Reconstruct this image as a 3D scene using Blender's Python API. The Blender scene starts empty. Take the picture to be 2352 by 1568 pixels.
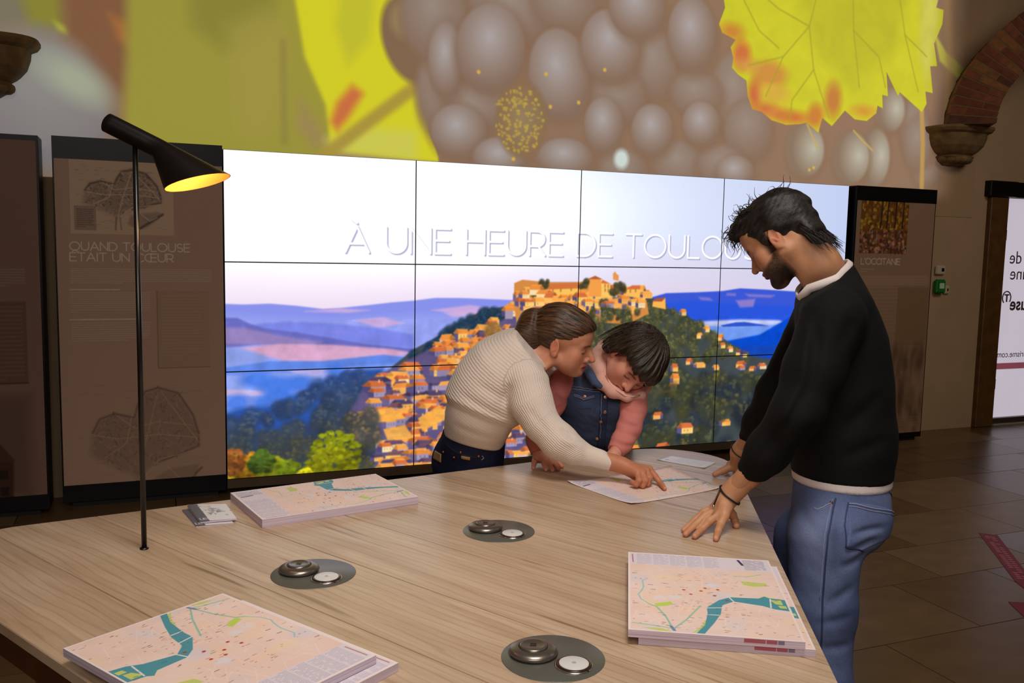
# Exhibition room with a video wall, a map table and three visitors.
import bpy, bmesh, math, random
import numpy as np
from mathutils import Vector, Matrix

scene = bpy.context.scene
COL = scene.collection
PI = math.pi
R = math.radians
TZ = 0.80                      # height of the map table's top

# ------------------------------------------------------------------ camera, world, lights, exposure
cam_d = bpy.data.cameras.new('camera')
cam = bpy.data.objects.new('camera', cam_d); COL.objects.link(cam)
cam_d.sensor_width = 36.0
cam_d.lens = 36.0 * 2040.28 / 2352
cam_d.clip_start = 0.05
yaw, pit, rol = .3891, -.1021, .0198
fw = Vector((math.sin(yaw) * math.cos(pit), math.cos(yaw) * math.cos(pit), math.sin(pit)))
rt = Vector((math.cos(yaw), -math.sin(yaw), 0)); up = rt.cross(fw)
rt2 = math.cos(rol) * rt + math.sin(rol) * up; up2 = -math.sin(rol) * rt + math.cos(rol) * up
m = Matrix((rt2, up2, -fw)).transposed().to_4x4()
m.translation = Vector((-.4322, -5.7352, 1.5692))
cam.matrix_world = m
scene.camera = cam

world = bpy.data.worlds.new('world'); scene.world = world
world.use_nodes = True
world.node_tree.nodes['Background'].inputs[0].default_value = (1.0, .86, .72, 1)
world.node_tree.nodes['Background'].inputs[1].default_value = .035

def area(name, loc, target, sx, sy, power, color, spread=180):
    d = bpy.data.lights.new(name, 'AREA'); d.shape = 'RECTANGLE'; d.size = sx; d.size_y = sy
    d.energy = power; d.color = color; d.spread = R(spread)
    o = bpy.data.objects.new(name, d); COL.objects.link(o)
    o.location = loc
    o.rotation_euler = (Vector(target) - Vector(loc)).to_track_quat('-Z', 'Y').to_euler()
    return o
area('fill_light_over_table', (.3, -4.9, 4.2), (.45, -3.75, .8), 1.2, 1.2, 19, (1.0, .92, .84), 84)  # added light without a fixture, narrowed so the table dims towards its edges
area('fill_light_behind_camera', (-.9, -7.6, 3.4), (.9, -2.2, 1.0), 3.0, 1.6, 54, (1.0, .91, .83), 150)  # added front fill from behind the camera for panels and people
area('fill_light_right_wall', (5.4, -3.6, 4.4), (5.6, -1.2, .8), 2.2, 1.6, 38, (1.0, .87, .72), 150)  # added fill, no lamp stands here; lifts the dark right wall

scene.cycles.sample_clamp_indirect = 2.5; scene.cycles.caustics_reflective = False; scene.cycles.caustics_refractive = False
vs = scene.view_settings
vs.view_transform = 'Standard'; vs.look = 'None'; vs.exposure = 0.0; vs.gamma = 1.0
vs.use_curve_mapping = False

# ------------------------------------------------------------------ helpers: tags, meshes, materials
def tag(o, label=None, cat=None, group=None, kind=None):
    if label: o['label'] = label
    if cat: o['category'] = cat
    if group: o['group'] = group
    if kind: o['kind'] = kind
    return o

def empty(name, loc, label=None, cat=None, group=None, rotz=0):
    o = bpy.data.objects.new(name, None); COL.objects.link(o)
    o.location = loc; o.rotation_euler = (0, 0, rotz); o.empty_display_size = .1
    return tag(o, label, cat, group)

def link(name, me, mats, parent=None):
    o = bpy.data.objects.new(name, me); COL.objects.link(o)
    if not isinstance(mats, (list, tuple)): mats = [mats]
    if len(me.materials) == 0:
        for mm in mats: me.materials.append(mm)
    if parent is not None:
        o.parent = parent
        o.matrix_parent_inverse = Matrix.Identity(4)
    return o

def wlink(name, me, mats, parent):
    """link a mesh modelled in world space under a parent that stands elsewhere (parent unrotated)"""
    o = link(name, me, mats, parent)
    off = Vector((0, 0, 0)); q = parent
    while q is not None: off += Vector(q.location); q = q.parent
    o.location = -off
    return o

def bm_me(bm, name='mesh', smooth=False):
    me = bpy.data.meshes.new(name); bm.to_mesh(me); bm.free()
    if smooth:
        for p in me.polygons: p.use_smooth = True
    return me

def box_me(x0, x1, y0, y1, z0, z1, bev=0.0, seg=1):
    bm = bmesh.new()
    bmesh.ops.create_cube(bm, size=1, matrix=Matrix.Translation(((x0+x1)/2, (y0+y1)/2, (z0+z1)/2)) @ Matrix.Diagonal((x1-x0, y1-y0, z1-z0, 1)))
    if bev > 0:
        bmesh.ops.bevel(bm, geom=bm.edges[:], offset=bev, segments=seg, affect='EDGES')
    return bm_me(bm)

def prism_me(poly, z0, z1, bev=0.0):
    """extrude a plan polygon [(x, y)] between two heights"""
    bm = bmesh.new()
    b = [bm.verts.new((x, y, z0)) for x, y in poly]; t = [bm.verts.new((x, y, z1)) for x, y in poly]
    n = len(poly)
    bm.faces.new(b[::-1]); ft = bm.faces.new(t)
    for i in range(n): bm.faces.new((b[i], b[(i+1) % n], t[(i+1) % n], t[i]))
    bmesh.ops.recalc_face_normals(bm, faces=bm.faces[:])
    if bev > 0:
        bmesh.ops.bevel(bm, geom=[e for e in ft.edges], offset=bev, segments=2, affect='EDGES')
    return bm_me(bm)

def lathe_me(prof, seg=48, smooth=True):
    bm = bmesh.new(); rings = []
    for r, z in prof:
        if r < 1e-6: rings.append([bm.verts.new((0, 0, z))])
        else: rings.append([bm.verts.new((r*math.cos(2*PI*i/seg), r*math.sin(2*PI*i/seg), z)) for i in range(seg)])
    for a, b in zip(rings, rings[1:]):
        for i in range(seg):
            j = (i+1) % seg
            if len(a) == 1 and len(b) == 1: continue
            if len(a) == 1: bm.faces.new((a[0], b[i], b[j]))
            elif len(b) == 1: bm.faces.new((a[i], a[j], b[0]))
            else: bm.faces.new((a[i], a[j], b[j], b[i]))
    bmesh.ops.recalc_face_normals(bm, faces=bm.faces[:])
    me = bm_me(bm, smooth=smooth)
    return me

def rings_me(rings, cap=True, smooth=True):
    """loft through closed rings of equal length"""
    bm = bmesh.new(); V = [[bm.verts.new(p) for p in r] for r in rings]; n = len(V[0])
    for a, b in zip(V, V[1:]):
        for i in range(n): bm.faces.new((a[i], a[(i+1) % n], b[(i+1) % n], b[i]))
    if cap: bm.faces.new(V[0][::-1]); bm.faces.new(V[-1])
    bmesh.ops.recalc_face_normals(bm, faces=bm.faces[:])
    return bm_me(bm, smooth=smooth)

def tube_me(pts, rad, n=8, closed=False):
    pts = [Vector(p) for p in pts]; N = len(pts); rings = []
    rads = rad if isinstance(rad, (list, tuple)) else [rad]*N
    prev = None
    for i, p in enumerate(pts):
        if closed: t = (pts[(i+1) % N]-pts[i-1])
        else: t = pts[min(i+1, N-1)]-pts[max(i-1, 0)]
        t.normalize()
        if prev is None:
            a = t.orthogonal().normalized()
        else:
            a = (prev - t*prev.dot(t)).normalized()
        prev = a; b = t.cross(a)
        rings.append([p+(a*math.cos(2*PI*k/n)+b*math.sin(2*PI*k/n))*rads[i] for k in range(n)])
    if closed: rings.append(rings[0])
    return rings_me(rings, cap=not closed)

def join_me(mes):
    bm = bmesh.new()
    for q in mes: bm.from_mesh(q)
    return bm_me(bm, smooth=any(p.use_smooth for q in mes for p in q.polygons))

def nt(name):
    mm = bpy.data.materials.new(name); mm.use_nodes = True
    t = mm.node_tree; return mm, t.nodes, t.links, t.nodes['Principled BSDF']

def s2l(c):
    return tuple((v/12.92 if v <= .04045 else ((v+.055)/1.055)**2.4) for v in (x/255. for x in c))

def mat(name, rgb, rough=.5, metal=0., noise=0., nscale=20., bump=0., bscale=200., spec=.5, sheen=0.):
    """plain surface with optional colour mottling and fine relief; rgb is sRGB 0..255"""
    mm, N, L, P = nt(name)
    c = s2l(rgb)
    P.inputs['Roughness'].default_value = rough; P.inputs['Metallic'].default_value = metal
    P.inputs['Specular IOR Level'].default_value = spec
    if sheen: P.inputs['Sheen Weight'].default_value = sheen
    tc = N.new('ShaderNodeTexCoord')
    if noise > 0:
        n = N.new('ShaderNodeTexNoise'); n.inputs['Scale'].default_value = nscale; n.inputs['Detail'].default_value = 5
        L.new(tc.outputs['Object'], n.inputs['Vector'])
        r = N.new('ShaderNodeValToRGB')
        r.color_ramp.elements[0].position = .3; r.color_ramp.elements[1].position = .7
        r.color_ramp.elements[0].color = (*[v*(1-noise) for v in c], 1); r.color_ramp.elements[1].color = (*[min(1, v*(1+noise)) for v in c], 1)
        L.new(n.outputs['Fac'], r.inputs['Fac']); L.new(r.outputs['Color'], P.inputs['Base Color'])
    else: P.inputs['Base Color'].default_value = (*c, 1)
    if bump > 0:
        n2 = N.new('ShaderNodeTexNoise'); n2.inputs['Scale'].default_value = bscale; n2.inputs['Detail'].default_value = 3
        L.new(tc.outputs['Object'], n2.inputs['Vector'])
        b = N.new('ShaderNodeBump'); b.inputs['Strength'].default_value = bump; b.inputs['Distance'].default_value = .002
        L.new(n2.outputs['Fac'], b.inputs['Height']); L.new(b.outputs['Normal'], P.inputs['Normal'])
    return mm

def emis(name, rgb, strength):
    mm, N, L, P = nt(name)
    P.inputs['Base Color'].default_value = (*s2l(rgb), 1)
    P.inputs['Emission Color'].default_value = (*s2l(rgb), 1); P.inputs['Emission Strength'].default_value = strength
    return mm

def picture(name, img, rough=.6, emit=0., base=1., spec=.3, base_rgb=None):
    """material showing a picture painted below with numpy; emit > 0 for screens and projected light"""
    H, W = img.shape[:2]
    im = bpy.data.images.new(name, W, H)
    px = np.ones((H, W, 4), np.float32); px[..., :3] = np.clip(img[::-1], 0, 1)
    im.pixels.foreach_set(px.ravel()); im.update(); im.pack()
    mm, N, L, P = nt(name)
    t = N.new('ShaderNodeTexImage'); t.image = im; t.extension = 'EXTEND'
    P.inputs['Roughness'].default_value = rough; P.inputs['Specular IOR Level'].default_value = spec
    if emit > 0:
        L.new(t.outputs['Color'], P.inputs['Emission Color']); P.inputs['Emission Strength'].default_value = emit
        P.inputs['Base Color'].default_value = (*(s2l(base_rgb) if base_rgb else (.01, .01, .01)), 1)
    else:
        L.new(t.outputs['Color'], P.inputs['Base Color'])
    return mm

def set_uv(me, fn):
    uv = me.uv_layers.new(name='UVMap')
    for lp in me.loops:
        uv.data[lp.index].uv = fn(me.vertices[lp.vertex_index].co)
    return me

# ------------------------------------------------------------------ helpers: painting flat pictures with numpy
class Paint:
    """a canvas of w x h metres at ppm pixels per metre, origin lower left; colours are sRGB 0..255"""
    def __init__(s, w, h, ppm, rgb, x0=0., y0=0.):
        s.w, s.h, s.k, s.x0, s.y0 = w, h, ppm, x0, y0
        s.W, s.H = int(round(w*ppm)), int(round(h*ppm))
        s.a = np.empty((s.H, s.W, 3), np.float32); s.a[:] = np.array(rgb, np.float32)/255
        s.Y, s.X = np.mgrid[0:s.H, 0:s.W].astype(np.float32)
        s.U = x0+(s.X+.5)/ppm; s.V = y0+(s.H-s.Y-.5)/ppm
    def _px(s, pts):
        p = np.array(pts, np.float32); return np.stack([(p[:, 0]-s.x0)*s.k, s.H-(p[:, 1]-s.y0)*s.k], 1)
    def blend(s, sl, m, rgb):
        c = np.array(rgb, np.float32)
        if c.ndim == 1: c = c/255
        s.a[sl] += (c-s.a[sl])*m[..., None]
    def _win(s, lo, hi, pad=2):
        x0 = max(0, int(lo[0]-pad)); y0 = max(0, int(lo[1]-pad)); x1 = min(s.W, int(hi[0]+pad+2)); y1 = min(s.H, int(hi[1]+pad+2))
        return (slice(y0, y1), slice(x0, x1)) if x1 > x0 and y1 > y0 else None
    def mask(s, pts, soft=0.):
        P = s._px(pts); pad = 2+3*soft*s.k
        sl = s._win(P.min(0), P.max(0), pad)
        if sl is None: return None, None
        X = s.X[sl]+.5; Y = s.Y[sl]+.5
        ins = np.zeros(X.shape, bool); d = np.full(X.shape, 1e9, np.float32)
        n = len(P)
        for i in range(n):
            ax, ay = P[i]; bx, by = P[(i+1) % n]
            if ay != by:
                c = ((ay > Y) != (by > Y)) & (X < (bx-ax)*(Y-ay)/(by-ay)+ax); ins ^= c
            ux, uy = bx-ax, by-ay; L2 = ux*ux+uy*uy+1e-9
            h = np.clip(((X-ax)*ux+(Y-ay)*uy)/L2, 0, 1)
            d = np.minimum(d, (X-ax-h*ux)**2+(Y-ay-h*uy)**2)
        d = np.sqrt(d)*np.where(ins, 1, -1)
        w = max(.5, soft*s.k)
        return sl, np.clip(.5+d/(2*w), 0, 1)
    def poly(s, pts, rgb, soft=0., alpha=1.):
        sl, m = s.mask(pts, soft)
        if sl is not None: s.blend(sl, m*alpha, rgb)
    def line(s, pts, wid, rgb, alpha=1., soft=0.):
        P = s._px(pts); w = wid*s.k/2; so = max(.5, soft*s.k)
        sl = s._win(P.min(0), P.max(0), w+so+1)
        if sl is None: return
        X = s.X[sl]+.5; Y = s.Y[sl]+.5; d = np.full(X.shape, 1e9, np.float32)
        for (ax, ay), (bx, by) in zip(P, P[1:]):
            ux, uy = bx-ax, by-ay; L2 = ux*ux+uy*uy+1e-9
            h = np.clip(((X-ax)*ux+(Y-ay)*uy)/L2, 0, 1)
            d = np.minimum(d, (X-ax-h*ux)**2+(Y-ay-h*uy)**2)
        s.blend(sl, np.clip(.5+(w-np.sqrt(d))/(2*so), 0, 1)*min(1, alpha), rgb)
    def ell(s, c, rx, ry, rgb, ang=0., soft=0., alpha=1., rgb2=None, hl=(0, 0)):
        """ellipse; with rgb2 it shades from rgb at the highlight hl to rgb2 at the rim"""
        P = s._px([c])[0]; r = max(rx, ry)*s.k; so = max(.5, soft*s.k)
        sl = s._win(P-r, P+r, so*2+2)
        if sl is None: return
        X = (s.X[sl]+.5-P[0])/s.k; Y = -(s.Y[sl]+.5-P[1])/s.k
        ca, sa = math.cos(ang), math.sin(ang)
        x = (X*ca+Y*sa)/rx; y = (-X*sa+Y*ca)/ry; q = np.sqrt(x*x+y*y)
        mth = np.clip(.5+(1-q)*min(rx, ry)*s.k/(2*so), 0, 1)*alpha
        if rgb2 is None: s.blend(sl, mth, rgb)
        else:
            t = np.clip(np.sqrt((x-hl[0])**2+(y-hl[1])**2)/1.12, 0, 1)[..., None]
            c_ = (np.array(rgb, np.float32)*(1-t)+np.array(rgb2, np.float32)*t)/255
            s.blend(sl, mth, c_)
    def blur(s, r_m, sl=None):
        r = max(1, int(r_m*s.k)); a = s.a
        for _ in range(2):
            for ax in (0, 1):
                n = a.shape[ax]; rr = min(r, n//2-1)
                p = np.concatenate([np.repeat(a.take([0], ax), rr+1, ax), a, np.repeat(a.take([-1], ax), rr, ax)], ax)
                c = np.cumsum(p, ax, dtype=np.float64)
                a = ((c.take(range(2*rr+1, 2*rr+1+n), ax)-c.take(range(0, n), ax))/(2*rr+1)).astype(np.float32)
        s.a = a
    def noise(s, scale, seed, octs=4, stretch=(1, 1)):
        out = np.zeros((s.H, s.W), np.float32); amp = 1.; tot = 0
        for o in range(octs):
            rs = np.random.RandomState(seed+o)
            gx = max(2, int(s.w*scale*2**o/stretch[0])+3); gy = max(2, int(s.h*scale*2**o/stretch[1])+3)
            g = rs.rand(gy, gx).astype(np.float32)
            x = (s.X/s.W)*(gx-2); y = (s.Y/s.H)*(gy-2)
            xi = x.astype(int); yi = y.astype(int); fx = x-xi; fy = y-yi; fx = fx*fx*(3-2*fx); fy = fy*fy*(3-2*fy)
            out += amp*((g[yi, xi]*(1-fx)+g[yi, xi+1]*fx)*(1-fy)+(g[yi+1, xi]*(1-fx)+g[yi+1, xi+1]*fx)*fy)
            tot += amp; amp *= .5
        return out/tot
    def text(s, txt, x, y, cap, rgb, wid=None, track=.16, alpha=1., width=None):
        """geometric sans capitals drawn with one pen; x, y is the lower left corner, cap the capital height"""
        wid = wid or cap*.09
        adv = 0.; runs = []
        for ch in txt:
            w, strokes = glyph(ch); runs.append((adv, strokes)); adv += w+track
        f = 1. if width is None else (width/cap)/(adv-track)
        for a0, strokes in runs:
            for st in strokes:
                s.line([(x+(a0+px)*cap*f, y+py*cap) for px, py in st], wid, rgb, alpha)
        return adv*cap*f
    def textlines(s, x0, x1, y, n, pitch, rgb, alpha, rnd, hgt=.45, last=.5):
        """body copy far too small to read: rows of word-length dashes"""
        for i in range(n):
            xe = x1 if i < n-1 else x0+(x1-x0)*last
            x = x0
            while x < xe-.004:
                w = rnd.uniform(.008, .035); w = min(w, xe-x)
                s.line([(x, y-i*pitch), (x+w, y-i*pitch)], pitch*hgt, rgb, alpha*rnd.uniform(.7, 1.))
                x += w+.006

def arc(cx, cy, rx, ry, a0, a1, n=14):
    return [(cx+rx*math.cos(R(a0+(a1-a0)*i/n)), cy+ry*math.sin(R(a0+(a1-a0)*i/n))) for i in range(n+1)]

def glyph(c):
    G = {
        'A': (.86, [[(0, 0), (.43, 1), (.86, 0)], [(.15, .33), (.71, .33)]]),
        'B': (.66, [[(0, 0), (0, 1), (.36, 1)], arc(.36, .76, .25, .24, 90, -90), [(0, .52), (.4, .52)], arc(.4, .26, .27, .26, 90, -90), [(.4, 0), (0, 0)]]),
        'C': (.82, [arc(.5, .5, .5, .5, 45, 315, 24)]),
        'D': (.8, [[(0, 0), (0, 1), (.32, 1)], arc(.32, .5, .48, .5, 90, -90, 20), [(.32, 0), (0, 0)]]),
        'E': (.6, [[(.6, 1), (0, 1), (0, 0), (.6, 0)], [(0, .52), (.54, .52)]]),
        'H': (.74, [[(0, 0), (0, 1)], [(.74, 0), (.74, 1)], [(0, .52), (.74, .52)]]),
        'I': (.06, [[(.03, 0), (.03, 1)]]),
        'L': (.55, [[(0, 1), (0, 0), (.55, 0)]]),
        'N': (.76, [[(0, 0), (0, 1), (.76, 0), (.76, 1)]]),
        'O': (1.0, [arc(.5, .5, .5, .5, 0, 360, 32)]),
        'Q': (1.0, [arc(.5, .5, .5, .5, 0, 360, 32), [(.52, .06), (.66, -.12), (.86, -.14)]]),
        'R': (.66, [[(0, 0), (0, 1), (.34, 1)], arc(.34, .69, .3, .31, 90, -90), [(.34, .38), (0, .38)], [(.38, .38), (.66, 0)]]),
        'S': (.62, [arc(.31, .74, .27, .26, 40, 270, 16) + arc(.33, .25, .29, .25, 90, -140, 16)]),
        'T': (.72, [[(0, 1), (.72, 1)], [(.36, 1), (.36, 0)]]),
        'U': (.76, [[(0, 1), (0, .38)] + arc(.38, .38, .38, .38, 180, 360, 18) + [(.76, 1)]]),
        '\u2019': (.06, [[(.05, 1.02), (.0, .8)]]), "'": (.06, [[(.05, 1.02), (.0, .8)]]), ' ': (.3, []),
        '\u0152': (1.2, [arc(.5, .5, .5, .5, 75, 285, 26), [(1.2, 1), (.63, 1), (.63, 0), (1.2, 0)], [(.63, .52), (1.14, .52)]]),
    }
    if c == '\u00c0': w, st = G['A']; return w, st+[[(.24, 1.28), (.42, 1.13)]]
    if c == '\u00c9': w, st = G['E']; return w, st+[[(.42, 1.28), (.24, 1.13)]]
    return G[c]

# measured spots of the pictures (metres on the screen and on the upper wall)
SC_ELL = [(*p, rx, ry) for p, (rx, ry) in zip([(0.187, 0.627), (0.32, 0.585), (0.457, 0.594), (0.68, 0.671), (0.067, 0.485), (0.212, 0.478), (0.092, 0.387), (0.32, 0.51)], ((.1, .05), (.12, .06), (.08, .05), (.06, .04), (.08, .05), (.06, .04), (.06, .05), (.1, .06)))]
SC_ELL = [(x, y, rx, ry) for x, y, rx, ry in SC_ELL]
VILLAS = [(*p, w, h) for p, (w, h) in zip([(3.344, 0.104), (3.715, 0.14), (3.252, 0.493), (3.458, 0.607), (3.619, 0.582), (3.822, 0.596), (3.948, 0.564), (4.052, 0.578), (4.202, 0.556), (4.287, 0.581), (3.244, 0.587), (3.359, 0.634), (3.232, 0.437), (3.087, 0.226), (3.118, -0.045), (2.908, -0.03), (4.233, 0.058), (4.247, 0.519), (3.864, 0.574), (3.194, 0.405)],
          ((.13, .07), (.1, .045), (.07, .07), (.1, .04), (.06, .035), (.08, .045), (.06, .035), (.08, .04), (.07, .035), (.06, .035), (.06, .05), (.05, .04), (.07, .06), (.08, .05), (.11, .08), (.09, .06), (.08, .05), (.07, .04), (.06, .03), (.06, .04)))]
TITLE_W = (lambda q: (q[1][0]-q[0][0])/.9165)([(0.745, 1.439), (3.812, 1.447)])
GRAPES_DIM = [(p, rx, ry) for p, (rx, ry) in zip([(1.989, 3.263), (2.394, 3.341), (3.153, 2.984), (2.844, 2.733), (1.451, 2.648), (3.896, 2.836), (4.036, 2.559), (1.414, 3.138), (1.739, 2.582), (3.532, 2.806), (2.901, 2.207), (3.398, 2.266), (3.802, 2.271), (5.775, 2.714), (5.964, 2.311), (6.353, 3.699), (5.839, 2.569)], ((.3, .2), (.22, .16), (.18, .22), (.2, .18), (.14, .25), (.2, .28), (.2, .2), (.2, .25), (.2, .15), (.2, .15), (.18, .12), (.2, .15), (.2, .14), (.14, .2), (.14, .1), (.14, .14), (.15, .2)))]
GRAPES = [(p, rx, ry, an) for p, (rx, ry, an) in zip([(1.496, 2.857), (1.824, 2.971), (2.367, 2.842), (2.777, 3.08), (2.986, 3.386), (3.479, 3.243), (1.597, 2.387), (1.911, 2.225), (2.426, 2.254), (2.734, 2.508), (3.154, 2.499), (3.591, 2.578), (3.929, 2.227)], ((.12, .24, 0), (.235, .285, -.2), (.225, .3, .15), (.23, .25, 0), (.22, .21, 0), (.2, .26, .1), (.19, .17, 0), (.19, .13, 0), (.21, .13, 0), (.15, .19, 0), (.17, .18, 0), (.16, .16, 0), (.17, .12, 0)))]
GRAPES_LIT = [(p, rx, ry) for p, (rx, ry) in zip([(5.493, 2.833), (4.609, 2.439), (5.356, 2.421), (5.095, 2.406)], ((.17, .19), (.2, .22), (.17, .25), (.2, .22)))]
LEAF_RED = [(p, rx, ry, c) for p, (rx, ry, c) in zip([(3.837, 3.308), (3.941, 3.142), (4.222, 3.017), (4.083, 2.852), (4.196, 2.741), (4.327, 2.71), (4.503, 2.695), (4.702, 2.727), (4.874, 2.871), (5.206, 2.801), (4.008, 3.065), (4.274, 2.868)], ((.1, .06, (206, 120, 40)), (.08, .1, (206, 84, 56)), (.16, .1, (210, 130, 60)), (.06, .1, (206, 74, 62)), (.1, .05, (210, 90, 60)), (.12, .05, (214, 120, 50)), (.12, .04, (210, 84, 50)), (.08, .09, (208, 110, 44)), (.08, .13, (196, 104, 50)), (.1, .04, (214, 130, 50)), (.1, .05, (214, 150, 70)), (.14, .07, (218, 170, 60))))]
PROJ_E = .82
DOOR_E = .72

# ------------------------------------------------------------------ the room shell
plaster = mat('warm_plaster', (176, 148, 116), .9, noise=.06, nscale=3, bump=.15, bscale=60)
plaster_dark = mat('aged_plaster', (150, 122, 92), .9, noise=.08, nscale=2)
wood_post = mat('dark_oak', (92, 62, 26), .5, noise=.3, nscale=9)
black = mat('black_lacquer', (9, 10, 14), .4, spec=.25)
black_matt = mat('black_matt', (8, 8, 9), .6)
stone_mats = [mat('floor_stone_%s' % n, c, r_, noise=.16, nscale=4, bump=.08, bscale=90) for n, c, r_ in
              (('umber', (92, 68, 40), .32), ('ochre', (98, 74, 44), .34), ('walnut', (84, 61, 36), .30), ('tan', (108, 84, 54), .38))]
grout = mat('floor_grout', (44, 32, 20), .8)

XL, XR, YF, YB, ZC = -2.7, 9.6, -8.6, .27, 4.7
def struct(name, me, mm, parent=None):
    o = link(name, me, mm, parent); o['kind'] = 'structure'; return o
floor = struct('floor', box_me(XL-.2, XR+.2, YF-.2, YB+.3, -.16, -.031), grout)
rows = [.27, -.25, -.70, -1.10, -1.72, -2.2, -2.6, -3.1, -3.6, -4.05, -4.6, -5.15]
known = {2: 5.37, 3: 4.10, 4: 4.30, 5: 3.19, 6: 2.86, 7: 2.32}
slab_me = [box_me(-.5, .5, -.5, .5, -.03, 0) for _ in stone_mats]
for me, mm in zip(slab_me, stone_mats): me.materials.append(mm)
rnd = random.Random(11)
for i, (ya, yb) in enumerate(zip(rows, rows[1:])):
    anchor = known.get(i, 2.0+rnd.random())
    cuts = [anchor]
    while cuts[-1] < XR: cuts.append(cuts[-1]+rnd.uniform(.55, .98))
    while cuts[0] > XL: cuts.insert(0, cuts[0]-rnd.uniform(.55, .98))
    cuts = [min(max(c, XL), XR) for c in cuts]
    for a, b in zip(cuts, cuts[1:]):
        if b-a < .05: continue
        if b < -1.3 or (a > 8.9): pass
        o = bpy.data.objects.new('slab', slab_me[rnd.choice((0, 0, 1, 2, 2, 3))]); COL.objects.link(o); o.parent = floor
        o.scale = (b-a-.005, ya-yb-.005, 1); o.location = ((a+b)/2, (ya+yb)/2, -rnd.random()*.0008)
link('slab', box_me(XL, XR, YF, rows[-1]-.003, -.031, 0), stone_mats[0], floor)

DX0, DX1 = 6.95, 8.05           # door opening
struct('wall_back', join_me([box_me(XL, DX0, YB, YB+.3, -.02, ZC), box_me(DX0, DX1, YB, YB+.3, 2.28, ZC), box_me(DX1, XR, YB, YB+.3, -.02, ZC)]), plaster)
struct('wall_left', box_me(XL-.2, XL, YF, YB+.3, -.02, ZC), plaster_dark)
struct('wall_right', box_me(XR, XR+.2, YF, YB+.3, -.02, ZC), plaster_dark)
struct('wall_front', box_me(XL-.2, XR+.2, YF-.2, YF, -.02, ZC), plaster_dark)
struct('ceiling', box_me(XL-.2, XR+.2, YF-.2, YB+.3, ZC, ZC+.2), plaster_dark)

# ------------------------------------------------------------------ the picture on the video wall
SW, SH = 4.852, 2.047
rnd = random.Random(5)
pc = Paint(SW, SH, 340, (236, 232, 250))
t = np.clip((pc.V-1.1)/.95, 0, 1)[..., None]; u = np.clip(pc.U/4.85, 0, 1)[..., None]
lowc = np.array((238, 222, 240))*(1-u)+np.array((218, 203, 228))*u
topc = np.array((255, 255, 255))*(1-u)+np.array((196, 208, 242))*u
k = np.clip(t*1.9, 0, 1)
sky = lowc*(1-k)+topc*k
glow = np.exp(-(((pc.U-1.1)/1.5)**2+((pc.V-1.75)/.42)**2))[..., None]
pc.a = np.clip((sky+75*glow)/255, 0, 1).astype(np.float32)
# far ridges, mist and fields
E_ = lambda s: s
pc.poly([(-0.029, 1.108), (0.113, 1.102), (0.271, 1.107), (0.432, 1.093), (0.597, 1.072), (0.709, 1.077), (0.909, 1.096), (1.055, 1.112), (1.203, 1.123), (1.355, 1.141), (1.541, 1.14), (1.699, 1.134), (1.943, 1.124), (1.957, 0.474), (-0.038, 0.394)], (136, 146, 236), .004)
pc.poly([(-0.03, 1.041), (0.27, 1.022), (0.652, 0.999), (1.204, 1.03), (1.945, 1.03), (1.957, 0.474), (-0.038, 0.394)], (150, 162, 240), .03, .9)
for pts in ([(0.486, 1.056), (0.709, 1.074), (0.909, 1.061), (0.765, 1.045)], [(0.794, 0.997), (0.996, 1.015), (1.145, 0.973), (0.968, 0.946)], [(1.325, 1.059), (1.604, 1.092), (1.765, 1.068), (1.542, 1.027)], [(1.418, 1.04), (1.669, 1.056), (1.733, 1.02), (1.48, 1.01)], [(0.624, 0.923), (0.737, 0.941), (0.766, 0.915), (0.652, 0.905)]):
    pc.poly(pts, (216, 176, 222), .008, .8)
pc.poly([(0.164, 0.977), (0.377, 0.993), (0.652, 0.979), (0.938, 0.946), (1.205, 0.896), (1.206, 0.802), (0.823, 0.839), (0.486, 0.889), (0.216, 0.935)], (118, 128, 226), .01, .85)
pc.poly([(-0.03, 1.022), (0.073, 1.019), (0.151, 0.98), (0.23, 0.954), (0.431, 0.923), (0.652, 0.883), (0.881, 0.838), (1.221, 0.798), (1.222, 0.757), (0.881, 0.804), (0.486, 0.847), (0.215, 0.852), (-0.033, 0.831)], (104, 106, 190), .006)
pc.poly([(-0.031, 0.96), (0.111, 0.958), (0.323, 0.906), (0.596, 0.858), (0.485, 0.819), (0.215, 0.847), (-0.032, 0.858)], (166, 138, 186), .012, .7)
pc.poly([(0.071, 0.828), (0.322, 0.85), (0.652, 0.84), (1.057, 0.802), (1.2, 0.772), (1.057, 0.747), (0.823, 0.733), (0.54, 0.73), (0.349, 0.744), (0.188, 0.776)], (216, 164, 196), .008, .95)
pc.poly([(-0.032, 0.844), (0.11, 0.827), (0.322, 0.75), (0.214, 0.714), (-0.034, 0.717)], (140, 160, 232), .012, .9)
pc.poly([(-0.034, 0.706), (0.268, 0.743), (0.596, 0.734), (0.998, 0.766), (1.192, 0.737), (1.192, 0.666), (0.485, 0.661), (-0.035, 0.657)], (92, 132, 226), .006, .95)
pc.poly([(-0.035, 0.662), (0.485, 0.672), (1.057, 0.694), (1.238, 0.695), (1.239, 0.505), (0.824, 0.522), (0.374, 0.527), (-0.038, 0.394)], (146, 166, 242), .02)
for pts, c in (([(-0.002, 0.576), (0.213, 0.556), (0.272, 0.532), (0.213, 0.523), (-0.003, 0.535)], (206, 184, 226)), ([(-0.003, 0.516), (0.212, 0.498), (0.309, 0.493), (0.279, 0.444), (0.145, 0.445), (-0.004, 0.48)], (206, 190, 232)), ([(0.375, 0.681), (0.652, 0.678), (0.766, 0.651), (0.485, 0.636)], (190, 176, 232))):
    pc.poly(pts, c, .006, .85)
for x, y, rx, ry in SC_ELL:
    pc.ell((x, y), rx, ry, (70, 122, 230), soft=.02, alpha=.9)
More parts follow.
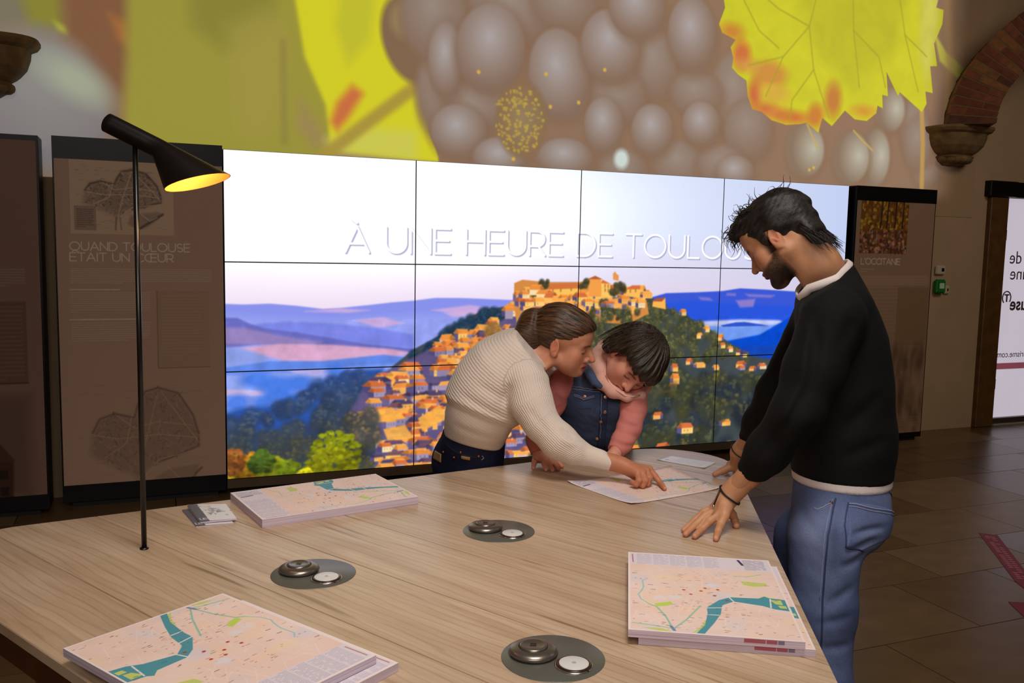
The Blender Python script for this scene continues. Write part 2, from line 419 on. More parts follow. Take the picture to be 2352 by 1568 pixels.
# the right hand valley
pc.poly([(2.938, 1.118), (3.161, 1.173), (3.431, 1.18), (3.668, 1.19), (3.829, 1.211), (4.078, 1.201), (4.465, 1.181), (5.1, 1.163), (5.194, -0.037), (2.979, 0.099)], (58, 88, 214), .004)
pc.poly([(2.977, 1.086), (3.434, 1.117), (4.043, 1.081), (5.108, 1.057), (5.12, 0.911), (2.983, 0.94)], (36, 84, 222), .02, .8)
for pts in ([(3.452, 1.143), (3.551, 1.137), (3.576, 1.116), (3.473, 1.123)], [(3.793, 1.116), (3.978, 1.129), (3.961, 1.067), (3.837, 1.061)], [(3.881, 1.167), (4.165, 1.156), (4.124, 1.139), (3.915, 1.146)], [(3.709, 1.173), (3.79, 1.17), (3.791, 1.153), (3.702, 1.157)]):
    pc.poly(pts, (170, 136, 200), .01, .75)
pc.poly([(3.461, 0.957), (3.842, 0.969), (4.22, 0.958), (4.308, 0.922), (3.846, 0.904), (3.443, 0.917)], (206, 208, 244), .01, .95)
pc.poly([(3.443, 0.924), (3.928, 0.917), (4.222, 0.923), (4.059, 0.822), (3.77, 0.793), (3.528, 0.798)], (118, 160, 240), .02, .9)
pc.poly([(3.662, 0.924), (3.803, 0.946), (3.885, 0.948), (4.053, 0.926), (4.116, 0.914), (3.683, 0.913)], (44, 84, 196), .003)
pc.poly([(3.689, 0.795), (4.036, 0.846), (4.222, 0.934), (4.389, 1.016), (5.104, 1.112), (5.147, 0.562), (3.699, 0.607)], (6, 74, 206), .008)
pc.poly([(3.773, 0.741), (4.275, 0.765), (5.13, 0.783), (5.147, 0.562), (3.863, 0.602)], (22, 70, 178), .02, .9)
# wooded hill
pc.poly([(1.057, 0.682), (1.206, 0.796), (1.358, 0.872), (1.45, 0.921), (1.512, 0.968), (1.7, 1.056), (1.927, 1.091), (1.99, 1.213), (2.156, 1.25), (2.501, 1.252), (2.973, 1.176), (3.166, 1.065), (3.322, 1.011), (3.522, 0.922), (3.687, 0.825), (3.813, 0.754), (3.941, 0.682), (4.505, 0.589), (5.146, 0.569), (5.232, -0.533), (1.002, -0.168)], (66, 74, 78), .004)
pc.poly([(-0.038, 0.421), (0.106, 0.456), (0.212, 0.459), (0.32, 0.47), (0.374, 0.507), (0.484, 0.545), (0.54, 0.585), (0.61, 0.608), (0.709, 0.642), (0.852, 0.672), (0.998, 0.676), (1.063, -0.173), (-0.044, -0.078)], (44, 84, 168), .02)
pc.poly([(-0.04, 0.256), (0.319, 0.304), (0.652, 0.357), (1.059, 0.424), (1.063, -0.173), (-0.044, -0.078)], (44, 66, 120), .05, .8)
pc.poly([(-0.042, 0.145), (0.317, 0.148), (0.652, 0.212), (1.06, 0.246), (1.063, -0.173), (-0.044, -0.078)], (48, 62, 92), .04, .8)
def tree(x, y, r, c, lit):
    c = np.array(c, float)*rnd.uniform(.85, 1.15); lit = np.array(lit, float)*rnd.uniform(.75, 1.1)
    pc.ell((x, y-r*.1), r*.85, r*.95, c*.86, soft=r*.28, alpha=.85)
    for j in range(16):
        a = rnd.uniform(0, 6.28); q = rnd.uniform(.05, .9)*r
        px, py = x+math.cos(a)*q*.85, y+math.sin(a)*q
        f = np.clip(.42+(py-y)/r*.5+(px-x)/r*.3+rnd.uniform(-.25, .25), 0, 1)
        pc.ell((px, py), r*rnd.uniform(.1, .24), r*rnd.uniform(.08, .2), c*.75*(1-f)+lit*1.12*f, soft=.004, alpha=.62)
def inside(p, poly):
    x, y = p; r_ = False; n = len(poly)
    for i in range(n):
        (ax, ay), (bx, by) = poly[i], poly[(i+1) % n]
        if (ay > y) != (by > y) and x < (bx-ax)*(y-ay)/(by-ay)+ax: r_ = not r_
    return r_
def scatter(poly, n, fn, order=True):
    xs = [p[0] for p in poly]; ys = [p[1] for p in poly]; out = []
    while len(out) < n:
        p = (rnd.uniform(min(xs), max(xs)), rnd.uniform(min(ys), max(ys)))
        if inside(p, poly): out.append(p)
    for p in sorted(out, key=lambda q: -q[1]): fn(*p)
def hill_tree(x, y): tree(x, y, rnd.uniform(.03, .055), (78, 82, 62), (142, 136, 66))
def dark_tree(x, y): tree(x, y, rnd.uniform(.06, .11), rnd.choice(((46, 56, 74), (60, 66, 58), (70, 72, 50))), rnd.choice(((112, 110, 60), (96, 104, 66), (128, 116, 62))))
def blue_tree(x, y):
    f = min(1, max(0, (.62-y)/.45)); g = min(1, x/1.2)
    tree(x, y, rnd.uniform(.04, .075), (48+14*f+10*g, 86-12*f, 172-82*f-30*g), (62+40*f+20*g, 104-4*f, 190-112*f-40*g))
scatter([(3.013, 1.118), (3.322, 1.011), (3.522, 0.922), (3.813, 0.754), (3.942, 0.661), (3.222, 0.655), (2.695, 0.767), (2.612, 1.088)], 150, hill_tree)
scatter([(2.611, 1.119), (2.974, 1.164), (3.166, 1.065), (3.216, 0.788), (2.695, 0.767)], 60, hill_tree)
scatter([(1.117, 0.698), (1.237, 0.801), (1.358, 0.863), (1.512, 0.959), (1.701, 1.044), (1.894, 1.073), (1.736, 0.88), (1.39, 0.797)], 60, lambda x, y: tree(x, y, rnd.uniform(.025, .045), (34, 62, 96), (62, 92, 90)))
scatter([(2.998, 0.562), (3.622, 0.534), (4.336, 0.488), (4.52, 0.366), (5.159, 0.413), (5.229, -0.495), (2.37, -0.253), (2.938, 0.168)], 210, dark_tree)
scatter([(0.001, 0.392), (0.32, 0.445), (0.54, 0.563), (0.766, 0.634), (0.939, 0.663), (0.852, 0.521), (0.911, 0.343), (0.972, -0.046), (-0.005, -0.025)], 190, blue_tree)
# houses
def house(x, y, w, h, lit=.6, roof=None):
    wl = rnd.choice(((252, 206, 116), (255, 190, 96), (250, 222, 170), (246, 176, 92))) if rnd.random() < lit else rnd.choice(((168, 152, 182), (136, 126, 168), (196, 180, 196)))
    ws = rnd.choice(((92, 84, 134), (110, 96, 138), (78, 74, 122)))
    rf = roof or (rnd.choice(((238, 142, 62), (214, 112, 62), (252, 168, 78))) if rnd.random() < lit else rnd.choice(((104, 78, 104), (126, 84, 92), (84, 70, 104))))
    d = w*rnd.uniform(.35, .6)*rnd.choice((1, 1, -1)); y -= h*.3
    if lit < .75: wl = wl if rnd.random() < .5 else rnd.choice(((168, 152, 182), (146, 134, 172), (204, 186, 190)))
    pc.poly([(x, y), (x+w, y), (x+w, y+h), (x, y+h)], wl, .002)
    ex = x if d > 0 else x+w
    pc.poly([(ex-d, y+abs(d)*.25), (ex, y), (ex, y+h), (ex-d, y+h+abs(d)*.1)], ws, .002)
    rh = h*rnd.uniform(.45, .8)
    if d < 0:
        pc.poly([(x-w*.06, y+h-.004), (x+w*.2, y+h+rh*.85), (x+w-d*.3, y+h+rh), (x+w-d*1.08, y+h-d*.05), (x+w, y+h-.006)], rf, .002)
        pc.poly([(x+w-d*1.08, y+h-d*.05), (x+w-d*.3, y+h+rh), (x+w, y+h+rh*.5), (x+w, y+h-.006)], [v*.72 for v in rf], .003, .7)
        pc.line([(x+w*.2, y+h+rh*.85), (x+w-d*.3, y+h+rh)], .006, [min(255, v*1.2) for v in rf], .7)
        return
    pc.poly([(x-d*1.08, y+h+d*.05), (x-d*.3, y+h+rh), (x+w*.8, y+h+rh*.85), (x+w*1.06, y+h-.004), (x, y+h-.006)], rf, .002)
    pc.line([(x-d*.3, y+h+rh), (x+w*.8, y+h+rh*.85)], .006, [min(255, v*1.2) for v in rf], .7)
    pc.poly([(x-d*1.08, y+h+d*.05), (x-d*.3, y+h+rh), (x, y+h+rh*.5), (x, y+h-.006)], [v*.72 for v in rf], .003, .7)
    for q in range(rnd.choice((1, 2, 3))):
        wx = x+w*(.2+.28*q)
        pc.poly([(wx, y+h*.35), (wx+w*.1, y+h*.35), (wx+w*.1, y+h*.7), (wx, y+h*.7)], [v*.6 for v in wl], .002, .55)
    if rnd.random() < .5: pc.poly([(x+w*.5, y+h+rh*.6), (x+w*.6, y+h+rh*.6), (x+w*.6, y+h+rh*1.25), (x+w*.5, y+h+rh*1.25)], (250, 190, 120), .001)
pc.poly([(0.91, 0.606), (1.147, 0.715), (1.389, 0.827), (1.671, 0.897), (1.928, 1.03), (2.098, 0.905), (2.19, -0.077), (0.942, -0.043), (0.955, 0.341), (0.766, 0.38)], (96, 84, 128), .01)
scatter([(1.313, 0.799), (1.544, 0.89), (1.703, 0.911), (1.943, 1.121), (2.092, 1.121), (2.004, 0.597), (1.36, 0.679)], 80, lambda x, y: house(x, y, rnd.uniform(.045, .09), rnd.uniform(.028, .048), .75))
scatter([(0.896, 0.577), (1.177, 0.655), (1.516, 0.704), (2.003, 0.628), (2.155, -0.042), (0.913, -0.041), (0.971, 0.281), (0.824, 0.377)], 210, lambda x, y: house(x, y, rnd.uniform(.05, .115), rnd.uniform(.028, .052), .66))
for pts in ([(0.824, 0.391), (1.059, 0.409), (1.15, 0.33), (0.882, 0.301)], [(1, 0.264), (1.15, 0.285), (1.212, 0.192), (1.03, 0.188)], [(1.241, 0.325), (1.394, 0.408), (1.458, 0.314), (1.272, 0.233)]):
    pc.poly(pts, (252, 178, 74), .004, .85)
scatter([(0.766, 0.409), (0.911, 0.431), (0.971, 0.192), (0.766, 0.234)], 12, lambda x, y: tree(x, y, .06, (84, 84, 84), (150, 120, 78)))
# hill-top village in the sun
def blk(pts, c, a=1.): pc.poly(pts, c, .002, a)
blk([(1.927, 1.091), (1.927, 1.243), (1.989, 1.267), (2.19, 1.25), (2.431, 1.251), (2.535, 1.277), (2.679, 1.214), (2.935, 1.202), (2.994, 1.118), (3.017, 1.021), (2.835, 0.942), (2.617, 0.96), (2.337, 0.901), (1.964, 0.907)], (214, 138, 68))
for i in range(85):
    x0 = rnd.uniform(0, 1)
    base = ([(1.943, 1.121), (2.977, 1.086)]); X = base[0][0]+(base[1][0]-base[0][0])*x0
    house(X, base[0][1]+rnd.uniform(-.1, .055), rnd.uniform(.045, .09), rnd.uniform(.03, .05), .93)
for pts, c in (([(2.117, 1.198), (2.432, 1.22), (2.442, 1.114), (2.112, 1.121)], (250, 196, 92)), ([(2.097, 1.195), (2.197, 1.238), (2.431, 1.251), (2.446, 1.208)], (212, 116, 60)),
               ([(2.511, 1.151), (2.51, 1.277), (2.609, 1.277), (2.614, 1.145)], (244, 160, 74)), ([(2.496, 1.274), (2.559, 1.299), (2.62, 1.274)], (178, 92, 58)), ([(2.614, 1.145), (2.61, 1.249), (2.686, 1.24), (2.689, 1.138)], (252, 200, 98)), ([(2.607, 1.246), (2.62, 1.271), (2.689, 1.24)], (220, 110, 60)),
               ([(2.819, 1.151), (2.825, 1.208), (2.935, 1.215), (2.938, 1.138)], (250, 190, 90)), ([(2.81, 1.202), (2.868, 1.231), (2.938, 1.231), (2.935, 1.202)], (216, 112, 60)), ([(2.706, 1.272), (2.705, 1.316), (2.722, 1.332), (2.734, 1.313), (2.752, 1.304), (2.753, 1.262)], (234, 150, 84)),
               ([(3.045, 1.073), (3.05, 1.118), (3.155, 1.141), (3.163, 1.052)], (250, 182, 82)), ([(3.039, 1.112), (3.079, 1.137), (3.159, 1.141), (3.126, 1.111)], (170, 84, 62)), ([(2.647, 1.119), (2.754, 1.138), (2.75, 1.049), (2.656, 1.049)], (240, 160, 80)), ([(1.978, 1.176), (2.063, 1.213), (2.112, 1.121), (1.993, 1.109)], (232, 150, 66)),
               ([(1.862, 1.049), (1.921, 1.054), (1.922, 0.993), (1.863, 0.994)], (168, 150, 176))):
    blk(pts, c)
for X in [(2.158, 1.176), (2.219, 1.179), (2.281, 1.182), (2.363, 1.189), (2.636, 1.214), (2.662, 1.211), (2.638, 1.183), (2.663, 1.18), (2.848, 1.176), (2.892, 1.18)]:
    pc.poly([(X[0], X[1]), (X[0]+.012, X[1]), (X[0]+.012, X[1]+.025), (X[0], X[1]+.025)], (176, 112, 56), .001, .8)
for x, y in [(2.744, 1.231), (2.781, 1.215), (2.723, 1.208), (2.466, 1.23), (2.157, 1.228), (2.064, 1.188), (2.627, 1.088), (2.685, 1.055), (2.759, 1.016), (2.833, 0.99), (2.543, 1.025)]:
    for _k in range(5): tree(x+rnd.uniform(-.03, .03), y+rnd.uniform(-.03, .03), rnd.uniform(.016, .032), (70, 70, 48), (124, 110, 56))
for x0, x1, yb in ((1238, 1332, 676), (1186, 1240, 690), (1405, 1472, 690), (1250, 1330, 690)):
    pass
for p_ in [(1.991, 1.176), (2.044, 1.201), (2.098, 1.176), (2.159, 1.145), (2.22, 1.139), (2.295, 1.145), (2.365, 1.139), (2.42, 1.151), (2.484, 1.12), (2.655, 1.106), (2.72, 1.1), (2.783, 1.138), (2.865, 1.119), (2.924, 1.106), (2.092, 1.121), (2.012, 1.121), (2.245, 1.108), (2.331, 1.101)]:
    house(p_[0], p_[1]-.03, rnd.uniform(.05, .085), rnd.uniform(.03, .045), .97)
scatter([(1.996, 0.968), (2.437, 1.041), (2.758, 1.048), (3.016, 1.037), (3.301, 0.619), (2.938, 0.168), (2.364, -0.058), (2.086, -0.037)], 190, hill_tree)
for x, y in [(1.783, 0.934), (1.751, 0.916), (1.8, 0.904)]: tree(x, y, .05, (150, 110, 60), (206, 150, 72))
# scattered villas on the right
for x, y, w, h in VILLAS: house(x, y, w*.8, h*.72, .85)
for x, y in [(3.447, 0.833), (3.639, 0.812), (3.306, 1.012), (3.675, 0.754), (3.817, 0.692), (3.883, 0.677), (3.524, 0.882), (3.749, 0.722)]: house(x, y, .04, .03, .95)
scatter([(3.077, 0.477), (3.665, 0.471), (4.296, 0.429), (4.44, 0.226), (3.087, 0.226)], 40, dark_tree)
# yellow bushes in front
def bush(x, y, r, c, n):
    for i in range(n):
        a = rnd.uniform(0, 6.28); q = math.sqrt(rnd.random())*r
        px, py = x+math.cos(a)*q, y+math.sin(a)*q*.95
        f = np.clip(.35+(py-y)/r*.35+rnd.uniform(-.25, .35), 0, 1)
        col = np.array(c)*(.45+.75*f); pc.ell((px, py), rnd.uniform(.008, .022), rnd.uniform(.007, .016), np.clip(col, 0, 255), soft=.004, alpha=.9)
for (x, y), r, c in (([(0.68, 0.109)][0], .17, (150, 158, 22)), ([(0.651, -0.006)][0], .18, (150, 150, 20)), ([(0.049, 0.041)][0], .12, (232, 200, 20)), ([(0.142, 0.062)][0], .1, (206, 140, 26)),
                     ([(0.262, 0.038)][0], .1, (160, 160, 26)), ([(0.371, 0.016)][0], .09, (130, 150, 26)), ([(0.482, -0.016)][0], .05, (216, 206, 24)), ([(0.023, 0.113)][0], .09, (180, 104, 46)), ([(0.209, 0.099)][0], .08, (90, 120, 40))):
    bush(x, y, r, c, int(1500*r))
pc.blur(.0029)
g = pc.noise(14, 3, 5)
low = (pc.V < 1.0)[..., None]
pc.a = np.where(low, np.clip(pc.a*(.9+.2*g[..., None]), 0, 1), pc.a).astype(np.float32)
# the title: white letters with a soft lower edge
(tx, ty), (tx2, ty2) = [(0.745, 1.439), (3.635, 1.437)]
cap = .165
for dx, dy, c, w_, a in ((.009, -.009, (146, 146, 188), .015, .55), (.005, -.005, (170, 170, 208), .015, .75), (0, 0, (255, 255, 255), .0155, 1)):
    pc.text('\u00c0 UNE HEURE DE TOULOUSE', tx+dx, ty+dy, cap, c, w_, .17, a, width=TITLE_W)
screen_mat = picture('video_wall_picture', pc.a, rough=.25, emit=1.0, base_rgb=(8, 8, 10), spec=.4)

vw = empty('video_wall', (SW/2, .05, 0), 'large video wall of twelve screens showing a hill-top village at sunrise', 'screen')
dw, dh = SW/4, SH/3
disp_me = box_me(-dw/2+.0008, dw/2-.0008, 0, .09, -dh/2+.0008, dh/2-.0008); disp_me.materials.append(black_matt)
for j in range(3):
    for i in range(4):
        d = bpy.data.objects.new('display', disp_me); COL.objects.link(d); d.parent = vw
        d.location = (i*dw+dw/2-SW/2, -.05, .1+j*dh+dh/2)
        bz = .0035
        bm = bmesh.new()
        q = [bm.verts.new((sx*(dw/2-bz), -.0015, sz*(dh/2-bz))) for sx, sz in ((-1, -1), (1, -1), (1, 1), (-1, 1))]
        bm.faces.new(q); me = bm_me(bm)
        set_uv(me, lambda co, i=i, j=j: ((i*dw+dw/2+co.x)/SW, (j*dh+dh/2+co.z)/SH))
        link('screen', me, screen_mat, d)
plinth_m = mat('plinth_bronze', (84, 66, 48), .45, noise=.15, nscale=6)
for a, b in ((0, 1.62), (1.62, 3.25), (3.25, SW)):
    link('plinth', box_me(a-SW/2+.001, b-SW/2-.001, -.065, .05, .045, .0985), plinth_m, vw)
link('base', box_me(-SW/2, SW/2, 0, .1, 0, .045), black_matt, vw)
link('back_frame', box_me(-SW/2, SW/2, .042, .2, .1, .1+SH), black_matt, vw)

# ------------------------------------------------------------------ the projected picture on the upper wall
PX0, PX1, PZ0, PZ1 = -1.75, 6.55, 1.95, 3.95
pj = Paint(PX1-PX0, PZ1-PZ0, 200, (136, 108, 84), PX0, PZ0)
n = pj.noise(1.2, 21, 3)
pj.a *= (.9+.2*n[..., None])
pj.poly([(-1.71, 3.015), (-0.916, 3.119), (-0.856, 2.83), (-0.995, 2.741), (-1.06, 2.808), (-1.725, 2.664)], (112, 112, 92), .06)
pj.poly([(-1.117, 3.093), (-0.87, 3.125), (-0.854, 2.88), (-0.857, 2.793), (-0.925, 2.823), (-1.037, 2.822)], (128, 130, 40), .04)
pj.poly([(-0.87, 3.125), (-0.519, 3.171), (-0.479, 2.769), (-0.505, 2.69), (-0.549, 2.351), (-0.566, 2.168), (-0.758, 2.156), (-0.678, 2.495), (-0.79, 2.712), (-0.858, 2.755)], (118, 78, 54), .05)
pj.poly([(-0.62, 2.932), (-0.525, 2.892), (-0.479, 2.782), (-0.504, 2.741), (-0.575, 2.785)], (170, 104, 46), .03, .8)
pj.poly([(-0.923, 2.86), (-0.891, 2.801), (-0.845, 2.786), (-0.86, 2.83)], (176, 190, 50), .01, .9)
pj.ell([(-0.972, 2.382)][0], .35, .42, (136, 142, 140), soft=.07, rgb2=(118, 118, 124), hl=(.2, .4), ang=.5)
pj.ell([(-0.806, 2.522)][0], .2, .1, (166, 180, 152), soft=.06, ang=-.55, alpha=.8)
pj.poly([(-0.519, 3.171), (0.704, 3.331), (0.703, 1.991), (-0.066, 1.956), (-0.565, 2.194), (-0.548, 2.403), (-0.531, 2.636)], (150, 148, 48), .04)
pj.poly([(-0.175, 3.216), (0.373, 3.288), (0.316, 2.959), (0.049, 2.771), (-0.154, 2.907)], (124, 126, 42), .06, .8)
pj.poly([(0.051, 2.93), (0.264, 3.061), (0.425, 2.971), (0.395, 2.449), (0.256, 2.219), (0.096, 2.291)], (158, 150, 62), .06, .7)
pj.poly([(0.384, 2.886), (0.411, 2.888), (0.421, 2.23), (0.388, 2.228)], (132, 122, 60), .02, .8)
pj.poly([(0.506, 2.541), (0.703, 2.247), (0.589, 2.212), (0.477, 2.345)], (152, 132, 84), .04, .8)
pj.poly([(0.449, 3.298), (1.139, 3.388), (1.201, 3.057), (1.294, 2.866), (1.434, 2.763), (1.374, 2.554), (1.423, 2.381), (1.463, 2.161), (0.703, 2.205), (0.669, 2.498), (0.535, 2.792)], (216, 214, 8), .012)
pj.poly([(0.789, 3.342), (1.02, 3.373), (0.963, 2.946), (0.818, 2.763), (0.732, 3.005)], (190, 192, 36), .04, .8)
pj.poly([(0.674, 2.274), (0.995, 2.381), (1.298, 2.373), (1.3, 2.161), (0.703, 2.185)], (206, 208, 92), .05, .8)
pj.line([(1.418, 2.776), (1.114, 2.533), (0.877, 2.344), (0.646, 2.153)], .085, (166, 146, 52), .95, .02)
pj.poly([(0.746, 2.519), (0.847, 2.64), (0.92, 2.589), (0.819, 2.425), (0.746, 2.335), (0.703, 2.389)], (206, 92, 62), .03, .9)
pj.blur(.012)
pj.poly([(1.124, 3.386), (9.057, 4.425), (9.426, 1.951), (1.478, 1.726), (1.45, 2.205), (1.376, 2.378), (1.408, 2.586), (1.428, 2.769), (1.309, 2.839), (1.166, 2.953), (1.126, 3.105)], (134, 106, 88), .008)
def grape(px, rx, ry, c=(170, 167, 170), rim=(122, 100, 88), ang=0., hl=(-.1, .25), a=1., soft=.012):
    pj.ell((px[0]+.01, px[1]-.02), rx*1.07, ry*1.06, (116, 88, 70), ang, .04, .55)
    pj.ell(px, rx, ry, c, ang, soft, a, rim, hl)
gr = (150, 148, 150)
pj.ell([(1.247, 2.976)][0], .2, .3, (118, 94, 72), soft=.02, ang=.3); pj.ell([(1.201, 3.099)][0], .1, .12, (140, 122, 84), soft=.03)
for px, rx, ry in GRAPES_DIM: grape(px, rx*1.2, ry*1.2, (146, 136, 130), (124, 102, 90), soft=.03)
for px, rx, ry, an in GRAPES: grape(px, rx*1.1, ry*1.1, ang=an)
sp = random.Random(3)
c0 = [(2.073, 2.502)][0]
pj.ell(c0, .2, .27, (142, 124, 92), soft=.02, rgb2=(124, 98, 70))
for i in range(150):
    a = sp.uniform(0, 6.28); q = math.sqrt(sp.random())*.19
    pj.ell((c0[0]+math.cos(a)*q-.02, c0[1]+math.sin(a)*q*1.25), sp.uniform(.006, .014), sp.uniform(.005, .012), (190, 164, 60), soft=.006, alpha=.8)
for px, rx, ry in GRAPES_LIT: grape(px, rx, ry, (186, 188, 172), (124, 108, 94), hl=(.45, .1), soft=.015)
for px in [(1.736, 2.806), (2.252, 2.838), (2.52, 2.659), (2.728, 2.912), (2.88, 2.254), (2.011, 2.222), (2.293, 2.611), (4.709, 2.302), (4.665, 2.282)]: pj.ell(px, .014, .014, (214, 176, 70), soft=.006)
pj.ell([(2.891, 2.271)][0], .06, .07, (206, 226, 222), soft=.02)
for pts in ([(4.618, 2.651), (4.693, 2.532), (4.743, 2.464)], [(5.111, 2.631), (5.226, 2.548), (5.327, 2.482)]): pj.line(pts, .02, (196, 170, 96), .8, .006)
pj.poly([(5.929, 3.541), (6.098, 3.374), (6.345, 3.248), (6.784, 3.173), (6.744, 3.034), (6.303, 3.131), (6.028, 3.293)], (196, 196, 70), .015, .95)
pj.line([(5.851, 2.887), (5.894, 2.572), (5.916, 2.157)], .05, (188, 150, 76), .95, .01)
pj.poly([(5.986, 4.023), (6.087, 4.036), (6.171, 3.418), (6.291, 2.712), (6.135, 2.701), (6.098, 3.374)], (176, 138, 84), .03, .6)
leaf = [(3.701, 3.724), (3.763, 3.48), (3.713, 3.35), (3.748, 3.288), (3.873, 3.248), (3.831, 3.188), (3.86, 3.107), (3.852, 3.033), (3.912, 2.985), (3.994, 2.946), (4.013, 2.826), (4.065, 2.728), (4.159, 2.714), (4.257, 2.656), (4.406, 2.629), (4.551, 2.646), (4.612, 2.661), (4.739, 2.589), (4.772, 2.711), (4.876, 2.651), (5.005, 2.789), (5.113, 2.725), (5.246, 2.72), (5.346, 2.793), (5.355, 2.856), (5.415, 2.838), (5.401, 2.95), (5.464, 2.944), (5.433, 3.141), (5.516, 3.029), (5.576, 2.954), (5.593, 2.988), (5.86, 2.839), (5.909, 2.918), (5.885, 3.02), (5.972, 3.012), (5.921, 3.238), (6.002, 3.246), (5.949, 3.433), (6.03, 3.607), (6.034, 3.729), (5.946, 3.737), (6.016, 4.027)]
sl, mk = pj.mask(leaf, .004)
before = pj.a.copy()
pj.poly(leaf, (206, 208, 6), .004)
pj.poly([(4.387, 3.813), (5.665, 3.981), (5.526, 3.317), (5.074, 2.987), (4.69, 3.233)], (188, 190, 4), .08, .9)
pj.poly([(5.763, 3.994), (6.016, 4.027), (5.971, 3.361), (5.9, 3.021), (5.771, 3.341)], (206, 206, 96), .05, .8)
for px, rx, ry, c in LEAF_RED: pj.ell(px, rx, ry, c, soft=.04, alpha=.85)
for pts in ([(3.894, 3.618), (4.097, 3.342), (4.295, 3.228)], [(5.006, 3.894), (5.049, 3.446), (5.144, 2.993)], [(4.692, 3.853), (4.588, 3.43), (4.342, 3.165), (4.19, 2.843)], [(4.588, 3.43), (4.655, 3.091), (4.839, 2.72)], [(5.472, 3.956), (5.611, 3.47), (5.8, 3.013)], [(3.972, 3.693), (4.276, 3.531), (4.588, 3.43)], [(4.342, 3.165), (4.008, 3.065)], [(5.049, 3.446), (5.337, 3.262), (5.429, 3.018)], [(4.655, 3.091), (4.451, 2.83), (4.439, 2.673)], [(5.611, 3.47), (5.873, 3.315)]):
    pj.line(pts, .014, (164, 160, 10), .7, .006)
ln = pj.noise(9, 77, 3)
pj.a *= (.96+.08*ln[..., None])
full = np.zeros((pj.H, pj.W), np.float32); full[sl] = mk
pj.a = before*(1-full[..., None])+pj.a*full[..., None]
fade = np.clip((6.36-pj.U)/.5, 0, 1)*np.clip((pj.U-PX0)/.5, 0, 1)
fade = fade*fade*(3-2*fade)
lowf = np.clip((pj.V-2.06)/.14, 0, 1); fade = np.where(pj.U > 5.6, fade*lowf, fade)
lin = np.where(pj.a <= .04045, pj.a/12.92, ((np.clip(pj.a, 0, 1)+.055)/1.055)**2.4)*fade[..., None]
pj.a = np.where(lin <= .0031308, lin*12.92, 1.055*np.power(np.maximum(lin, 1e-8), 1/2.4)-.055).astype(np.float32)
proj_mat = picture('projected_grapes', pj.a, rough=.9, emit=PROJ_E, spec=.1, base_rgb=(176, 148, 116))
bm = bmesh.new()
q = [bm.verts.new(p) for p in ((PX0, YB-.004, PZ0), (PX1, YB-.004, PZ0), (PX1, YB-.004, PZ1), (PX0, YB-.004, PZ1))]
bm.faces.new(q); me = bm_me(bm); set_uv(me, lambda co: ((co.x-PX0)/(PX1-PX0), (co.z-PZ0)/(PZ1-PZ0)))
tag(link('wall_projection', me, proj_mat), 'projected picture of dark grapes and yellow vine leaves on the upper wall', 'projection')

# ------------------------------------------------------------------ exhibition panels
def quad_me(x0, x1, z0, z1, y):
    bm = bmesh.new(); q = [bm.verts.new(p) for p in ((x0, y, z0), (x1, y, z0), (x1, y, z1), (x0, y, z1))]
    bm.faces.new(q); me = bm_me(bm)
    return set_uv(me, lambda co: ((co.x-x0)/(x1-x0), (co.z-z0)/(z1-z0)))

def engraving(p, x0, z0, x1, z1, ink, paper, seed, a=1.):
    """an old engraved town plan: walls, a river, streets and blocks"""
    rr = random.Random(seed); w, h = x1-x0, z1-z0
    P = lambda x, y: (x0+x*w, z0+y*h)
    body = [P(*q) for q in ((.1, .42), (.12, .6), (.17, .7), (.28, .74), (.42, .7), (.45, .8), (.5, .9), (.6, .93), (.75, .88), (.86, .7), (.9, .55), (.9, .45), (.72, .38), (.6, .34), (.5, .28), (.44, .2), (.4, .25), (.3, .3), (.2, .36))]
    p.poly(body, ink, .02, .42*a)
    p.poly([P(*q) for q in ((.55, .1), (.57, .22), (.68, .28), (.9, .3), (.88, .2), (.75, .06), (.66, .03))], ink, .008, .35*a)
    p.line(body[1:14], .012, ink, .7*a, .003); p.line([P(.68, .05), (P(.92, .27))], .014, ink, .8*a, .003)
    for i in range(520):
        x, y = rr.uniform(.1, .9), rr.uniform(.2, .93)
        if inside(P(x, y), body):
            l = rr.uniform(.01, .045)
            p.line([P(x, y), P(x+l*rr.uniform(-.4, 1), y+l*rr.uniform(-1, 1))], rr.uniform(.003, .008), rr.choice((ink, paper)), .5*a, .002)
    for q in (((.12, .58), (.3, .54), (.6, .56), (.88, .52)), ((.3, .72), (.42, .62), (.6, .66), (.84, .62)), ((.2, .4), (.36, .5), (.4, .7)), ((.45, .22), (.5, .5), (.6, .9)), ((.46, .2), (.6, .36), (.9, .42)), ((.66, .3), (.78, .16), (.86, .22)), ((.62, .9), (.78, .66), (.9, .48))):
        p.line([P(*v) for v in q], .007, paper, .75*a, .002)
    for i in range(80):
        x, y = rr.uniform(.01, .97), rr.uniform(.02, .98); l = rr.uniform(.02, .07)
        if not inside(P(x, y), body): p.line([P(x, y), P(min(.99, x+l), y+rr.uniform(-.012, .012))], .003, ink, .3*a, .002)
    p.line([P(.42, .02), P(.43, .2)], .01, ink, .5*a, .003); p.line([P(.48, .02), P(.47, .2)], .008, ink, .4*a, .003)

paper_l = (186, 152, 130)
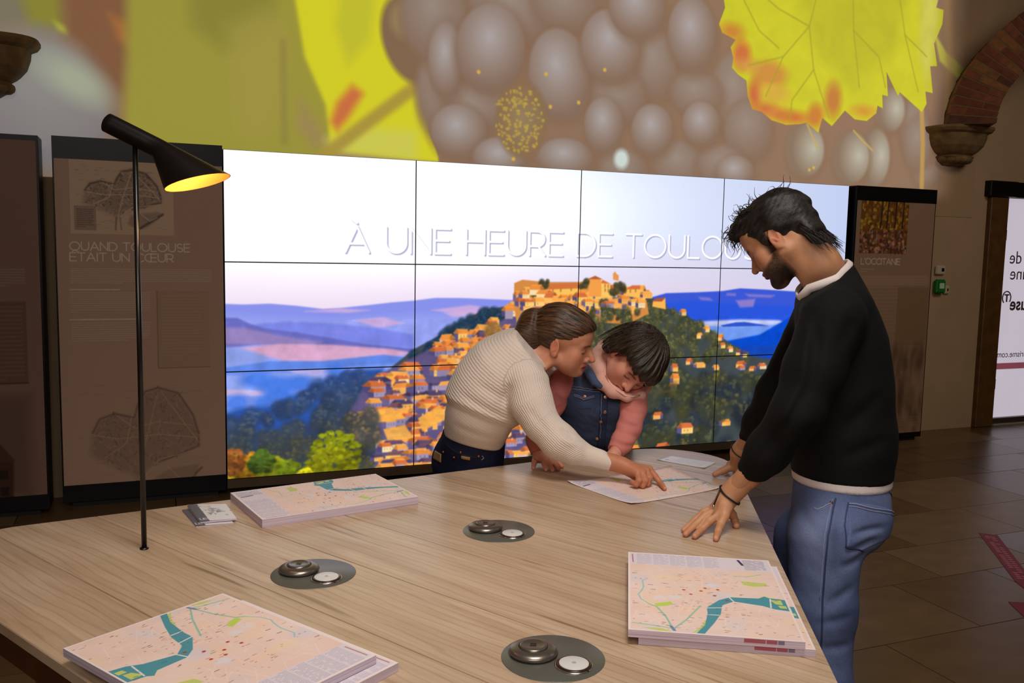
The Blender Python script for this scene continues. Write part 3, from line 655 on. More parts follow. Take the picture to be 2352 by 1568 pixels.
# left panel, with the plan and the title
(lx0, _a), (lx1, _b) = [(-0.922, 2.042), (-0.003, 2.052)]
lx0, lx1, lz0, lz1 = -.918, -.006, .135, 2.04
pp = Paint(lx1-lx0, lz1-lz0, 420, paper_l, lx0, lz0)
a_, b_ = [(-0.842, 2.046), (-0.285, 1.617)]
pp.poly([(a_[0], b_[1]), (b_[0], b_[1]), (b_[0], lz1), (a_[0], lz1)], (210, 180, 152))
engraving(pp, a_[0]+.02, b_[1]+.02, b_[0]-.02, lz1-.02, (96, 76, 66), (214, 186, 160), 4)
pp.poly([(a_[0]+.02, b_[1]+.02), (a_[0]+.135, b_[1]+.02), (a_[0]+.135, b_[1]+.16), (a_[0]+.02, b_[1]+.16)], (168, 140, 120)); pp.textlines(a_[0]+.035, a_[0]+.12, b_[1]+.14, 10, .011, (84, 66, 54), .6, random.Random(8))
t1 = [(-0.853, 1.521), (-0.203, 1.523), (-0.854, 1.459), (-0.297, 1.458)]
wht = (236, 222, 208)
c_ = .047
pp.text('QUAND TOULOUSE', t1[0][0]+.004, t1[0][1], c_, wht, .0062, .17, .9, width=t1[1][0]-t1[0][0])
pp.text('\u00c9TAIT UN C\u0152UR', t1[2][0]+.004, t1[2][1], c_, wht, .0062, .17, .9, width=t1[3][0]-t1[2][0])
rr = random.Random(9)
b1 = [(-0.849, 1.414), (-0.078, 1.321), (-0.853, 1.275), (-0.43, 1.15), (-0.858, 1.098), (-0.431, 0.98), (-0.388, 1.286), (-0.093, 0.819), (-0.848, 0.775), (-0.089, -0.03)]
pp.textlines(b1[0][0], b1[1][0], b1[0][1], 8, (b1[0][1]-b1[1][1])/8, wht, .35, rr, last=.35)
pp.textlines(b1[2][0], b1[2][0]+.26, b1[2][1]+.018, 1, .018, wht, .75, rr, last=1)
pp.textlines(b1[2][0], b1[3][0], b1[2][1], 10, (b1[2][1]-b1[3][1])/10, wht, .3, rr, last=.12)
pp.textlines(b1[4][0], b1[4][0]+.37, b1[4][1]+.02, 1, .018, wht, .75, rr, last=1)
pp.textlines(b1[4][0]+.01, b1[5][0], b1[4][1], 9, (b1[4][1]-b1[5][1])/9, wht, .3, rr, last=.7)
pp.poly([(b1[6][0], b1[7][1]), (b1[7][0], b1[7][1]), (b1[7][0], b1[6][1]), (b1[6][0], b1[6][1])], (174, 140, 114), 0, .7)
pp.line([(b1[6][0], b1[6][1]), (b1[6][0], b1[7][1]), (b1[7][0], b1[7][1])], .006, (138, 108, 86), .7)
pp.textlines(b1[6][0]+.03, b1[7][0]-.04, b1[6][1]-.03, 20, .019, (196, 164, 138), .35, rr)
engraving(pp, b1[8][0], b1[9][1]+.01, b1[9][0], b1[8][1]-.02, (112, 86, 74), (196, 162, 138), 6, .8)
poster_l = picture('poster_old_town', pp.a, rough=.55, spec=.3)

def panel(name, label, x0, x1, ytop, z1, poster_mat, pz0, pz1, px0, px1, depth=.12, y=0.):
    t = empty(name, ((x0+x1)/2, y+depth/2, 0), label, 'panel')
    ox, oy = (x0+x1)/2, y+depth/2
    link('frame', box_me(x0-ox, x1-ox, .004-depth/2, depth/2, .03, z1, .002), black, t)
    link('header', box_me(x0-ox, x1-ox, -depth/2, .003-depth/2, pz1, z1), black, t)
    link('foot', box_me(x0-ox+.05, x1-ox-.05, .02-depth/2, depth/2, 0, .03), black_matt, t)
    link('poster', quad_me(px0-ox, px1-ox, pz0, pz1, -depth/2-.001), poster_mat, t)
    return t
panel('exhibition_panel', 'taupe history panel with an old town plan, left beside the video wall', -.927, -.003, 0, 2.166, poster_l, lz0, lz1, lx0, lx1)

# far left panel
fx1 = -.985
fp = Paint(.95, 2.0, 220, (136, 106, 92), fx1-.95, .12)
f1 = [(-1.291, 1.409), (-1.062, 1.305), (-1.297, 1.231), (-1.061, 0.77), (-1.295, 0.699), (-1.059, -0.047), (-1.325, 0.462), (-1.15, 0.324)]
fp.textlines(f1[0][0], f1[1][0], f1[0][1], 7, (f1[0][1]-f1[1][1])/7, (176, 156, 140), .5, rr, last=.6)
fp.poly([(f1[2][0], f1[3][1]), (f1[3][0], f1[3][1]), (f1[3][0], f1[2][1]), (f1[2][0], f1[2][1])], (112, 84, 64)); fp.line([(f1[2][0], f1[3][1]), (f1[3][0], f1[3][1])], .008, (84, 60, 46))
fp.textlines(f1[2][0]+.03, f1[3][0]-.02, f1[2][1]-.03, 18, .024, (146, 112, 86), .45, rr)
fp.poly([(f1[4][0]-.3, .12), (f1[5][0], .12), (f1[5][0], f1[4][1]), (f1[4][0]-.3, f1[4][1])], (106, 80, 68), .04, .9)
r0 = [(-1.364, 0.565), (-1.232, 0.444), (-1.15, 0.329), (-1.168, -0.219), (-1.392, -0.194)]
fp.poly(r0, (72, 46, 34), .008); fp.poly([(-1.364, 0.565), (-1.232, 0.452), (-1.146, 0.323), (-1.159, 0.319), (-1.372, 0.334)], (84, 54, 38), .006)
for px in [(-1.201, 0.251), (-1.2, 0.153), (-1.203, 0.058)]: fp.poly([(px[0]-.02, px[1]-.025), (px[0]+.02, px[1]-.025), (px[0]+.02, px[1]+.025), (px[0]-.02, px[1]+.025)], (40, 26, 26))
poster_f = picture('poster_tower', fp.a, rough=.6, spec=.25)
panel('exhibition_panel', 'dim brown panel with a brick tower at the left end of the wall', fx1-.96, fx1, 0, 2.15, poster_f, .12, 2.12, fx1-.955, fx1-.012, .2, -.1)

# right panel with the painting
rx0, rx1, rz0, rz1 = 4.905, 5.75, .075, 2.03
rp = Paint(rx1-rx0, rz1-rz0, 330, (150, 120, 98), rx0, rz0)
p1 = [(4.949, 2.032), (5.458, 1.604), (4.979, 1.514), (5.398, 1.512), (5.064, 1.429), (5.731, 1.341), (5.394, 1.322), (5.741, 0.833), (5.096, 1.321), (5.41, 0.84), (5.403, 0.747), (5.731, 0.088)]
x0_, z1_ = p1[0]; x1_, z0_ = p1[1]
rp.poly([(x0_, z0_), (x1_, z0_), (x1_, z1_), (x0_, z1_)], (116, 74, 30))
rq = random.Random(12)
pal_top = ((176, 128, 30), (150, 84, 24), (84, 60, 22), (200, 160, 60)); pal_low = ((170, 96, 70), (96, 50, 44), (206, 150, 130), (62, 44, 50), (150, 120, 110))
for i in range(420):
    x = rq.uniform(x0_, x1_); z = rq.uniform(z0_, z1_); f = (z-z0_)/(z1_-z0_)
    rp.ell((min(max(x, x0_+.012), x1_-.012), min(max(z, z0_+.012), z1_-.012)), rq.uniform(.006, .016), rq.uniform(.006, .02), rq.choice(pal_top if f > .45 else pal_low), soft=.004, alpha=.8)
for fx in (.42, .55, .72, .88): rp.line([(x0_+(x1_-x0_)*fx, z0_+(z1_-z0_)*.5), (x0_+(x1_-x0_)*(fx+.02), z1_-.005)], .016, (52, 34, 20), .85, .004)
rp.text('L\u2019OCCITANIE', p1[2][0], p1[2][1], .048, (206, 186, 170), .009, .14, .85, width=p1[3][0]-p1[2][0])
rp.textlines(p1[2][0], p1[2][0]+.14, p1[2][1]-.04, 2, .02, (190, 168, 150), .5, rr)
rp.poly([(rx0+.06, p1[5][1]), (p1[5][0], p1[5][1]), (p1[5][0], p1[4][1]), (rx0+.06, p1[4][1])], (166, 136, 114), .004, .5)
rp.textlines(rx0+.07, p1[5][0]-.02, p1[4][1]-.02, 5, .02, (186, 160, 140), .25, rr)
rp.poly([(p1[6][0], p1[7][1]), (p1[7][0], p1[7][1]), (p1[7][0], p1[6][1]), (p1[6][0], p1[6][1])], (138, 108, 78), .003, .9)
rp.textlines(rx0+.07, p1[9][0]-.02, p1[8][1], 14, .03, (172, 146, 126), .25, rr)
c0, c1 = p1[10], p1[11]
for i in range(160):
    x = rq.uniform(rx0+.3, c1[0]); z = rq.uniform(c1[1], c0[1]+.05)
    rp.ell((x, z), rq.uniform(.01, .03), rq.uniform(.03, .1), rq.choice(((96, 70, 52), (120, 92, 72), (78, 54, 42), (150, 122, 98))), soft=.02, alpha=.5)
rp.textlines(rx0+.3, c1[0], c1[1]+.12, 5, .022, (160, 136, 112), .3, rr)
poster_r = picture('poster_painting', rp.a, rough=.55, spec=.3)
panel('exhibition_panel', 'taupe panel with a colourful painting, right beside the video wall', 4.895, 5.765, 0, 2.148, poster_r, rz0, rz1, rx0, rx1, .12, -.045)

# small devices on the wall beside the right panel
gb = empty('emergency_call_box', (6.175, 0.262, 1.323), 'small green emergency call box on the wall right of the painting panel', 'alarm')
green = mat('green_plastic', (10, 120, 44), .4); whitep = mat('white_plastic', (196, 180, 158), .5)
link('housing', box_me(-.055, .055, -.05, 0, -.062, .062, .012, 3), green, gb)
link('push_plate', box_me(-.028, .028, -.054, -.049, -.02, .03, .004, 2), mat('call_plate', (190, 220, 190), .4), gb)
sb = empty('wall_socket', (6.18, 0.262, 1.39), 'small white box with a black eye above the green call box', 'switch')
sb.location.z += .075
link('cover', box_me(-.05, .06, -.02, 0, -.035, .045, .006, 2), whitep, sb)
link('eye', box_me(.012, .042, -.024, -.019, -.008, .022, .004), black, sb)
s2 = empty('wall_switch', (6.279, 0.262, 1.3), 'little pale key switch on the wall right of the green call box', 'switch')
link('cover', box_me(-.03, .035, -.015, 0, -.045, .03, .006, 2), whitep, s2)
link('key', box_me(.004, .014, -.02, -.014, -.02, .004), black, s2)

# ------------------------------------------------------------------ door with the printed film
door = struct('door_1', join_me([box_me(6.955, 6.985, YB-.015, YB+.1, 0, 2.15), box_me(8.02, 8.05, YB-.015, YB+.1, 0, 2.15), box_me(6.985, 8.02, YB-.01, YB+.1, .015, .065)]), mat('door_frame_metal', (70, 62, 58), .4, .3))
fm_ = Paint(1.04, 2.08, 260, (212, 203, 218), 6.982, .066)
tt = np.clip((fm_.V-.9)/1.2, 0, 1)[..., None]
fm_.a = fm_.a*(1-tt*.0)
Dz = [(6.966, 0.531), (6.96, 0.589)]
fm_.poly([(6.9, Dz[0][1]), (8.1, Dz[0][1]), (8.1, Dz[1][1]), (6.9, Dz[1][1])], (122, 46, 66))
fm_.a *= .98+.04*fm_.noise(2, 5, 3)[..., None]
film = picture('door_film', fm_.a, rough=.3, emit=DOOR_E, spec=.4, base_rgb=(150, 140, 140))
link('pane', quad_me(6.982, 8.022, .066, 2.146, YB+.03), film, door)
ink = mat('film_print', (84, 78, 80), .6)
def lettering(txt, right_x, z, size, bold=0., parent=None, y=YB+.028, mirror=True, name='lettering', mm=None):
    cu = bpy.data.curves.new('print', 'FONT'); cu.body = txt; cu.size = size; cu.offset = bold; cu.extrude = .0004
    ob = bpy.data.objects.new('print', cu); COL.objects.link(ob)
    me = bpy.data.meshes.new_from_object(ob.evaluated_get(bpy.context.evaluated_depsgraph_get()))
    bpy.data.objects.remove(ob)
    xs = [v.co.x for v in me.vertices]; w = max(xs)
    for v in me.vertices:
        x = v.co.x; v.co = ((right_x+(w-x)) if mirror else (right_x+x), y-v.co.z, z+v.co.y)
    if not mirror: me.flip_normals()
    return link(name, me, mm or ink, parent)
TX = [(7.111, 1.539), (7.133, 1.388), (7.159, 1.099), (7.04, 0.645), (7.106, 1.215)]
lettering('Office de', TX[0][0], TX[0][1], .17, 0, door)
lettering('Tourisme', TX[1][0], TX[1][1], .17, 0, door) if False else lettering('une', TX[1][0], TX[1][1], .17, 0, door)
lettering('Toulouse', TX[2][0], TX[2][1], .17, .004, door)
lettering('toulouse-tourisme.com', TX[3][0], TX[3][1], .085, 0, door)
bm = bmesh.new(); me = tube_me([(TX[4][0]+.0+.055*math.cos(R(a)), YB+.027, TX[4][1]+.06*math.sin(R(a))) for a in range(-40, 231, 15)], .006, 6); link('emblem', me, ink, door); bm.free()
link('emblem', join_me([box_me(TX[4][0]-.03, TX[4][0]+.03, YB+.022, YB+.03, TX[4][1]+.022, TX[4][1]+.034), box_me(TX[4][0]-.005, TX[4][0]+.007, YB+.022, YB+.03, TX[4][1]-.04, TX[4][1]+.03)]), ink, door)
link('rail', box_me(6.99, 8.02, YB-.03, YB+.02, 0.0, .014), mat('threshold_metal', (210, 205, 205), .3, .5), door)
for z in (.35, 1.75): link('hinge', box_me(6.962, 6.98, YB-.03, YB-.014, z, z+.1, .004), mat('steel', (150, 150, 150), .3, 1.), door)
struct('trim_1', box_me(6.73, 6.953, YB-.05, YB+.02, 0, 2.145, .006), wood_post)
struct('trim_2', join_me([box_me(6.685, 7.03, YB-.07, YB+.02, 2.15, 2.29, .004), box_me(7.031, 8.4, YB-.03, YB+.02, 2.15, 2.29)]), black)
struct('trim_3', box_me(8.052, 8.27, YB-.05, YB+.02, 0, 2.145, .006), wood_post)

# floor stickers
st_m = mat('sticker_wine', (112, 16, 38), .5); st_ink = mat('sticker_print', (170, 96, 112), .5)
def sticker(pts, label, lines):
    t = empty('floor_sticker', (pts[0][0], pts[0][1], 0), label, 'sticker')
    wlink('backing', prism_me(pts, .0003, .0018), st_m, t)
    if lines:
        rr_ = random.Random(2); a = Vector(pts[0]); b = Vector(pts[1]); d = Vector(pts[3])-a; w = b-a
        boxes = []
        for row, n in ((.33, 26), (.62, 22)):
            for i in range(n):
                if rr_.random() < .18: continue
                c = a+w*row+d*(.06+.9*i/n); s = w.normalized(); e = d.normalized(); hw = .011
                boxes.append(prism_me([tuple(c-s*hw), tuple(c-s*hw+e*.013), tuple(c+s*hw+e*.013), tuple(c+s*hw)], .0018, .0022))
        wlink('lettering', join_me(boxes), st_ink, t)['kind'] = 'stuff'
sticker([(3.974, -2.145), (4.044, -2.211), (3.276, -3.165), (3.482, -2.77)], 'long wine-red floor sticker with a line of pale print', True)
sticker([(3.214, -2.946), (3.359, -3.019), (3.069, -3.533), (2.883, -3.505)], 'plain wine-red floor sticker nearest the lower right corner', False)

# ------------------------------------------------------------------ stone corbels and the brick rib
stone = mat('corbel_stone', (118, 92, 56), .85, noise=.3, nscale=14, bump=.4, bscale=40)
def corbel(name, cx, z1, label, wid=.30):
    prof = [(.0, -.33), (.10, -.325), (.16, -.29), (.19, -.255), (.165, -.24), (.2, -.22), (.225, -.2), (.262, -.16), (.285, -.1), (.29, -.06), (.325, -.045), (.345, -.02), (.345, 0), (0, 0)]
    rings = []
    for r, z in prof[:-1]:
        a = r*wid/.345+1e-4
        rings.append([Vector((math.copysign(abs(math.cos(t_))**.55, math.cos(t_))*a, -.02-(math.sin(t_)**.55)*a*.85, z)) for t_ in np.linspace(0, PI, 19)] + [Vector((-a, 0, z)), Vector((a, 0, z))])
    t = empty(name, (cx, YB-.001, z1), None); t['kind'] = 'structure'
    link('moulding', rings_me(rings[5:], smooth=False), stone, t)
    o = link('carved_boss', rings_me(rings[:6], smooth=False), stone, t)
    leaves = []
    for i in range(7):
        a = R(20+i*23.3); r = .16*wid/.345
        q = bmesh.new(); bmesh.ops.create_icosphere(q, subdivisions=2, radius=.045, matrix=Matrix.Translation((math.cos(a)*r, -.02-math.sin(a)*r*.85, -.275)) @ Matrix.Diagonal((1, 1, .8, 1)))
        leaves.append(bm_me(q))
    link('leaf_carving', join_me(leaves), stone, t)
    return t
cc = (6.221, 0.1, 2.722)
corbel('corbel', cc[0], cc[2], '', .31)
c2 = (-0.998, 0.1, 2.681)
corbel('corbel', c2[0]-.30, c2[2]+.03, '', .31)
brick_ms = [mat('rib_brick_%s' % n, c, .85, noise=.25, nscale=18, bump=.3, bscale=60) for n, c in (('red', (112, 58, 34)), ('rust', (98, 48, 28)), ('ochre', (118, 74, 38)), ('dark', (80, 42, 26)))]
mortar = mat('rib_mortar', (104, 80, 50), .9)
rib = empty('arch_rib', (cc[0], .1, cc[2])); rib['kind'] = 'structure'
az = R(-38); dv = Vector((math.cos(az), math.sin(az), 0)); side = Vector((-dv.y, dv.x, 0)); RH, RZ = 3.2, 1.5
def rib_pt(t_, rad, lat):
    c = dv*(RH*(1-math.cos(t_)))+Vector((0, 0, RZ*math.sin(t_)))
    tan = (dv*(RH*math.sin(t_))+Vector((0, 0, RZ*math.cos(t_)))).normalized(); nrm = tan.cross(side).normalized()
    return c+nrm*rad+side*lat
s_len = 0; t_ = 0.; ts = [0.]
while len(ts) < 40:
    sp_ = math.hypot(RH*math.sin(t_), RZ*math.cos(t_)); t_ += .066/sp_; ts.append(t_)
for i, (ta, tb) in enumerate(zip(ts, ts[1:])):
    cols = ((-.2, -.068), (-.068, .066), (.066, .2)) if i % 2 else ((-.2, -.135), (-.135, 0.), (0., .135), (.135, .2))
    split = .06 if i % 2 else -.06
    dt = (tb-ta)*.09
    for l0, l1 in cols:
        for ra_, rb_ in ((-.19, split), (split, .19)):
            if ra_ > -.19 and -.14 < l0 and l1 < .14: continue      # hidden inside the rib, above the soffit
            P8 = []
            for tt_ in (ta+dt, tb-dt):
                for rr_, ll in ((ra_+.003, l0+.005), (ra_+.003, l1-.005), (rb_-.003, l1-.005), (rb_-.003, l0+.005)):
                    P8.append(rib_pt(tt_, rr_+rnd.uniform(-.003, .003), ll+rnd.uniform(-.002, .002)))
            bm = bmesh.new(); V = [bm.verts.new(p) for p in P8]
            for f in ((0, 1, 2, 3), (7, 6, 5, 4), (0, 4, 5, 1), (1, 5, 6, 2), (2, 6, 7, 3), (3, 7, 4, 0)): bm.faces.new([V[k_] for k_ in f])
            bmesh.ops.recalc_face_normals(bm, faces=bm.faces[:])
            link('brick', bm_me(bm), rnd.choice(brick_ms), rib)
rings = [[rib_pt(q, -.182, -.192), rib_pt(q, -.182, .192), rib_pt(q, .182, .192), rib_pt(q, .182, -.192)] for q in ts]
link('mortar', rings_me(rings, smooth=False), mortar, rib)

TABLE_R = (.22, .45, .24)
LAMP_D = 2.2
LAMP_W = .55

# ------------------------------------------------------------------ the map table
def wood_mat(name, seed):
    mm, N, L, P = nt(name)
    tc = N.new('ShaderNodeTexCoord')
    mp = N.new('ShaderNodeMapping'); mp.inputs['Rotation'].default_value = (0, 0, R(61.5)); mp.inputs['Location'].default_value = (seed*3.1, seed*1.7, 0)
    L.new(tc.outputs['Object'], mp.inputs['Vector'])
    st = N.new('ShaderNodeMapping'); st.inputs['Scale'].default_value = (1.1, 9, 1); L.new(mp.outputs[0], st.inputs['Vector'])
    n1 = N.new('ShaderNodeTexNoise'); n1.inputs['Scale'].default_value = 1.6; n1.inputs['Detail'].default_value = 4; n1.inputs['Distortion'].default_value = .8
    L.new(st.outputs[0], n1.inputs['Vector'])
    st2 = N.new('ShaderNodeMapping'); st2.inputs['Scale'].default_value = (3, 90, 1); L.new(mp.outputs[0], st2.inputs['Vector'])
    n2 = N.new('ShaderNodeTexNoise'); n2.inputs['Scale'].default_value = 2; n2.inputs['Detail'].default_value = 6
    L.new(st2.outputs[0], n2.inputs['Vector'])
    wv = N.new('ShaderNodeTexWave'); wv.wave_type = 'BANDS'; wv.bands_direction = 'Y'; wv.inputs['Scale'].default_value = 3.5; wv.inputs['Distortion'].default_value = 9; wv.inputs['Detail'].default_value = 3; wv.inputs['Detail Scale'].default_value = 1.2
    st3 = N.new('ShaderNodeMapping'); st3.inputs['Scale'].default_value = (.55, 4, 1); L.new(mp.outputs[0], st3.inputs['Vector']); L.new(st3.outputs[0], wv.inputs['Vector'])
    r1 = N.new('ShaderNodeValToRGB'); e = r1.color_ramp.elements
    e[0].position = .28; e[0].color = (*s2l((178, 150, 122)), 1); e[1].position = .72; e[1].color = (*s2l((206, 182, 156)), 1)
    L.new(n1.outputs['Fac'], r1.inputs['Fac'])
    r2 = N.new('ShaderNodeValToRGB'); e = r2.color_ramp.elements
    e[0].position = .0; e[0].color = (.84, .8, .76, 1); e[1].position = .22; e[1].color = (1, 1, 1, 1); L.new(wv.outputs['Fac'], r2.inputs['Fac'])
    r3 = N.new('ShaderNodeValToRGB'); e = r3.color_ramp.elements
    e[0].position = .35; e[0].color = (.92, .9, .88, 1); e[1].position = .6; e[1].color = (1, 1, 1, 1); L.new(n2.outputs['Fac'], r3.inputs['Fac'])
    # long dark cracks and knots
    st4 = N.new('ShaderNodeMapping'); st4.inputs['Scale'].default_value = (.9, 14, 1); L.new(mp.outputs[0], st4.inputs['Vector'])
    n4 = N.new('ShaderNodeTexNoise'); n4.inputs['Scale'].default_value = 1.3; n4.inputs['Detail'].default_value = 2; L.new(st4.outputs[0], n4.inputs['Vector'])
    r4 = N.new('ShaderNodeValToRGB'); e = r4.color_ramp.elements
    e[0].position = .29; e[0].color = (.5, .42, .36, 1); e[1].position = .33; e[1].color = (1, 1, 1, 1); L.new(n4.outputs['Fac'], r4.inputs['Fac'])
    prev = r1.outputs[0]
    for q in (r2, r3, r4):
        mx = N.new('ShaderNodeMixRGB'); mx.blend_type = 'MULTIPLY'; mx.inputs[0].default_value = .85
        L.new(prev, mx.inputs[1]); L.new(q.outputs[0], mx.inputs[2]); prev = mx.outputs[0]
    L.new(prev, P.inputs['Base Color'])
    P.inputs['Roughness'].default_value = .33; P.inputs['Specular IOR Level'].default_value = .5
    b = N.new('ShaderNodeBump'); b.inputs['Strength'].default_value = .08; b.inputs['Distance'].default_value = .002
    L.new(n2.outputs['Fac'], b.inputs['Height']); L.new(b.outputs[0], P.inputs['Normal'])
    return mm
woods = [wood_mat('oak_board_%s' % n, i) for i, n in enumerate(('pale', 'honey', 'grey'))]
edge_wood = mat('oak_edge_dark', (70, 36, 14), .45, noise=.25, nscale=12)

def rounded(poly, radii, n=14):
    out = []; m_ = len(poly)
    for i in range(m_):
        p = Vector(poly[i]); a = (Vector(poly[i-1])-p); b = (Vector(poly[(i+1) % m_])-p); r = radii[i]
        ang = a.angle(b); d = r/math.tan(ang/2); a.normalize(); b.normalize()
        s = p+a*d; c = p+(a+b).normalized()*(r/math.sin(ang/2)); e = p+b*d
        v0 = s-c; v1 = e-c; tot = v0.angle(v1); sgn = 1 if v0.x*v1.y-v0.y*v1.x > 0 else -1
        for k in range(n+1):
            q = sgn*tot*k/n; out.append((c.x+v0.x*math.cos(q)-v0.y*math.sin(q), c.y+v0.x*math.sin(q)+v0.y*math.cos(q)))
    return out
TE = [(-0.815, -3.071), (0.985, -2.791), (1.335, -3.452), (0.712, -4.537), (-0.725, -3.747), (-0.543, -4.082)]
def isect(p, q, r, s):
    d = (p[0]-q[0])*(r[1]-s[1])-(p[1]-q[1])*(r[0]-s[0])
    a = p[0]*q[1]-p[1]*q[0]; b = r[0]*s[1]-r[1]*s[0]
    return ((a*(r[0]-s[0])-(p[0]-q[0])*b)/d, (a*(r[1]-s[1])-(p[1]-q[1])*b)/d)
vl = isect(TE[0], TE[1], TE[4], TE[5]); vr = isect(TE[0], TE[1], TE[2], TE[3]); vb = isect(TE[4], TE[5], TE[2], TE[3])
outline = rounded([vl, vb, vr], TABLE_R)           # anticlockwise rounded triangle
tcx = sum(p[0] for p in outline)/len(outline); tcy = sum(p[1] for p in outline)/len(outline)
table = empty('map_table', (tcx, tcy, 0), 'large rounded triangular oak table the three visitors lean on', 'table')
def clip(poly, nx, ny, c, keep_less):
    out = []
    for i in range(len(poly)):
        a, b = poly[i], poly[(i+1) % len(poly)]
        da = a[0]*nx+a[1]*ny-c; db = b[0]*nx+b[1]*ny-c
        if not keep_less: da, db = -da, -db
        if da <= 0: out.append(a)
        if da*db < 0:
            f = da/(da-db); out.append((a[0]+(b[0]-a[0])*f, a[1]+(b[1]-a[1])*f))
    return out
nx, ny = .879, .477
joints = [-9, -2.44, -2.21, -1.96, -1.72, -1.48, -1.24, -1.0, -.76, -.52, -.28, 9]
k = 0
for a, b in zip(joints, joints[1:]):
    pl = clip(clip(outline, nx, ny, a+.0006, False), nx, ny, b-.0006, True)
    if len(pl) < 3: continue
    pts = [pl[0]]
    for p in pl[1:]:
        if math.hypot(p[0]-pts[-1][0], p[1]-pts[-1][1]) > 1e-4: pts.append(p)
    wlink('plank', prism_me(pts, TZ-.022, TZ, .0012), woods[(k*2) % 3], table); k += 1
def inset(poly, d):
    c = Vector((tcx, tcy)); out = []
    for i, p in enumerate(poly):
        a = Vector(poly[i-1]); b = Vector(poly[(i+1) % len(poly)]); t = (b-a).normalized(); n = Vector((-t.y, t.x))
        out.append(tuple(Vector(p)+n*d))
    return out
wlink('edge_band', prism_me(inset(outline, .004), TZ-.075, TZ-.0225), edge_wood, table)
wlink('pedestal', prism_me(inset(outline, .42), 0, TZ-.0755), mat('pedestal_wood', (96, 66, 36), .5, noise=.2, nscale=8), table)

# ------------------------------------------------------------------ city maps, painted once
mp_ = Paint(.315, .44, 1150, (234, 207, 197))
def M(s, t): return (s*.315, (1-t)*.44)
n_ = mp_.noise(18, 3, 3)[..., None]
mp_.a = np.clip(mp_.a+(n_-.5)*np.array((.03, .07, .09)), 0, 1).astype(np.float32)
rm = random.Random(21)
for i in range(26):
    c = M(rm.random(), rm.uniform(.22, 1)); mp_.ell(c, rm.uniform(.01, .03), rm.uniform(.01, .025), rm.choice(((222, 204, 206), (240, 206, 180), (216, 210, 218), (236, 214, 170))), soft=.008, alpha=.55)
for i in range(120):
    a = Vector((rm.random(), rm.uniform(.18, 1))); th = rm.uniform(0, 3.2); l = rm.uniform(.04, .2)
    mp_.line([M(a.x-l*math.cos(th)/2, a.y-l*math.sin(th)/2), M(a.x+l*math.cos(th)/2, a.y+l*math.sin(th)/2)], .0011, (244, 226, 216), .7)
def pm(pts): return [M(*p) for p in pts]
def strk(pts, w, c, a=1.): mp_.line(pm(pts), w, c, a)
grn, wat, mint = (196, 208, 118), (78, 150, 166), (150, 196, 178)
mp_.poly(pm([(0.431, 0.963), (0.473, 0.85), (0.457, 0.843), (0.425, 0.921), (0.367, 0.99)]), grn)
mp_.poly(pm([(0.08, 0.964), (0.188, 0.963), (0.258, 0.991), (0.198, 0.996)]), grn); mp_.poly(pm([(0.166, 0.692), (0.265, 0.657), (0.278, 0.685), (0.234, 0.714), (0.169, 0.726)]), (190, 214, 96))
mp_.poly(pm([(0.746, 0.334), (0.916, 0.344), (0.91, 0.379), (0.83, 0.399), (0.761, 0.384)]), grn); mp_.poly(pm([(0.675, 0.605), (0.832, 0.635), (0.876, 0.62), (0.811, 0.606)]), grn)
mp_.poly(pm([(0.39, 0.996), (0.451, 0.897), (0.481, 0.767), (0.484, 0.699), (0.572, 0.6), (0.646, 0.556), (0.825, 0.548), (0.866, 0.517), (0.895, 0.535), (0.987, 0.546), (1.01, 0.682), (0.905, 0.667), (0.832, 0.635), (0.661, 0.606), (0.583, 0.66), (0.56, 0.764), (0.508, 0.87), (0.437, 0.992)]), wat, .0004)
mp_.poly(pm([(0.892, 0.556), (0.963, 0.554), (0.964, 0.611), (0.921, 0.605)]), grn); mp_.poly(pm([(0.931, 0.62), (0.978, 0.62), (0.981, 0.65), (0.937, 0.649)]), grn)
for q in ([(0.486, 0.704), (0.578, 0.69)], [(0.479, 0.781), (0.547, 0.779)], [(0.64, 0.557), (0.661, 0.606)], [(0.898, 0.545), (0.882, 0.65)]): strk(q, .0032, (232, 224, 222))
strk([(0.129, 0.378), (0.094, 0.411), (0.101, 0.493), (0.081, 0.559), (0.064, 0.592), (0.082, 0.651), (0.131, 0.705)], .003, (160, 200, 196)); strk([(0.131, 0.705), (0.176, 0.73), (0.224, 0.828), (0.261, 0.965)], .004, mint)
strk([(0.261, 0.965), (0.347, 0.853), (0.447, 0.683)], .0036, mint); strk([(0.026, 0.926), (0.118, 0.935), (0.261, 0.957)], .004, (170, 200, 160)); strk([(0.251, 0.936), (0.267, 0.977)], .006, (100, 140, 190)); strk([(0.712, 0.267), (0.8, 0.268), (0.9, 0.226)], .003, (160, 200, 190))
for i in range(190):
    x, y = min(.97, max(.03, rm.gauss(.52, .24))), rm.uniform(.24, .97)
    c = rm.choice(((184, 80, 74), (120, 70, 66), (196, 110, 80), (110, 100, 96), (90, 76, 76), (150, 120, 130)))
    w = rm.choice((.002, .003, .006, .009)); q = M(x, y)
    mp_.line([q, (q[0]+w, q[1]+rm.uniform(-.001, .001))], rm.choice((.0012, .0018)), c, rm.uniform(.5, .95))
for x, y in ((.47, .5), (.5, .46), (.4, .55), (.55, .55), (.58, .47), (.36, .5), (.62, .6)): mp_.ell(M(x, y), .0035, .003, (176, 60, 56), soft=.0008)
for x, y, c in ((.3, .6, (222, 222, 232)), (.55, .42, (220, 222, 236)), (.2, .62, (230, 220, 224))): mp_.ell(M(x, y), .014, .012, c, soft=.004, alpha=.7)
lg = pm([(0, 0), (1, 0), (1, .185), (0, .175)])
mp_.poly(lg, (222, 212, 222))
for c_ in range(5):
    mp_.textlines(.02+c_*.037, .052+c_*.037, .432, 17, .0042, (150, 146, 170), .5, rm)
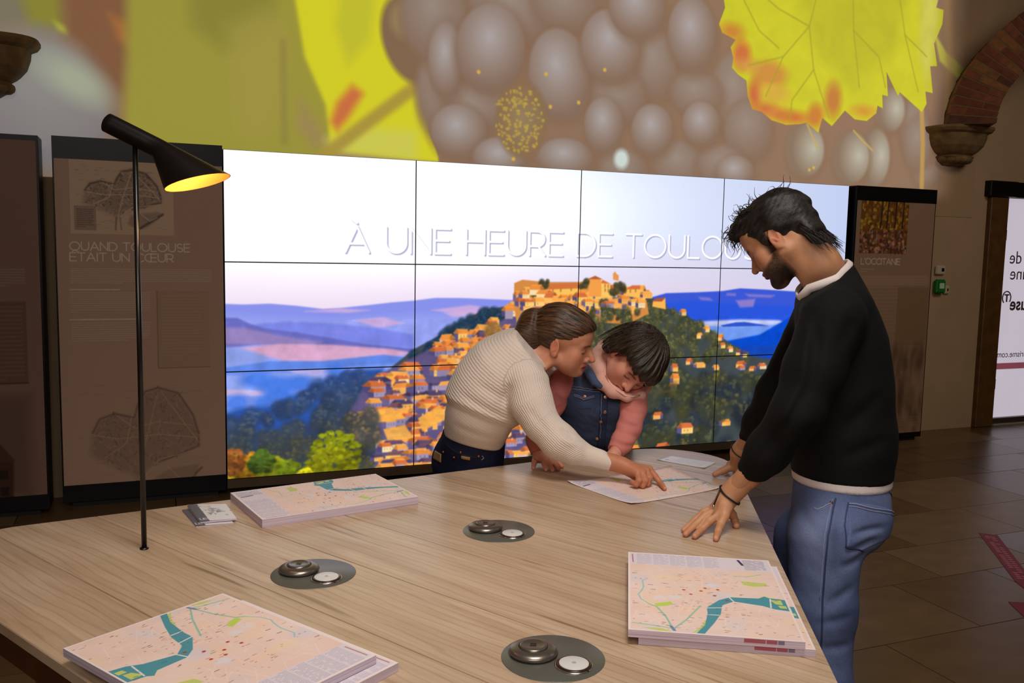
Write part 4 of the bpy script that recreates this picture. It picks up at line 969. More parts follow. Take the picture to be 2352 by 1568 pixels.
for c_ in range(6):
    for r_ in range(3): mp_.textlines(.205+c_*.006, .209+c_*.006, .43-r_*.024, 3, .006, (84, 80, 110), .75, rm)
mp_.line([M(.78, .03), M(.8, .1)], .006, (70, 60, 84)); mp_.textlines(.255, .3, .43, 14, .0048, (110, 104, 130), .6, rm); mp_.line([M(.03, .03), M(.035, .15)], .003, (170, 110, 110), .8)
b = .006
for q in ([(0, 0), (1, 0), (1, .012), (0, .012)], [(0, .99), (1, .99), (1, 1), (0, 1)], [(0, 0), (.014, 0), (.014, 1), (0, 1)], [(.988, 0), (1, 0), (1, 1), (.988, 1)]):
    mp_.poly(pm(q), (236, 222, 222))
map_mat = picture('city_map_print', mp_.a, rough=.55, spec=.3)
page = mat('pad_pages', (206, 190, 206), .7)
def page_mat():
    mm, N, L, P = nt('pad_page_edges')
    tc = N.new('ShaderNodeTexCoord'); mp = N.new('ShaderNodeMapping'); mp.inputs['Scale'].default_value = (1, 1, 420)
    n = N.new('ShaderNodeTexNoise'); n.inputs['Scale'].default_value = 3; n.inputs['Detail'].default_value = 2
    r = N.new('ShaderNodeValToRGB'); r.color_ramp.elements[0].position = .35; r.color_ramp.elements[0].color = (*s2l((176, 158, 180)), 1); r.color_ramp.elements[1].position = .65; r.color_ramp.elements[1].color = (*s2l((222, 208, 222)), 1)
    L.new(tc.outputs['Object'], mp.inputs[0]); L.new(mp.outputs[0], n.inputs['Vector']); L.new(n.outputs['Fac'], r.inputs[0]); L.new(r.outputs[0], P.inputs['Base Color']); P.inputs['Roughness'].default_value = .8
    return mm
page_e = page_mat()
red_e = mat('pad_edge_red', (168, 84, 100), .7); grey_e = mat('pad_edge_grey', (120, 112, 140), .7)
def pad(corner_tl, s_dir, t_dir, ws, wt, z0, th, label, group=None, marks=True, name='map_pad'):
    """a glued block of printed maps; s runs along the legend edge, t down the sheet"""
    s_dir = Vector((*s_dir, 0)).normalized(); t_dir = Vector((*t_dir, 0)); t_dir = (t_dir-s_dir*t_dir.dot(s_dir)).normalized()
    c = Vector((*corner_tl, z0)); P = lambda s, t, z: c+s_dir*(s*ws)+t_dir*(t*wt)+Vector((0, 0, z))
    t = empty(name, tuple(P(.5, .5, 0)), label, 'map', group)
    rings = [[P(0, 0, z), P(1, 0, z), P(1, 1, z), P(0, 1, z)] for z in (0.0004, th-.0006)]
    wlink('pages', rings_me(rings, smooth=False), page_e, t)
    bm = bmesh.new(); q = [bm.verts.new(P(s, tt, th)) for s, tt in ((0, 0), (1, 0), (1, 1), (0, 1))]; b2 = [bm.verts.new(P(s, tt, th-.0006)) for s, tt in ((0, 0), (1, 0), (1, 1), (0, 1))]
    f = bm.faces.new(q)
    for i in range(4): bm.faces.new((q[i], b2[i], b2[(i+1) % 4], q[(i+1) % 4]))
    bmesh.ops.recalc_face_normals(bm, faces=bm.faces[:])
    me = bm_me(bm)
    set_uv(me, lambda co: ((co-c).dot(s_dir)/ws, 1-(co-c).dot(t_dir)/wt))
    wlink('top_sheet', me, map_mat, t)
    if marks:
        o = .0006
        for a, b_, mm in ((.66, .78, red_e), (.785, .845, red_e), (.85, .885, grey_e)):
            bx = [P(a, 1, th*.45)+t_dir*o, P(b_, 1, th*.45)+t_dir*o, P(b_, 1, th*.92)+t_dir*o, P(a, 1, th*.92)+t_dir*o]
            bm = bmesh.new(); bm.faces.new([bm.verts.new(v) for v in bx]); wlink('edge_mark', bm_me(bm), mm, t)
    return t
def d2(a, b): return (b[0]-a[0], b[1]-a[1])
TH = .016
WS, WT = .335, .47
# right stack: two pads
pr_ = [(0.655, -3.87, 0.832), (0.949, -4.037, 0.832), (0.732, -4.441, 0.832), (0.425, -4.29, 0.832)]
sR = d2(pr_[0], pr_[1]); tR = d2(pr_[0], pr_[3])
WS = math.hypot(*sR); WT = math.hypot(*d2(pr_[1], pr_[2]))
p2b = (0.743, -4.442, 0.816)
sv = Vector(sR).normalized(); tv = Vector((sv.y, -sv.x))
top_o = Vector(pr_[0][:2])
low_c = Vector(p2b[:2])-sv*WS-tv*WT
pad(tuple(low_c), sR, tuple(tv), WS, WT, TZ, TH, 'lower pad of the two map pads stacked at the table edge by the man', 'map pads on the table')
pad(tuple(top_o), sR, tuple(tv), WS, WT, TZ+TH, TH, 'upper pad of city maps stacked at the table edge by the man', 'map pads on the table')
# left stack in front
pl_ = [(-0.579, -3.991, 0.834), (-0.3, -3.823, 0.834), (-0.044, -4.215, 0.834)]
sL = d2(pl_[1], pl_[0]); sv = Vector(sL).normalized(); tv = Vector((sv.y, -sv.x))
bcorner = Vector(pl_[1][:2])           # s=0, t=1
tl = bcorner-tv*WT
pad(tuple(tl), sL, tuple(tv), WS, WT, TZ+TH+.002, TH, 'upper pad of city maps in the front left stack, river on its left side', 'map pads on the table')
lowp = (-0.024, -4.224, 0.818)
pad(tuple(Vector(lowp[:2])+sv*.0), sL, tuple(tv), WS, WT, TZ, TH+.001, 'lower pad of city maps in the front left stack, mostly covered', 'map pads on the table')
# pad at the far edge
pb_ = [(-0.215, -2.987, 0.824), (0.26, -2.896, 0.824), (0.315, -3.236, 0.824), (-0.158, -3.292, 0.824)]
tB = d2(pb_[0], pb_[1]); sB = d2(pb_[3], pb_[0])
tvv = Vector(tB).normalized(); svv = Vector((-tvv.y, tvv.x))
pad(tuple(Vector(pb_[3][:2])), tuple(svv), tuple(tvv), math.hypot(*sB), math.hypot(*d2(pb_[3], pb_[2])), TZ, .024, 'thick single pad of city maps lying at the far table edge below the screen', 'map pads on the table', marks=False)
# loose map under the pointing hand: thin sheet with gently lifted corners
sh = [(0.851, -3.115, 0.8), (0.923, -3.419, 0.8), (1.311, -3.345, 0.8), (1.303, -3.039, 0.8)]
def sheet(name, corners, mm, label, cat, uvf, lift=.006):
    A, B, C, D = [Vector((p[0], p[1], 0)) for p in corners]; n = 14; bm = bmesh.new(); g = []
    cen = (A+B+C+D)/4
    for i in range(n+1):
        row = []
        for j in range(n+1):
            u, v = i/n, j/n
            p = A*(1-u)*(1-v)+B*u*(1-v)+C*u*v+D*(1-u)*v
            z = .0008+lift*((abs(u-.5)*2)**6*(abs(v-.5)*2)**6)+.0006*math.sin(u*9)*math.sin(v*7)+.0006
            row.append(bm.verts.new(p-cen+Vector((0, 0, z))))
        g.append(row)
    for i in range(n):
        for j in range(n): bm.faces.new((g[i][j], g[i+1][j], g[i+1][j+1], g[i][j+1]))
    me = bm_me(bm, smooth=True)
    uv = me.uv_layers.new(name='UVMap'); idx = [(i/n, j/n) for i in range(n+1) for j in range(n+1)]
    for lp in me.loops: uv.data[lp.index].uv = uvf(*idx[lp.vertex_index])
    o = link(name, me, mm); o.location = (cen.x, cen.y, TZ); tag(o, label, cat)
    md = o.modifiers.new('thickness', 'SOLIDIFY'); md.thickness = .0004; md.offset = 1
    return o
sheet('map_sheet', sh, map_mat, 'single loose city map under the pointing finger of the woman', 'map', lambda u, v: (1-u, 1-v))
pp_ = [(1.315, -2.924, 0.8), (1.4, -2.884, 0.8), (1.504, -3.034, 0.8), (1.411, -3.094, 0.8)]
lf = Paint(.12, .2, 500, (232, 232, 240)); lf.textlines(.015, .105, .17, 12, .011, (150, 150, 170), .35, random.Random(3)); lf.ell((.03, .03), .008, .008, (150, 160, 190), soft=.003)
sheet('leaflet', pp_, picture('leaflet_print', lf.a, rough=.4), 'plain white leaflet at the far rounded end of the table', 'paper', lambda u, v: (u, v), .002)

# small brochures beside the lamp
br = Paint(.11, .16, 700, (226, 224, 226)); br.poly([(0, 0), (.028, 0), (.028, .16), (0, .16)], (96, 94, 104))
rb = random.Random(5)
for i in range(45): br.ell((rb.gauss(.065, .016), rb.gauss(.09, .022)), rb.uniform(.002, .007), rb.uniform(.002, .006), rb.choice(((150, 146, 150), (176, 170, 172), (120, 116, 124))), soft=.001, alpha=.7)
br.text('LES', .004, .012, .014, (232, 232, 232), .0025, .2)
br_m = picture('brochure_print', br.a, rough=.4)
bq = [(-0.341, -3.042, 0.8), (-0.235, -3.059, 0.8), (-0.218, -3.215, 0.8), (-0.314, -3.216, 0.8)]
bd = [(-0.356, -3.06, 0.8), (-0.247, -3.069, 0.8), (-0.228, -3.229, 0.8), (-0.326, -3.228, 0.8)]
def brochure(c, z, th, label, bend):
    A, B, C_, D = [Vector((p[0], p[1], z)) for p in c]
    t = empty('brochure', tuple((A+B+C_+D)/4), label, 'brochure', 'brochures by the lamp')
    Z = Vector((0, 0, th)); up_ = Vector((0, 0, bend))
    r0 = [A, B, C_, D]; wlink('pages', rings_me([r0, [A+Z, B+Z, C_+Z, D+Z]], smooth=False), page_e, t)
    bm = bmesh.new(); V = [bm.verts.new(p) for p in (A+Z+up_+Vector((0, 0, .0006)), B+Z+Vector((0, 0, .0006)), C_+Z+Vector((0, 0, .0006)), D+Z+up_*.5+Vector((0, 0, .0006)))]; bm.faces.new(V)
    me = bm_me(bm); uv = me.uv_layers.new(name='UVMap')
    for lp, q in zip(me.loops, ((0, 1), (1, 1), (1, 0), (0, 0))): uv.data[lp.index].uv = q
    o = wlink('cover', me, br_m, t); md = o.modifiers.new('thickness', 'SOLIDIFY'); md.thickness = .0005; md.offset = 1
brochure(bd, TZ, .003, 'lowest of the small grey and white brochures stacked beside the lamp pole', .002)
brochure(bq, TZ+.0065, .004, 'topmost small grey and white brochure with a pale flower drawing by the lamp pole', .003)

# ------------------------------------------------------------------ charging points let into the table
plate_m = mat('charger_plate', (104, 104, 98), .36, .35); gun = mat('gunmetal', (132, 124, 116), .3, .8); gun_d = mat('gunmetal_dark', (30, 26, 24), .4, .4)
pad_w = mat('charger_pad', (214, 212, 210), .35); ring_m = mat('charger_ring', (84, 66, 60), .25, .7); silver = mat('charger_silver', (190, 182, 178), .2, .9)
def charger(center, label):
    t = empty('charging_point', (center[0], center[1], TZ), label, 'charger', 'charging points in the table')
    r = .099
    link('plate', lathe_me([(r, -.0004), (r, .0006), (r-.001, .0012), (0, .0012)], 64), plate_m, t)
    # view-independent layout: dome towards the far left, pad towards the near right, as on every point
    dome = Vector((-.030, .026, .0012)); padc = Vector((.022, -.045, .0012))
    o = link('socket_dome', lathe_me([(.042, 0), (.0455, .002), (.048, .0055), (.0465, .0095), (.040, .0135), (.030, .0155), (.0285, .0155), (.0285, .0135)], 56), gun, t); o.location = dome
    o2 = link('socket_cap', lathe_me([(.0268, .012), (.0268, .0165), (.0248, .0182), (.0225, .0188), (.021, .018), (0, .018)], 48), gun, t); o2.location = dome
    o2b = link('dome_shadow_gap', lathe_me([(.0285, .0138), (.0268, .0138)], 40), gun_d, t); o2b.location = dome
    for dx in (-.0035, .0035):
        q = link('usb_port', box_me(dx-.0014, dx+.0014, -.006, .006, .0181, .0186), gun_d, t); q.location = dome; q.rotation_euler.z = R(60)
    o3 = link('charging_pad', lathe_me([(.033, 0), (.033, .0035), (.032, .0045), (.0275, .0045)], 56), ring_m, t); o3.location = padc
    o4 = link('pad_rim', lathe_me([(.0365, 0), (.0365, .0022), (.0335, .003), (.0335, 0)], 56), silver, t); o4.location = padc
    o5 = link('pad_top', lathe_me([(.0278, .003), (.0278, .0058), (.027, .0062), (0, .0062)], 56), pad_w, t); o5.location = padc
    o6 = link('pad_logo', lathe_me([(.0045, .0063), (.003, .0065), (0, .0065)], 20), mat('pad_print', (170, 170, 168), .5), t); o6.location = padc
    o7 = link('indicator', box_me(-.0012, .0012, -.037, -.0335, .0012, .0036), gun_d, t); o7.location = padc; o7.rotation_euler.z = R(20)
    return t
def mid(a, b): return ((a[0]+b[0])/2, (a[1]+b[1])/2)
charger(mid((-0.18, -3.647, 0.8), (0.01, -3.713, 0.8)), 'charging point let into the table right behind the front left map stack')
charger(mid((0.352, -3.49, 0.8), (0.542, -3.554, 0.8)), 'charging point let into the table farthest from the front, near the thick map pad')
charger(mid((0.172, -4.236, 0.8), (0.36, -4.303, 0.8)), 'charging point let into the table at the front beside the right map stack')

# ------------------------------------------------------------------ the black reading lamp
lamp_b = (-0.456, -3.368, 0.8)
lampD = LAMP_D
lamp = empty('reading_lamp', (lamp_b[0], lamp_b[1], TZ), 'black reading lamp with a slanted cone shade standing on the left of the table', 'lamp')
lblack = mat('lamp_black', (16, 13, 12), .3, 0., spec=.6)
LP = [(-0.536, -3.354, 1.858), (-0.422, -3.407, 1.798), (-0.335, -3.452, 1.716), (-0.264, -3.479, 1.739), (-0.405, -3.426, 1.695), (-0.473, -3.386, 1.805)]
lp = [Vector(p) for p in LP]
ptop = lp[5].z
link('pole', tube_me([(0, 0, 0.002), (0, 0, ptop-TZ+.02)], .0065, 14), lblack, lamp)
link('base', lathe_me([(.011, 0), (.011, .003), (.0065, .005), (0, .005)], 28), lblack, lamp)
# move the head so that it sits on the pole
off = Vector((lamp_b[0], lamp_b[1], ptop))-lp[5]
A_, B_, Cc, Rr, Rl = [p+off for p in lp[:5]]
ax = (B_-A_).normalized(); s1 = ax.cross(Vector((0, 0, 1))).normalized(); s2 = s1.cross(ax)
e1 = (Rr-Rl)/2; rr_ = e1.length; e1n = e1.normalized()
view = Vector((Cc.x+.43, Cc.y+5.735, 0)).normalized()
e2n = (view-e1n*view.dot(e1n)); e2n = (e2n-Vector((0, 0, .13))).normalized(); e2n = (e2n-e1n*e2n.dot(e1n)).normalized()
def circ(c, u, v, r, n=48, ph=0): return [c+u*(r*math.cos(2*PI*k/n+ph))+v*(r*math.sin(2*PI*k/n+ph)) for k in range(n)]
rt_ = .0235
# tube circles share their phase with the rim so the loft does not twist
u1 = (e1n-ax*e1n.dot(ax)).normalized(); v1 = ax.cross(u1)
if v1.dot(e2n) < 0: v1 = -v1
cc1 = (Rl+Rr)/2
def shade_rings(sh):
    rs = [circ(A_-ax*.0, u1, v1, rt_*.8-sh), circ(A_+ax*.003, u1, v1, rt_-sh), circ(A_+ax*.02, u1, v1, rt_-sh)]
    rs += [circ(A_.lerp(B_, f), u1, v1, rt_-sh) for f in (.3, .6, .85, 1.0)]
    a = rs[-1]; b = circ(cc1, e1n, e2n, rr_-sh)
    for f in (.08, .2, .4, .6, .8, .95, 1.0): rs.append([p.lerp(q, f) for p, q in zip(a, b)])
    return rs
o = wlink('shade', rings_me(shade_rings(0), cap=False), lblack, lamp)
bm = bmesh.new(); bm.faces.new([bm.verts.new(p) for p in circ(A_, u1, v1, rt_*.8)]); wlink('end_cap', bm_me(bm), lblack, lamp)
inner = shade_rings(.0015)[6:]
inner_m = mat('lamp_inside', (250, 176, 92), .6)
wlink('shade_lining', rings_me(inner, cap=False), inner_m, lamp)
bc = B_.lerp(cc1, .55)
bulb = emis('lamp_bulb', (255, 190, 96), 6)
q = bmesh.new(); bmesh.ops.create_uvsphere(q, u_segments=20, v_segments=12, radius=.02, matrix=Matrix.Translation(bc-Vector(lamp.location)))
link('bulb', bm_me(q, smooth=True), bulb, lamp)
ld = bpy.data.lights.new('lamp_glow', 'POINT'); ld.energy = LAMP_W; ld.color = (1., .62, .26); ld.shadow_soft_size = .012
lo = bpy.data.objects.new('lamp_glow', ld); COL.objects.link(lo); lo.location = B_.lerp(cc1, .85)

# ------------------------------------------------------------------ helpers: organic surfaces from signed distance fields
def V3(*p): return np.array(p, np.float32)
def cap(P, a, b, ra, rb):
    a = np.asarray(a, np.float32); b = np.asarray(b, np.float32); ba = b-a; pa = P-a
    h = np.clip(pa@ba/max(float(ba@ba), 1e-9), 0, 1)
    return np.sqrt(((pa-h[:, None]*ba)**2).sum(1)+1e-12)-(ra+(rb-ra)*h)
def ball(P, c, r): return np.sqrt(((P-np.asarray(c, np.float32))**2).sum(1)+1e-12)-r
def ell(P, c, rad, rot=None):
    q = P-np.asarray(c, np.float32)
    if rot is not None: q = q@np.asarray(rot, np.float32).T
    rad = np.asarray(rad, np.float32); k0 = np.sqrt(((q/rad)**2).sum(1)+1e-12); k1 = np.sqrt(((q/rad**2)**2).sum(1)+1e-12)
    return k0*(k0-1)/k1
def smin(a, b, k):
    h = np.clip(.5+.5*(b-a)/k, 0, 1); return b+(a-b)*h-k*h*(1-h)
def smax(a, b, k): return -smin(-a, -b, k)
def chain(P, pts, k=.02):
    """tapered limb through [(point, radius), ...]"""
    d = None
    for (a, ra), (b, rb) in zip(pts, pts[1:]):
        e = cap(P, a, b, ra, rb); d = e if d is None else smin(d, e, k)
    return d
def torso(P, st, lat, k=.05):
    """stations (centre, radius, half spread) joined by capsules left, middle and right of the axis"""
    lat = np.asarray(lat, np.float32); d = None
    for s in (-1, 0, 1):
        e = chain(P, [(np.asarray(c, np.float32)+lat*(w*s), r) for c, r, w in st], k)
        d = e if d is None else smin(d, e, k)
    return d
def crease(P, a, b, w, amp, view):
    """a shallow fold along a-b on whatever surface lies behind it, seen along view"""
    v = np.asarray(view, np.float32); v = v/np.linalg.norm(v)
    a = np.asarray(a, np.float32); b = np.asarray(b, np.float32)
    Q = P-(P@v)[:, None]*v; a = a-(a@v)*v; b = b-(b@v)*v; ba = b-a; pa = Q-a
    h = np.clip(pa@ba/float(ba@ba+1e-9), 0, 1); d = np.sqrt(((pa-h[:, None]*ba)**2).sum(1))
    return amp*np.exp(-(d/w)**2)*np.sin(np.clip(h, .02, .98)*PI)**.5
def plane(P, p, n):
    n = np.asarray(n, np.float32); n = n/np.linalg.norm(n); return (P-np.asarray(p, np.float32))@n
_rs = np.random.RandomState(4); _wd = _rs.randn(10, 3).astype(np.float32); _wp = _rs.rand(10).astype(np.float32)*6.28
def wob(P, freq, n=6, seed=0):
    o = np.zeros(len(P), np.float32)
    for i in range(n):
        j = (i+seed) % 10; o += np.sin(P@(_wd[j]*freq)+_wp[j])
    return o/n

def mesh_sdf(f, lo, hi, h):
    """surface nets on a sparse grid"""
    lo = np.asarray(lo, np.float32); hi = np.asarray(hi, np.float32); B = 4
    nb = np.ceil((hi-lo)/(h*B)).astype(int)+1
    ci = np.stack(np.meshgrid(*[np.arange(n) for n in nb], indexing='ij'), -1).reshape(-1, 3)
    cp = lo+(ci*B+1.5)*h
    cd = f(cp.astype(np.float32))
    n = nb*B
    D = np.repeat(np.repeat(np.repeat(np.sign(cd).reshape(nb).astype(np.float32), B, 0), B, 1), B, 2)*.5
    keep = ci[np.abs(cd) < h*B*1.9+.004]
    if not len(keep): return np.zeros((0, 3)), np.zeros((0, 4), int)
    of = np.stack(np.meshgrid(*[np.arange(B)]*3, indexing='ij'), -1).reshape(-1, 3)
    fi = (keep[:, None, :]*B+of[None]).reshape(-1, 3)
    vals = np.concatenate([f((lo+c*h).astype(np.float32)) for c in np.array_split(fi, max(1, len(fi)//400000))])
    D[fi[:, 0], fi[:, 1], fi[:, 2]] = vals
    S = D < 0
    c = [S[i:n[0]-1+i, j:n[1]-1+j, k:n[2]-1+k] for i in (0, 1) for j in (0, 1) for k in (0, 1)]
    cnt = sum(x.astype(np.int8) for x in c)
    act = np.argwhere((cnt > 0) & (cnt < 8))
    vid = -np.ones(tuple(n-1), np.int64); vid[act[:, 0], act[:, 1], act[:, 2]] = np.arange(len(act))
    acc = np.zeros((len(act), 3)); num = np.zeros(len(act))
    cor = [(i, j, k) for i in (0, 1) for j in (0, 1) for k in (0, 1)]
    dv = [D[act[:, 0]+i, act[:, 1]+j, act[:, 2]+k] for i, j, k in cor]
    for x in range(8):
        for y in range(x+1, 8):
            a, b = cor[x], cor[y]
            if sum(abs(p-q) for p, q in zip(a, b)) != 1: continue
            m_ = (dv[x] < 0) != (dv[y] < 0)
            t = np.where(m_, dv[x]/np.where(m_, dv[x]-dv[y], 1), 0)
            p = np.array(a)[None]+t[:, None]*(np.array(b)-np.array(a))[None]
            acc += np.where(m_[:, None], p, 0); num += m_
    V = lo+(act+acc/np.maximum(num, 1)[:, None])*h
    F = []
    for ax in range(3):
        s0 = [slice(None)]*3; s1 = [slice(None)]*3; s0[ax] = slice(0, -1); s1[ax] = slice(1, None)
        A = S[tuple(s0)]; Bq = S[tuple(s1)]
        o1, o2 = [(1, 2), (2, 0), (0, 1)][ax]
        for sg in (0, 1):
            e = np.argwhere((A & ~Bq) if sg == 0 else (~A & Bq))
            e = e[(e[:, o1] > 0) & (e[:, o2] > 0) & (e[:, o1] < n[o1]-1) & (e[:, o2] < n[o2]-1)]
            q = []
            for da, db in ((1, 1), (0, 1), (0, 0), (1, 0)):
                r_ = e.copy(); r_[:, o1] -= da; r_[:, o2] -= db
                q.append(vid[r_[:, 0], r_[:, 1], r_[:, 2]])
            q = np.stack(q, 1); q = q[(q >= 0).all(1)]
            F.append(q if sg == 0 else q[:, ::-1])
    F = np.concatenate(F)
    V = V.astype(np.float32)
    for _ in range(2):
        g = grad(f, V); d = f(V); V = V-np.clip(d, -h, h)[:, None]*g*.8
    return V, F
def grad(f, P, e=.0015):
    g = np.stack([f(P+V3(*(e if i == j else 0 for j in range(3))))-f(P-V3(*(e if i == j else 0 for j in range(3)))) for i in range(3)], 1)
    return g/np.maximum(np.linalg.norm(g, axis=1, keepdims=True), 1e-6)
def onto(f, pts, off=0.):
    P = np.array(pts, np.float32)
    for _ in range(12): P = P-(np.clip(f(P)-off, -.02, .02))[:, None]*grad(f, P)
    return [tuple(float(x) for x in p) for p in P]

def np_me(V, F, name='mesh', attrs=None):
    me = bpy.data.meshes.new(name)
    me.vertices.add(len(V)); me.vertices.foreach_set('co', np.asarray(V, np.float32).ravel())
    me.loops.add(len(F)*4); me.loops.foreach_set('vertex_index', np.asarray(F, np.int32).ravel())
    me.polygons.add(len(F)); me.polygons.foreach_set('loop_start', np.arange(0, len(F)*4, 4, dtype=np.int32))
    me.polygons.foreach_set('use_smooth', np.ones(len(F), bool))
    for k_, v in (attrs or {}).items():
        v = np.asarray(v, np.float32)
        if v.ndim == 1:
            a = me.attributes.new(k_, 'FLOAT', 'POINT'); a.data.foreach_set('value', v)
        elif k_ == 'tone':
            a = me.color_attributes.new(k_, 'FLOAT_COLOR', 'POINT')
            c = v/255.; c = np.where(c <= .04045, c/12.92, ((c+.055)/1.055)**2.4)
            a.data.foreach_set('color', np.concatenate([c, np.ones((len(c), 1))], 1).astype(np.float32).ravel())
        else:
            a = me.attributes.new(k_, 'FLOAT_VECTOR', 'POINT'); a.data.foreach_set('vector', v.ravel())
    me.update(); me.validate()
    return me
def merge(parts):
    """[(V, F, attrs)] -> one mesh"""
    o = 0; VV = []; FF = []; AT = {}
    for V, F, at in parts:
        VV.append(V); FF.append(F+o); o += len(V)
        for k_ in at: AT.setdefault(k_, []).append(at[k_])
    return np_me(np.concatenate(VV), np.concatenate(FF), attrs={k_: np.concatenate(v) for k_, v in AT.items()})
def bounds(pts, pad):
    P = np.array([p for p in pts], np.float32); return P.min(0)-pad, P.max(0)+pad

def attr_mat(name, rough=.5, spec=.4, bump=0., bscale=300., sub=0., mottle=0., mscale=60.):
    """colour from the 'tone' attribute plus mottling and fine relief"""
    mm, N, L, P = nt(name)
    a = N.new('ShaderNodeAttribute'); a.attribute_name = 'tone'
    P.inputs['Roughness'].default_value = rough; P.inputs['Specular IOR Level'].default_value = spec
    if sub: P.inputs['Subsurface Weight'].default_value = sub; P.inputs['Subsurface Radius'].default_value = (.012, .005, .003); P.inputs['Subsurface Scale'].default_value = 1.
    tc = N.new('ShaderNodeTexCoord'); src_ = a.outputs['Color']
    if mottle:
        n = N.new('ShaderNodeTexNoise'); n.inputs['Scale'].default_value = mscale; n.inputs['Detail'].default_value = 5; L.new(tc.outputs['Object'], n.inputs['Vector'])
        r = N.new('ShaderNodeValToRGB'); r.color_ramp.elements[0].color = (1-mottle,)*3+(1,); r.color_ramp.elements[1].color = (1+mottle,)*3+(1,); r.color_ramp.elements[0].position = .3; r.color_ramp.elements[1].position = .7
        L.new(n.outputs['Fac'], r.inputs[0])
        mx = N.new('ShaderNodeMixRGB'); mx.blend_type = 'MULTIPLY'; mx.inputs[0].default_value = 1; L.new(src_, mx.inputs[1]); L.new(r.outputs[0], mx.inputs[2]); src_ = mx.outputs[0]
    L.new(src_, P.inputs['Base Color'])
    if bump:
        n2 = N.new('ShaderNodeTexNoise'); n2.inputs['Scale'].default_value = bscale; n2.inputs['Detail'].default_value = 3; L.new(tc.outputs['Object'], n2.inputs['Vector'])
        b = N.new('ShaderNodeBump'); b.inputs['Strength'].default_value = bump; b.inputs['Distance'].default_value = .001; L.new(n2.outputs['Fac'], b.inputs['Height']); L.new(b.outputs[0], P.inputs['Normal'])
    return mm
def hair_mat(name, dark, light, rough=.42, scale=1.):
    mm, N, L, P = nt(name)
    a = N.new('ShaderNodeAttribute'); a.attribute_name = 'flow'
    n = N.new('ShaderNodeTexNoise'); n.inputs['Scale'].default_value = 26*scale; n.inputs['Detail'].default_value = 5; n.inputs['Roughness'].default_value = .65; L.new(a.outputs['Vector'], n.inputs['Vector'])
    r = N.new('ShaderNodeValToRGB'); r.color_ramp.elements[0].position = .38; r.color_ramp.elements[0].color = (*s2l(dark), 1); r.color_ramp.elements[1].position = .68; r.color_ramp.elements[1].color = (*s2l(light), 1)
    L.new(n.outputs['Fac'], r.inputs[0]); L.new(r.outputs[0], P.inputs['Base Color'])
    b = N.new('ShaderNodeBump'); b.inputs['Strength'].default_value = .75; b.inputs['Distance'].default_value = .004; L.new(n.outputs['Fac'], b.inputs['Height']); L.new(b.outputs[0], P.inputs['Normal'])
    P.inputs['Roughness'].default_value = rough; P.inputs['Specular IOR Level'].default_value = .45
    return mm

skin_m = attr_mat('skin', .5, .35, .12, 500, .12, .05, 40)

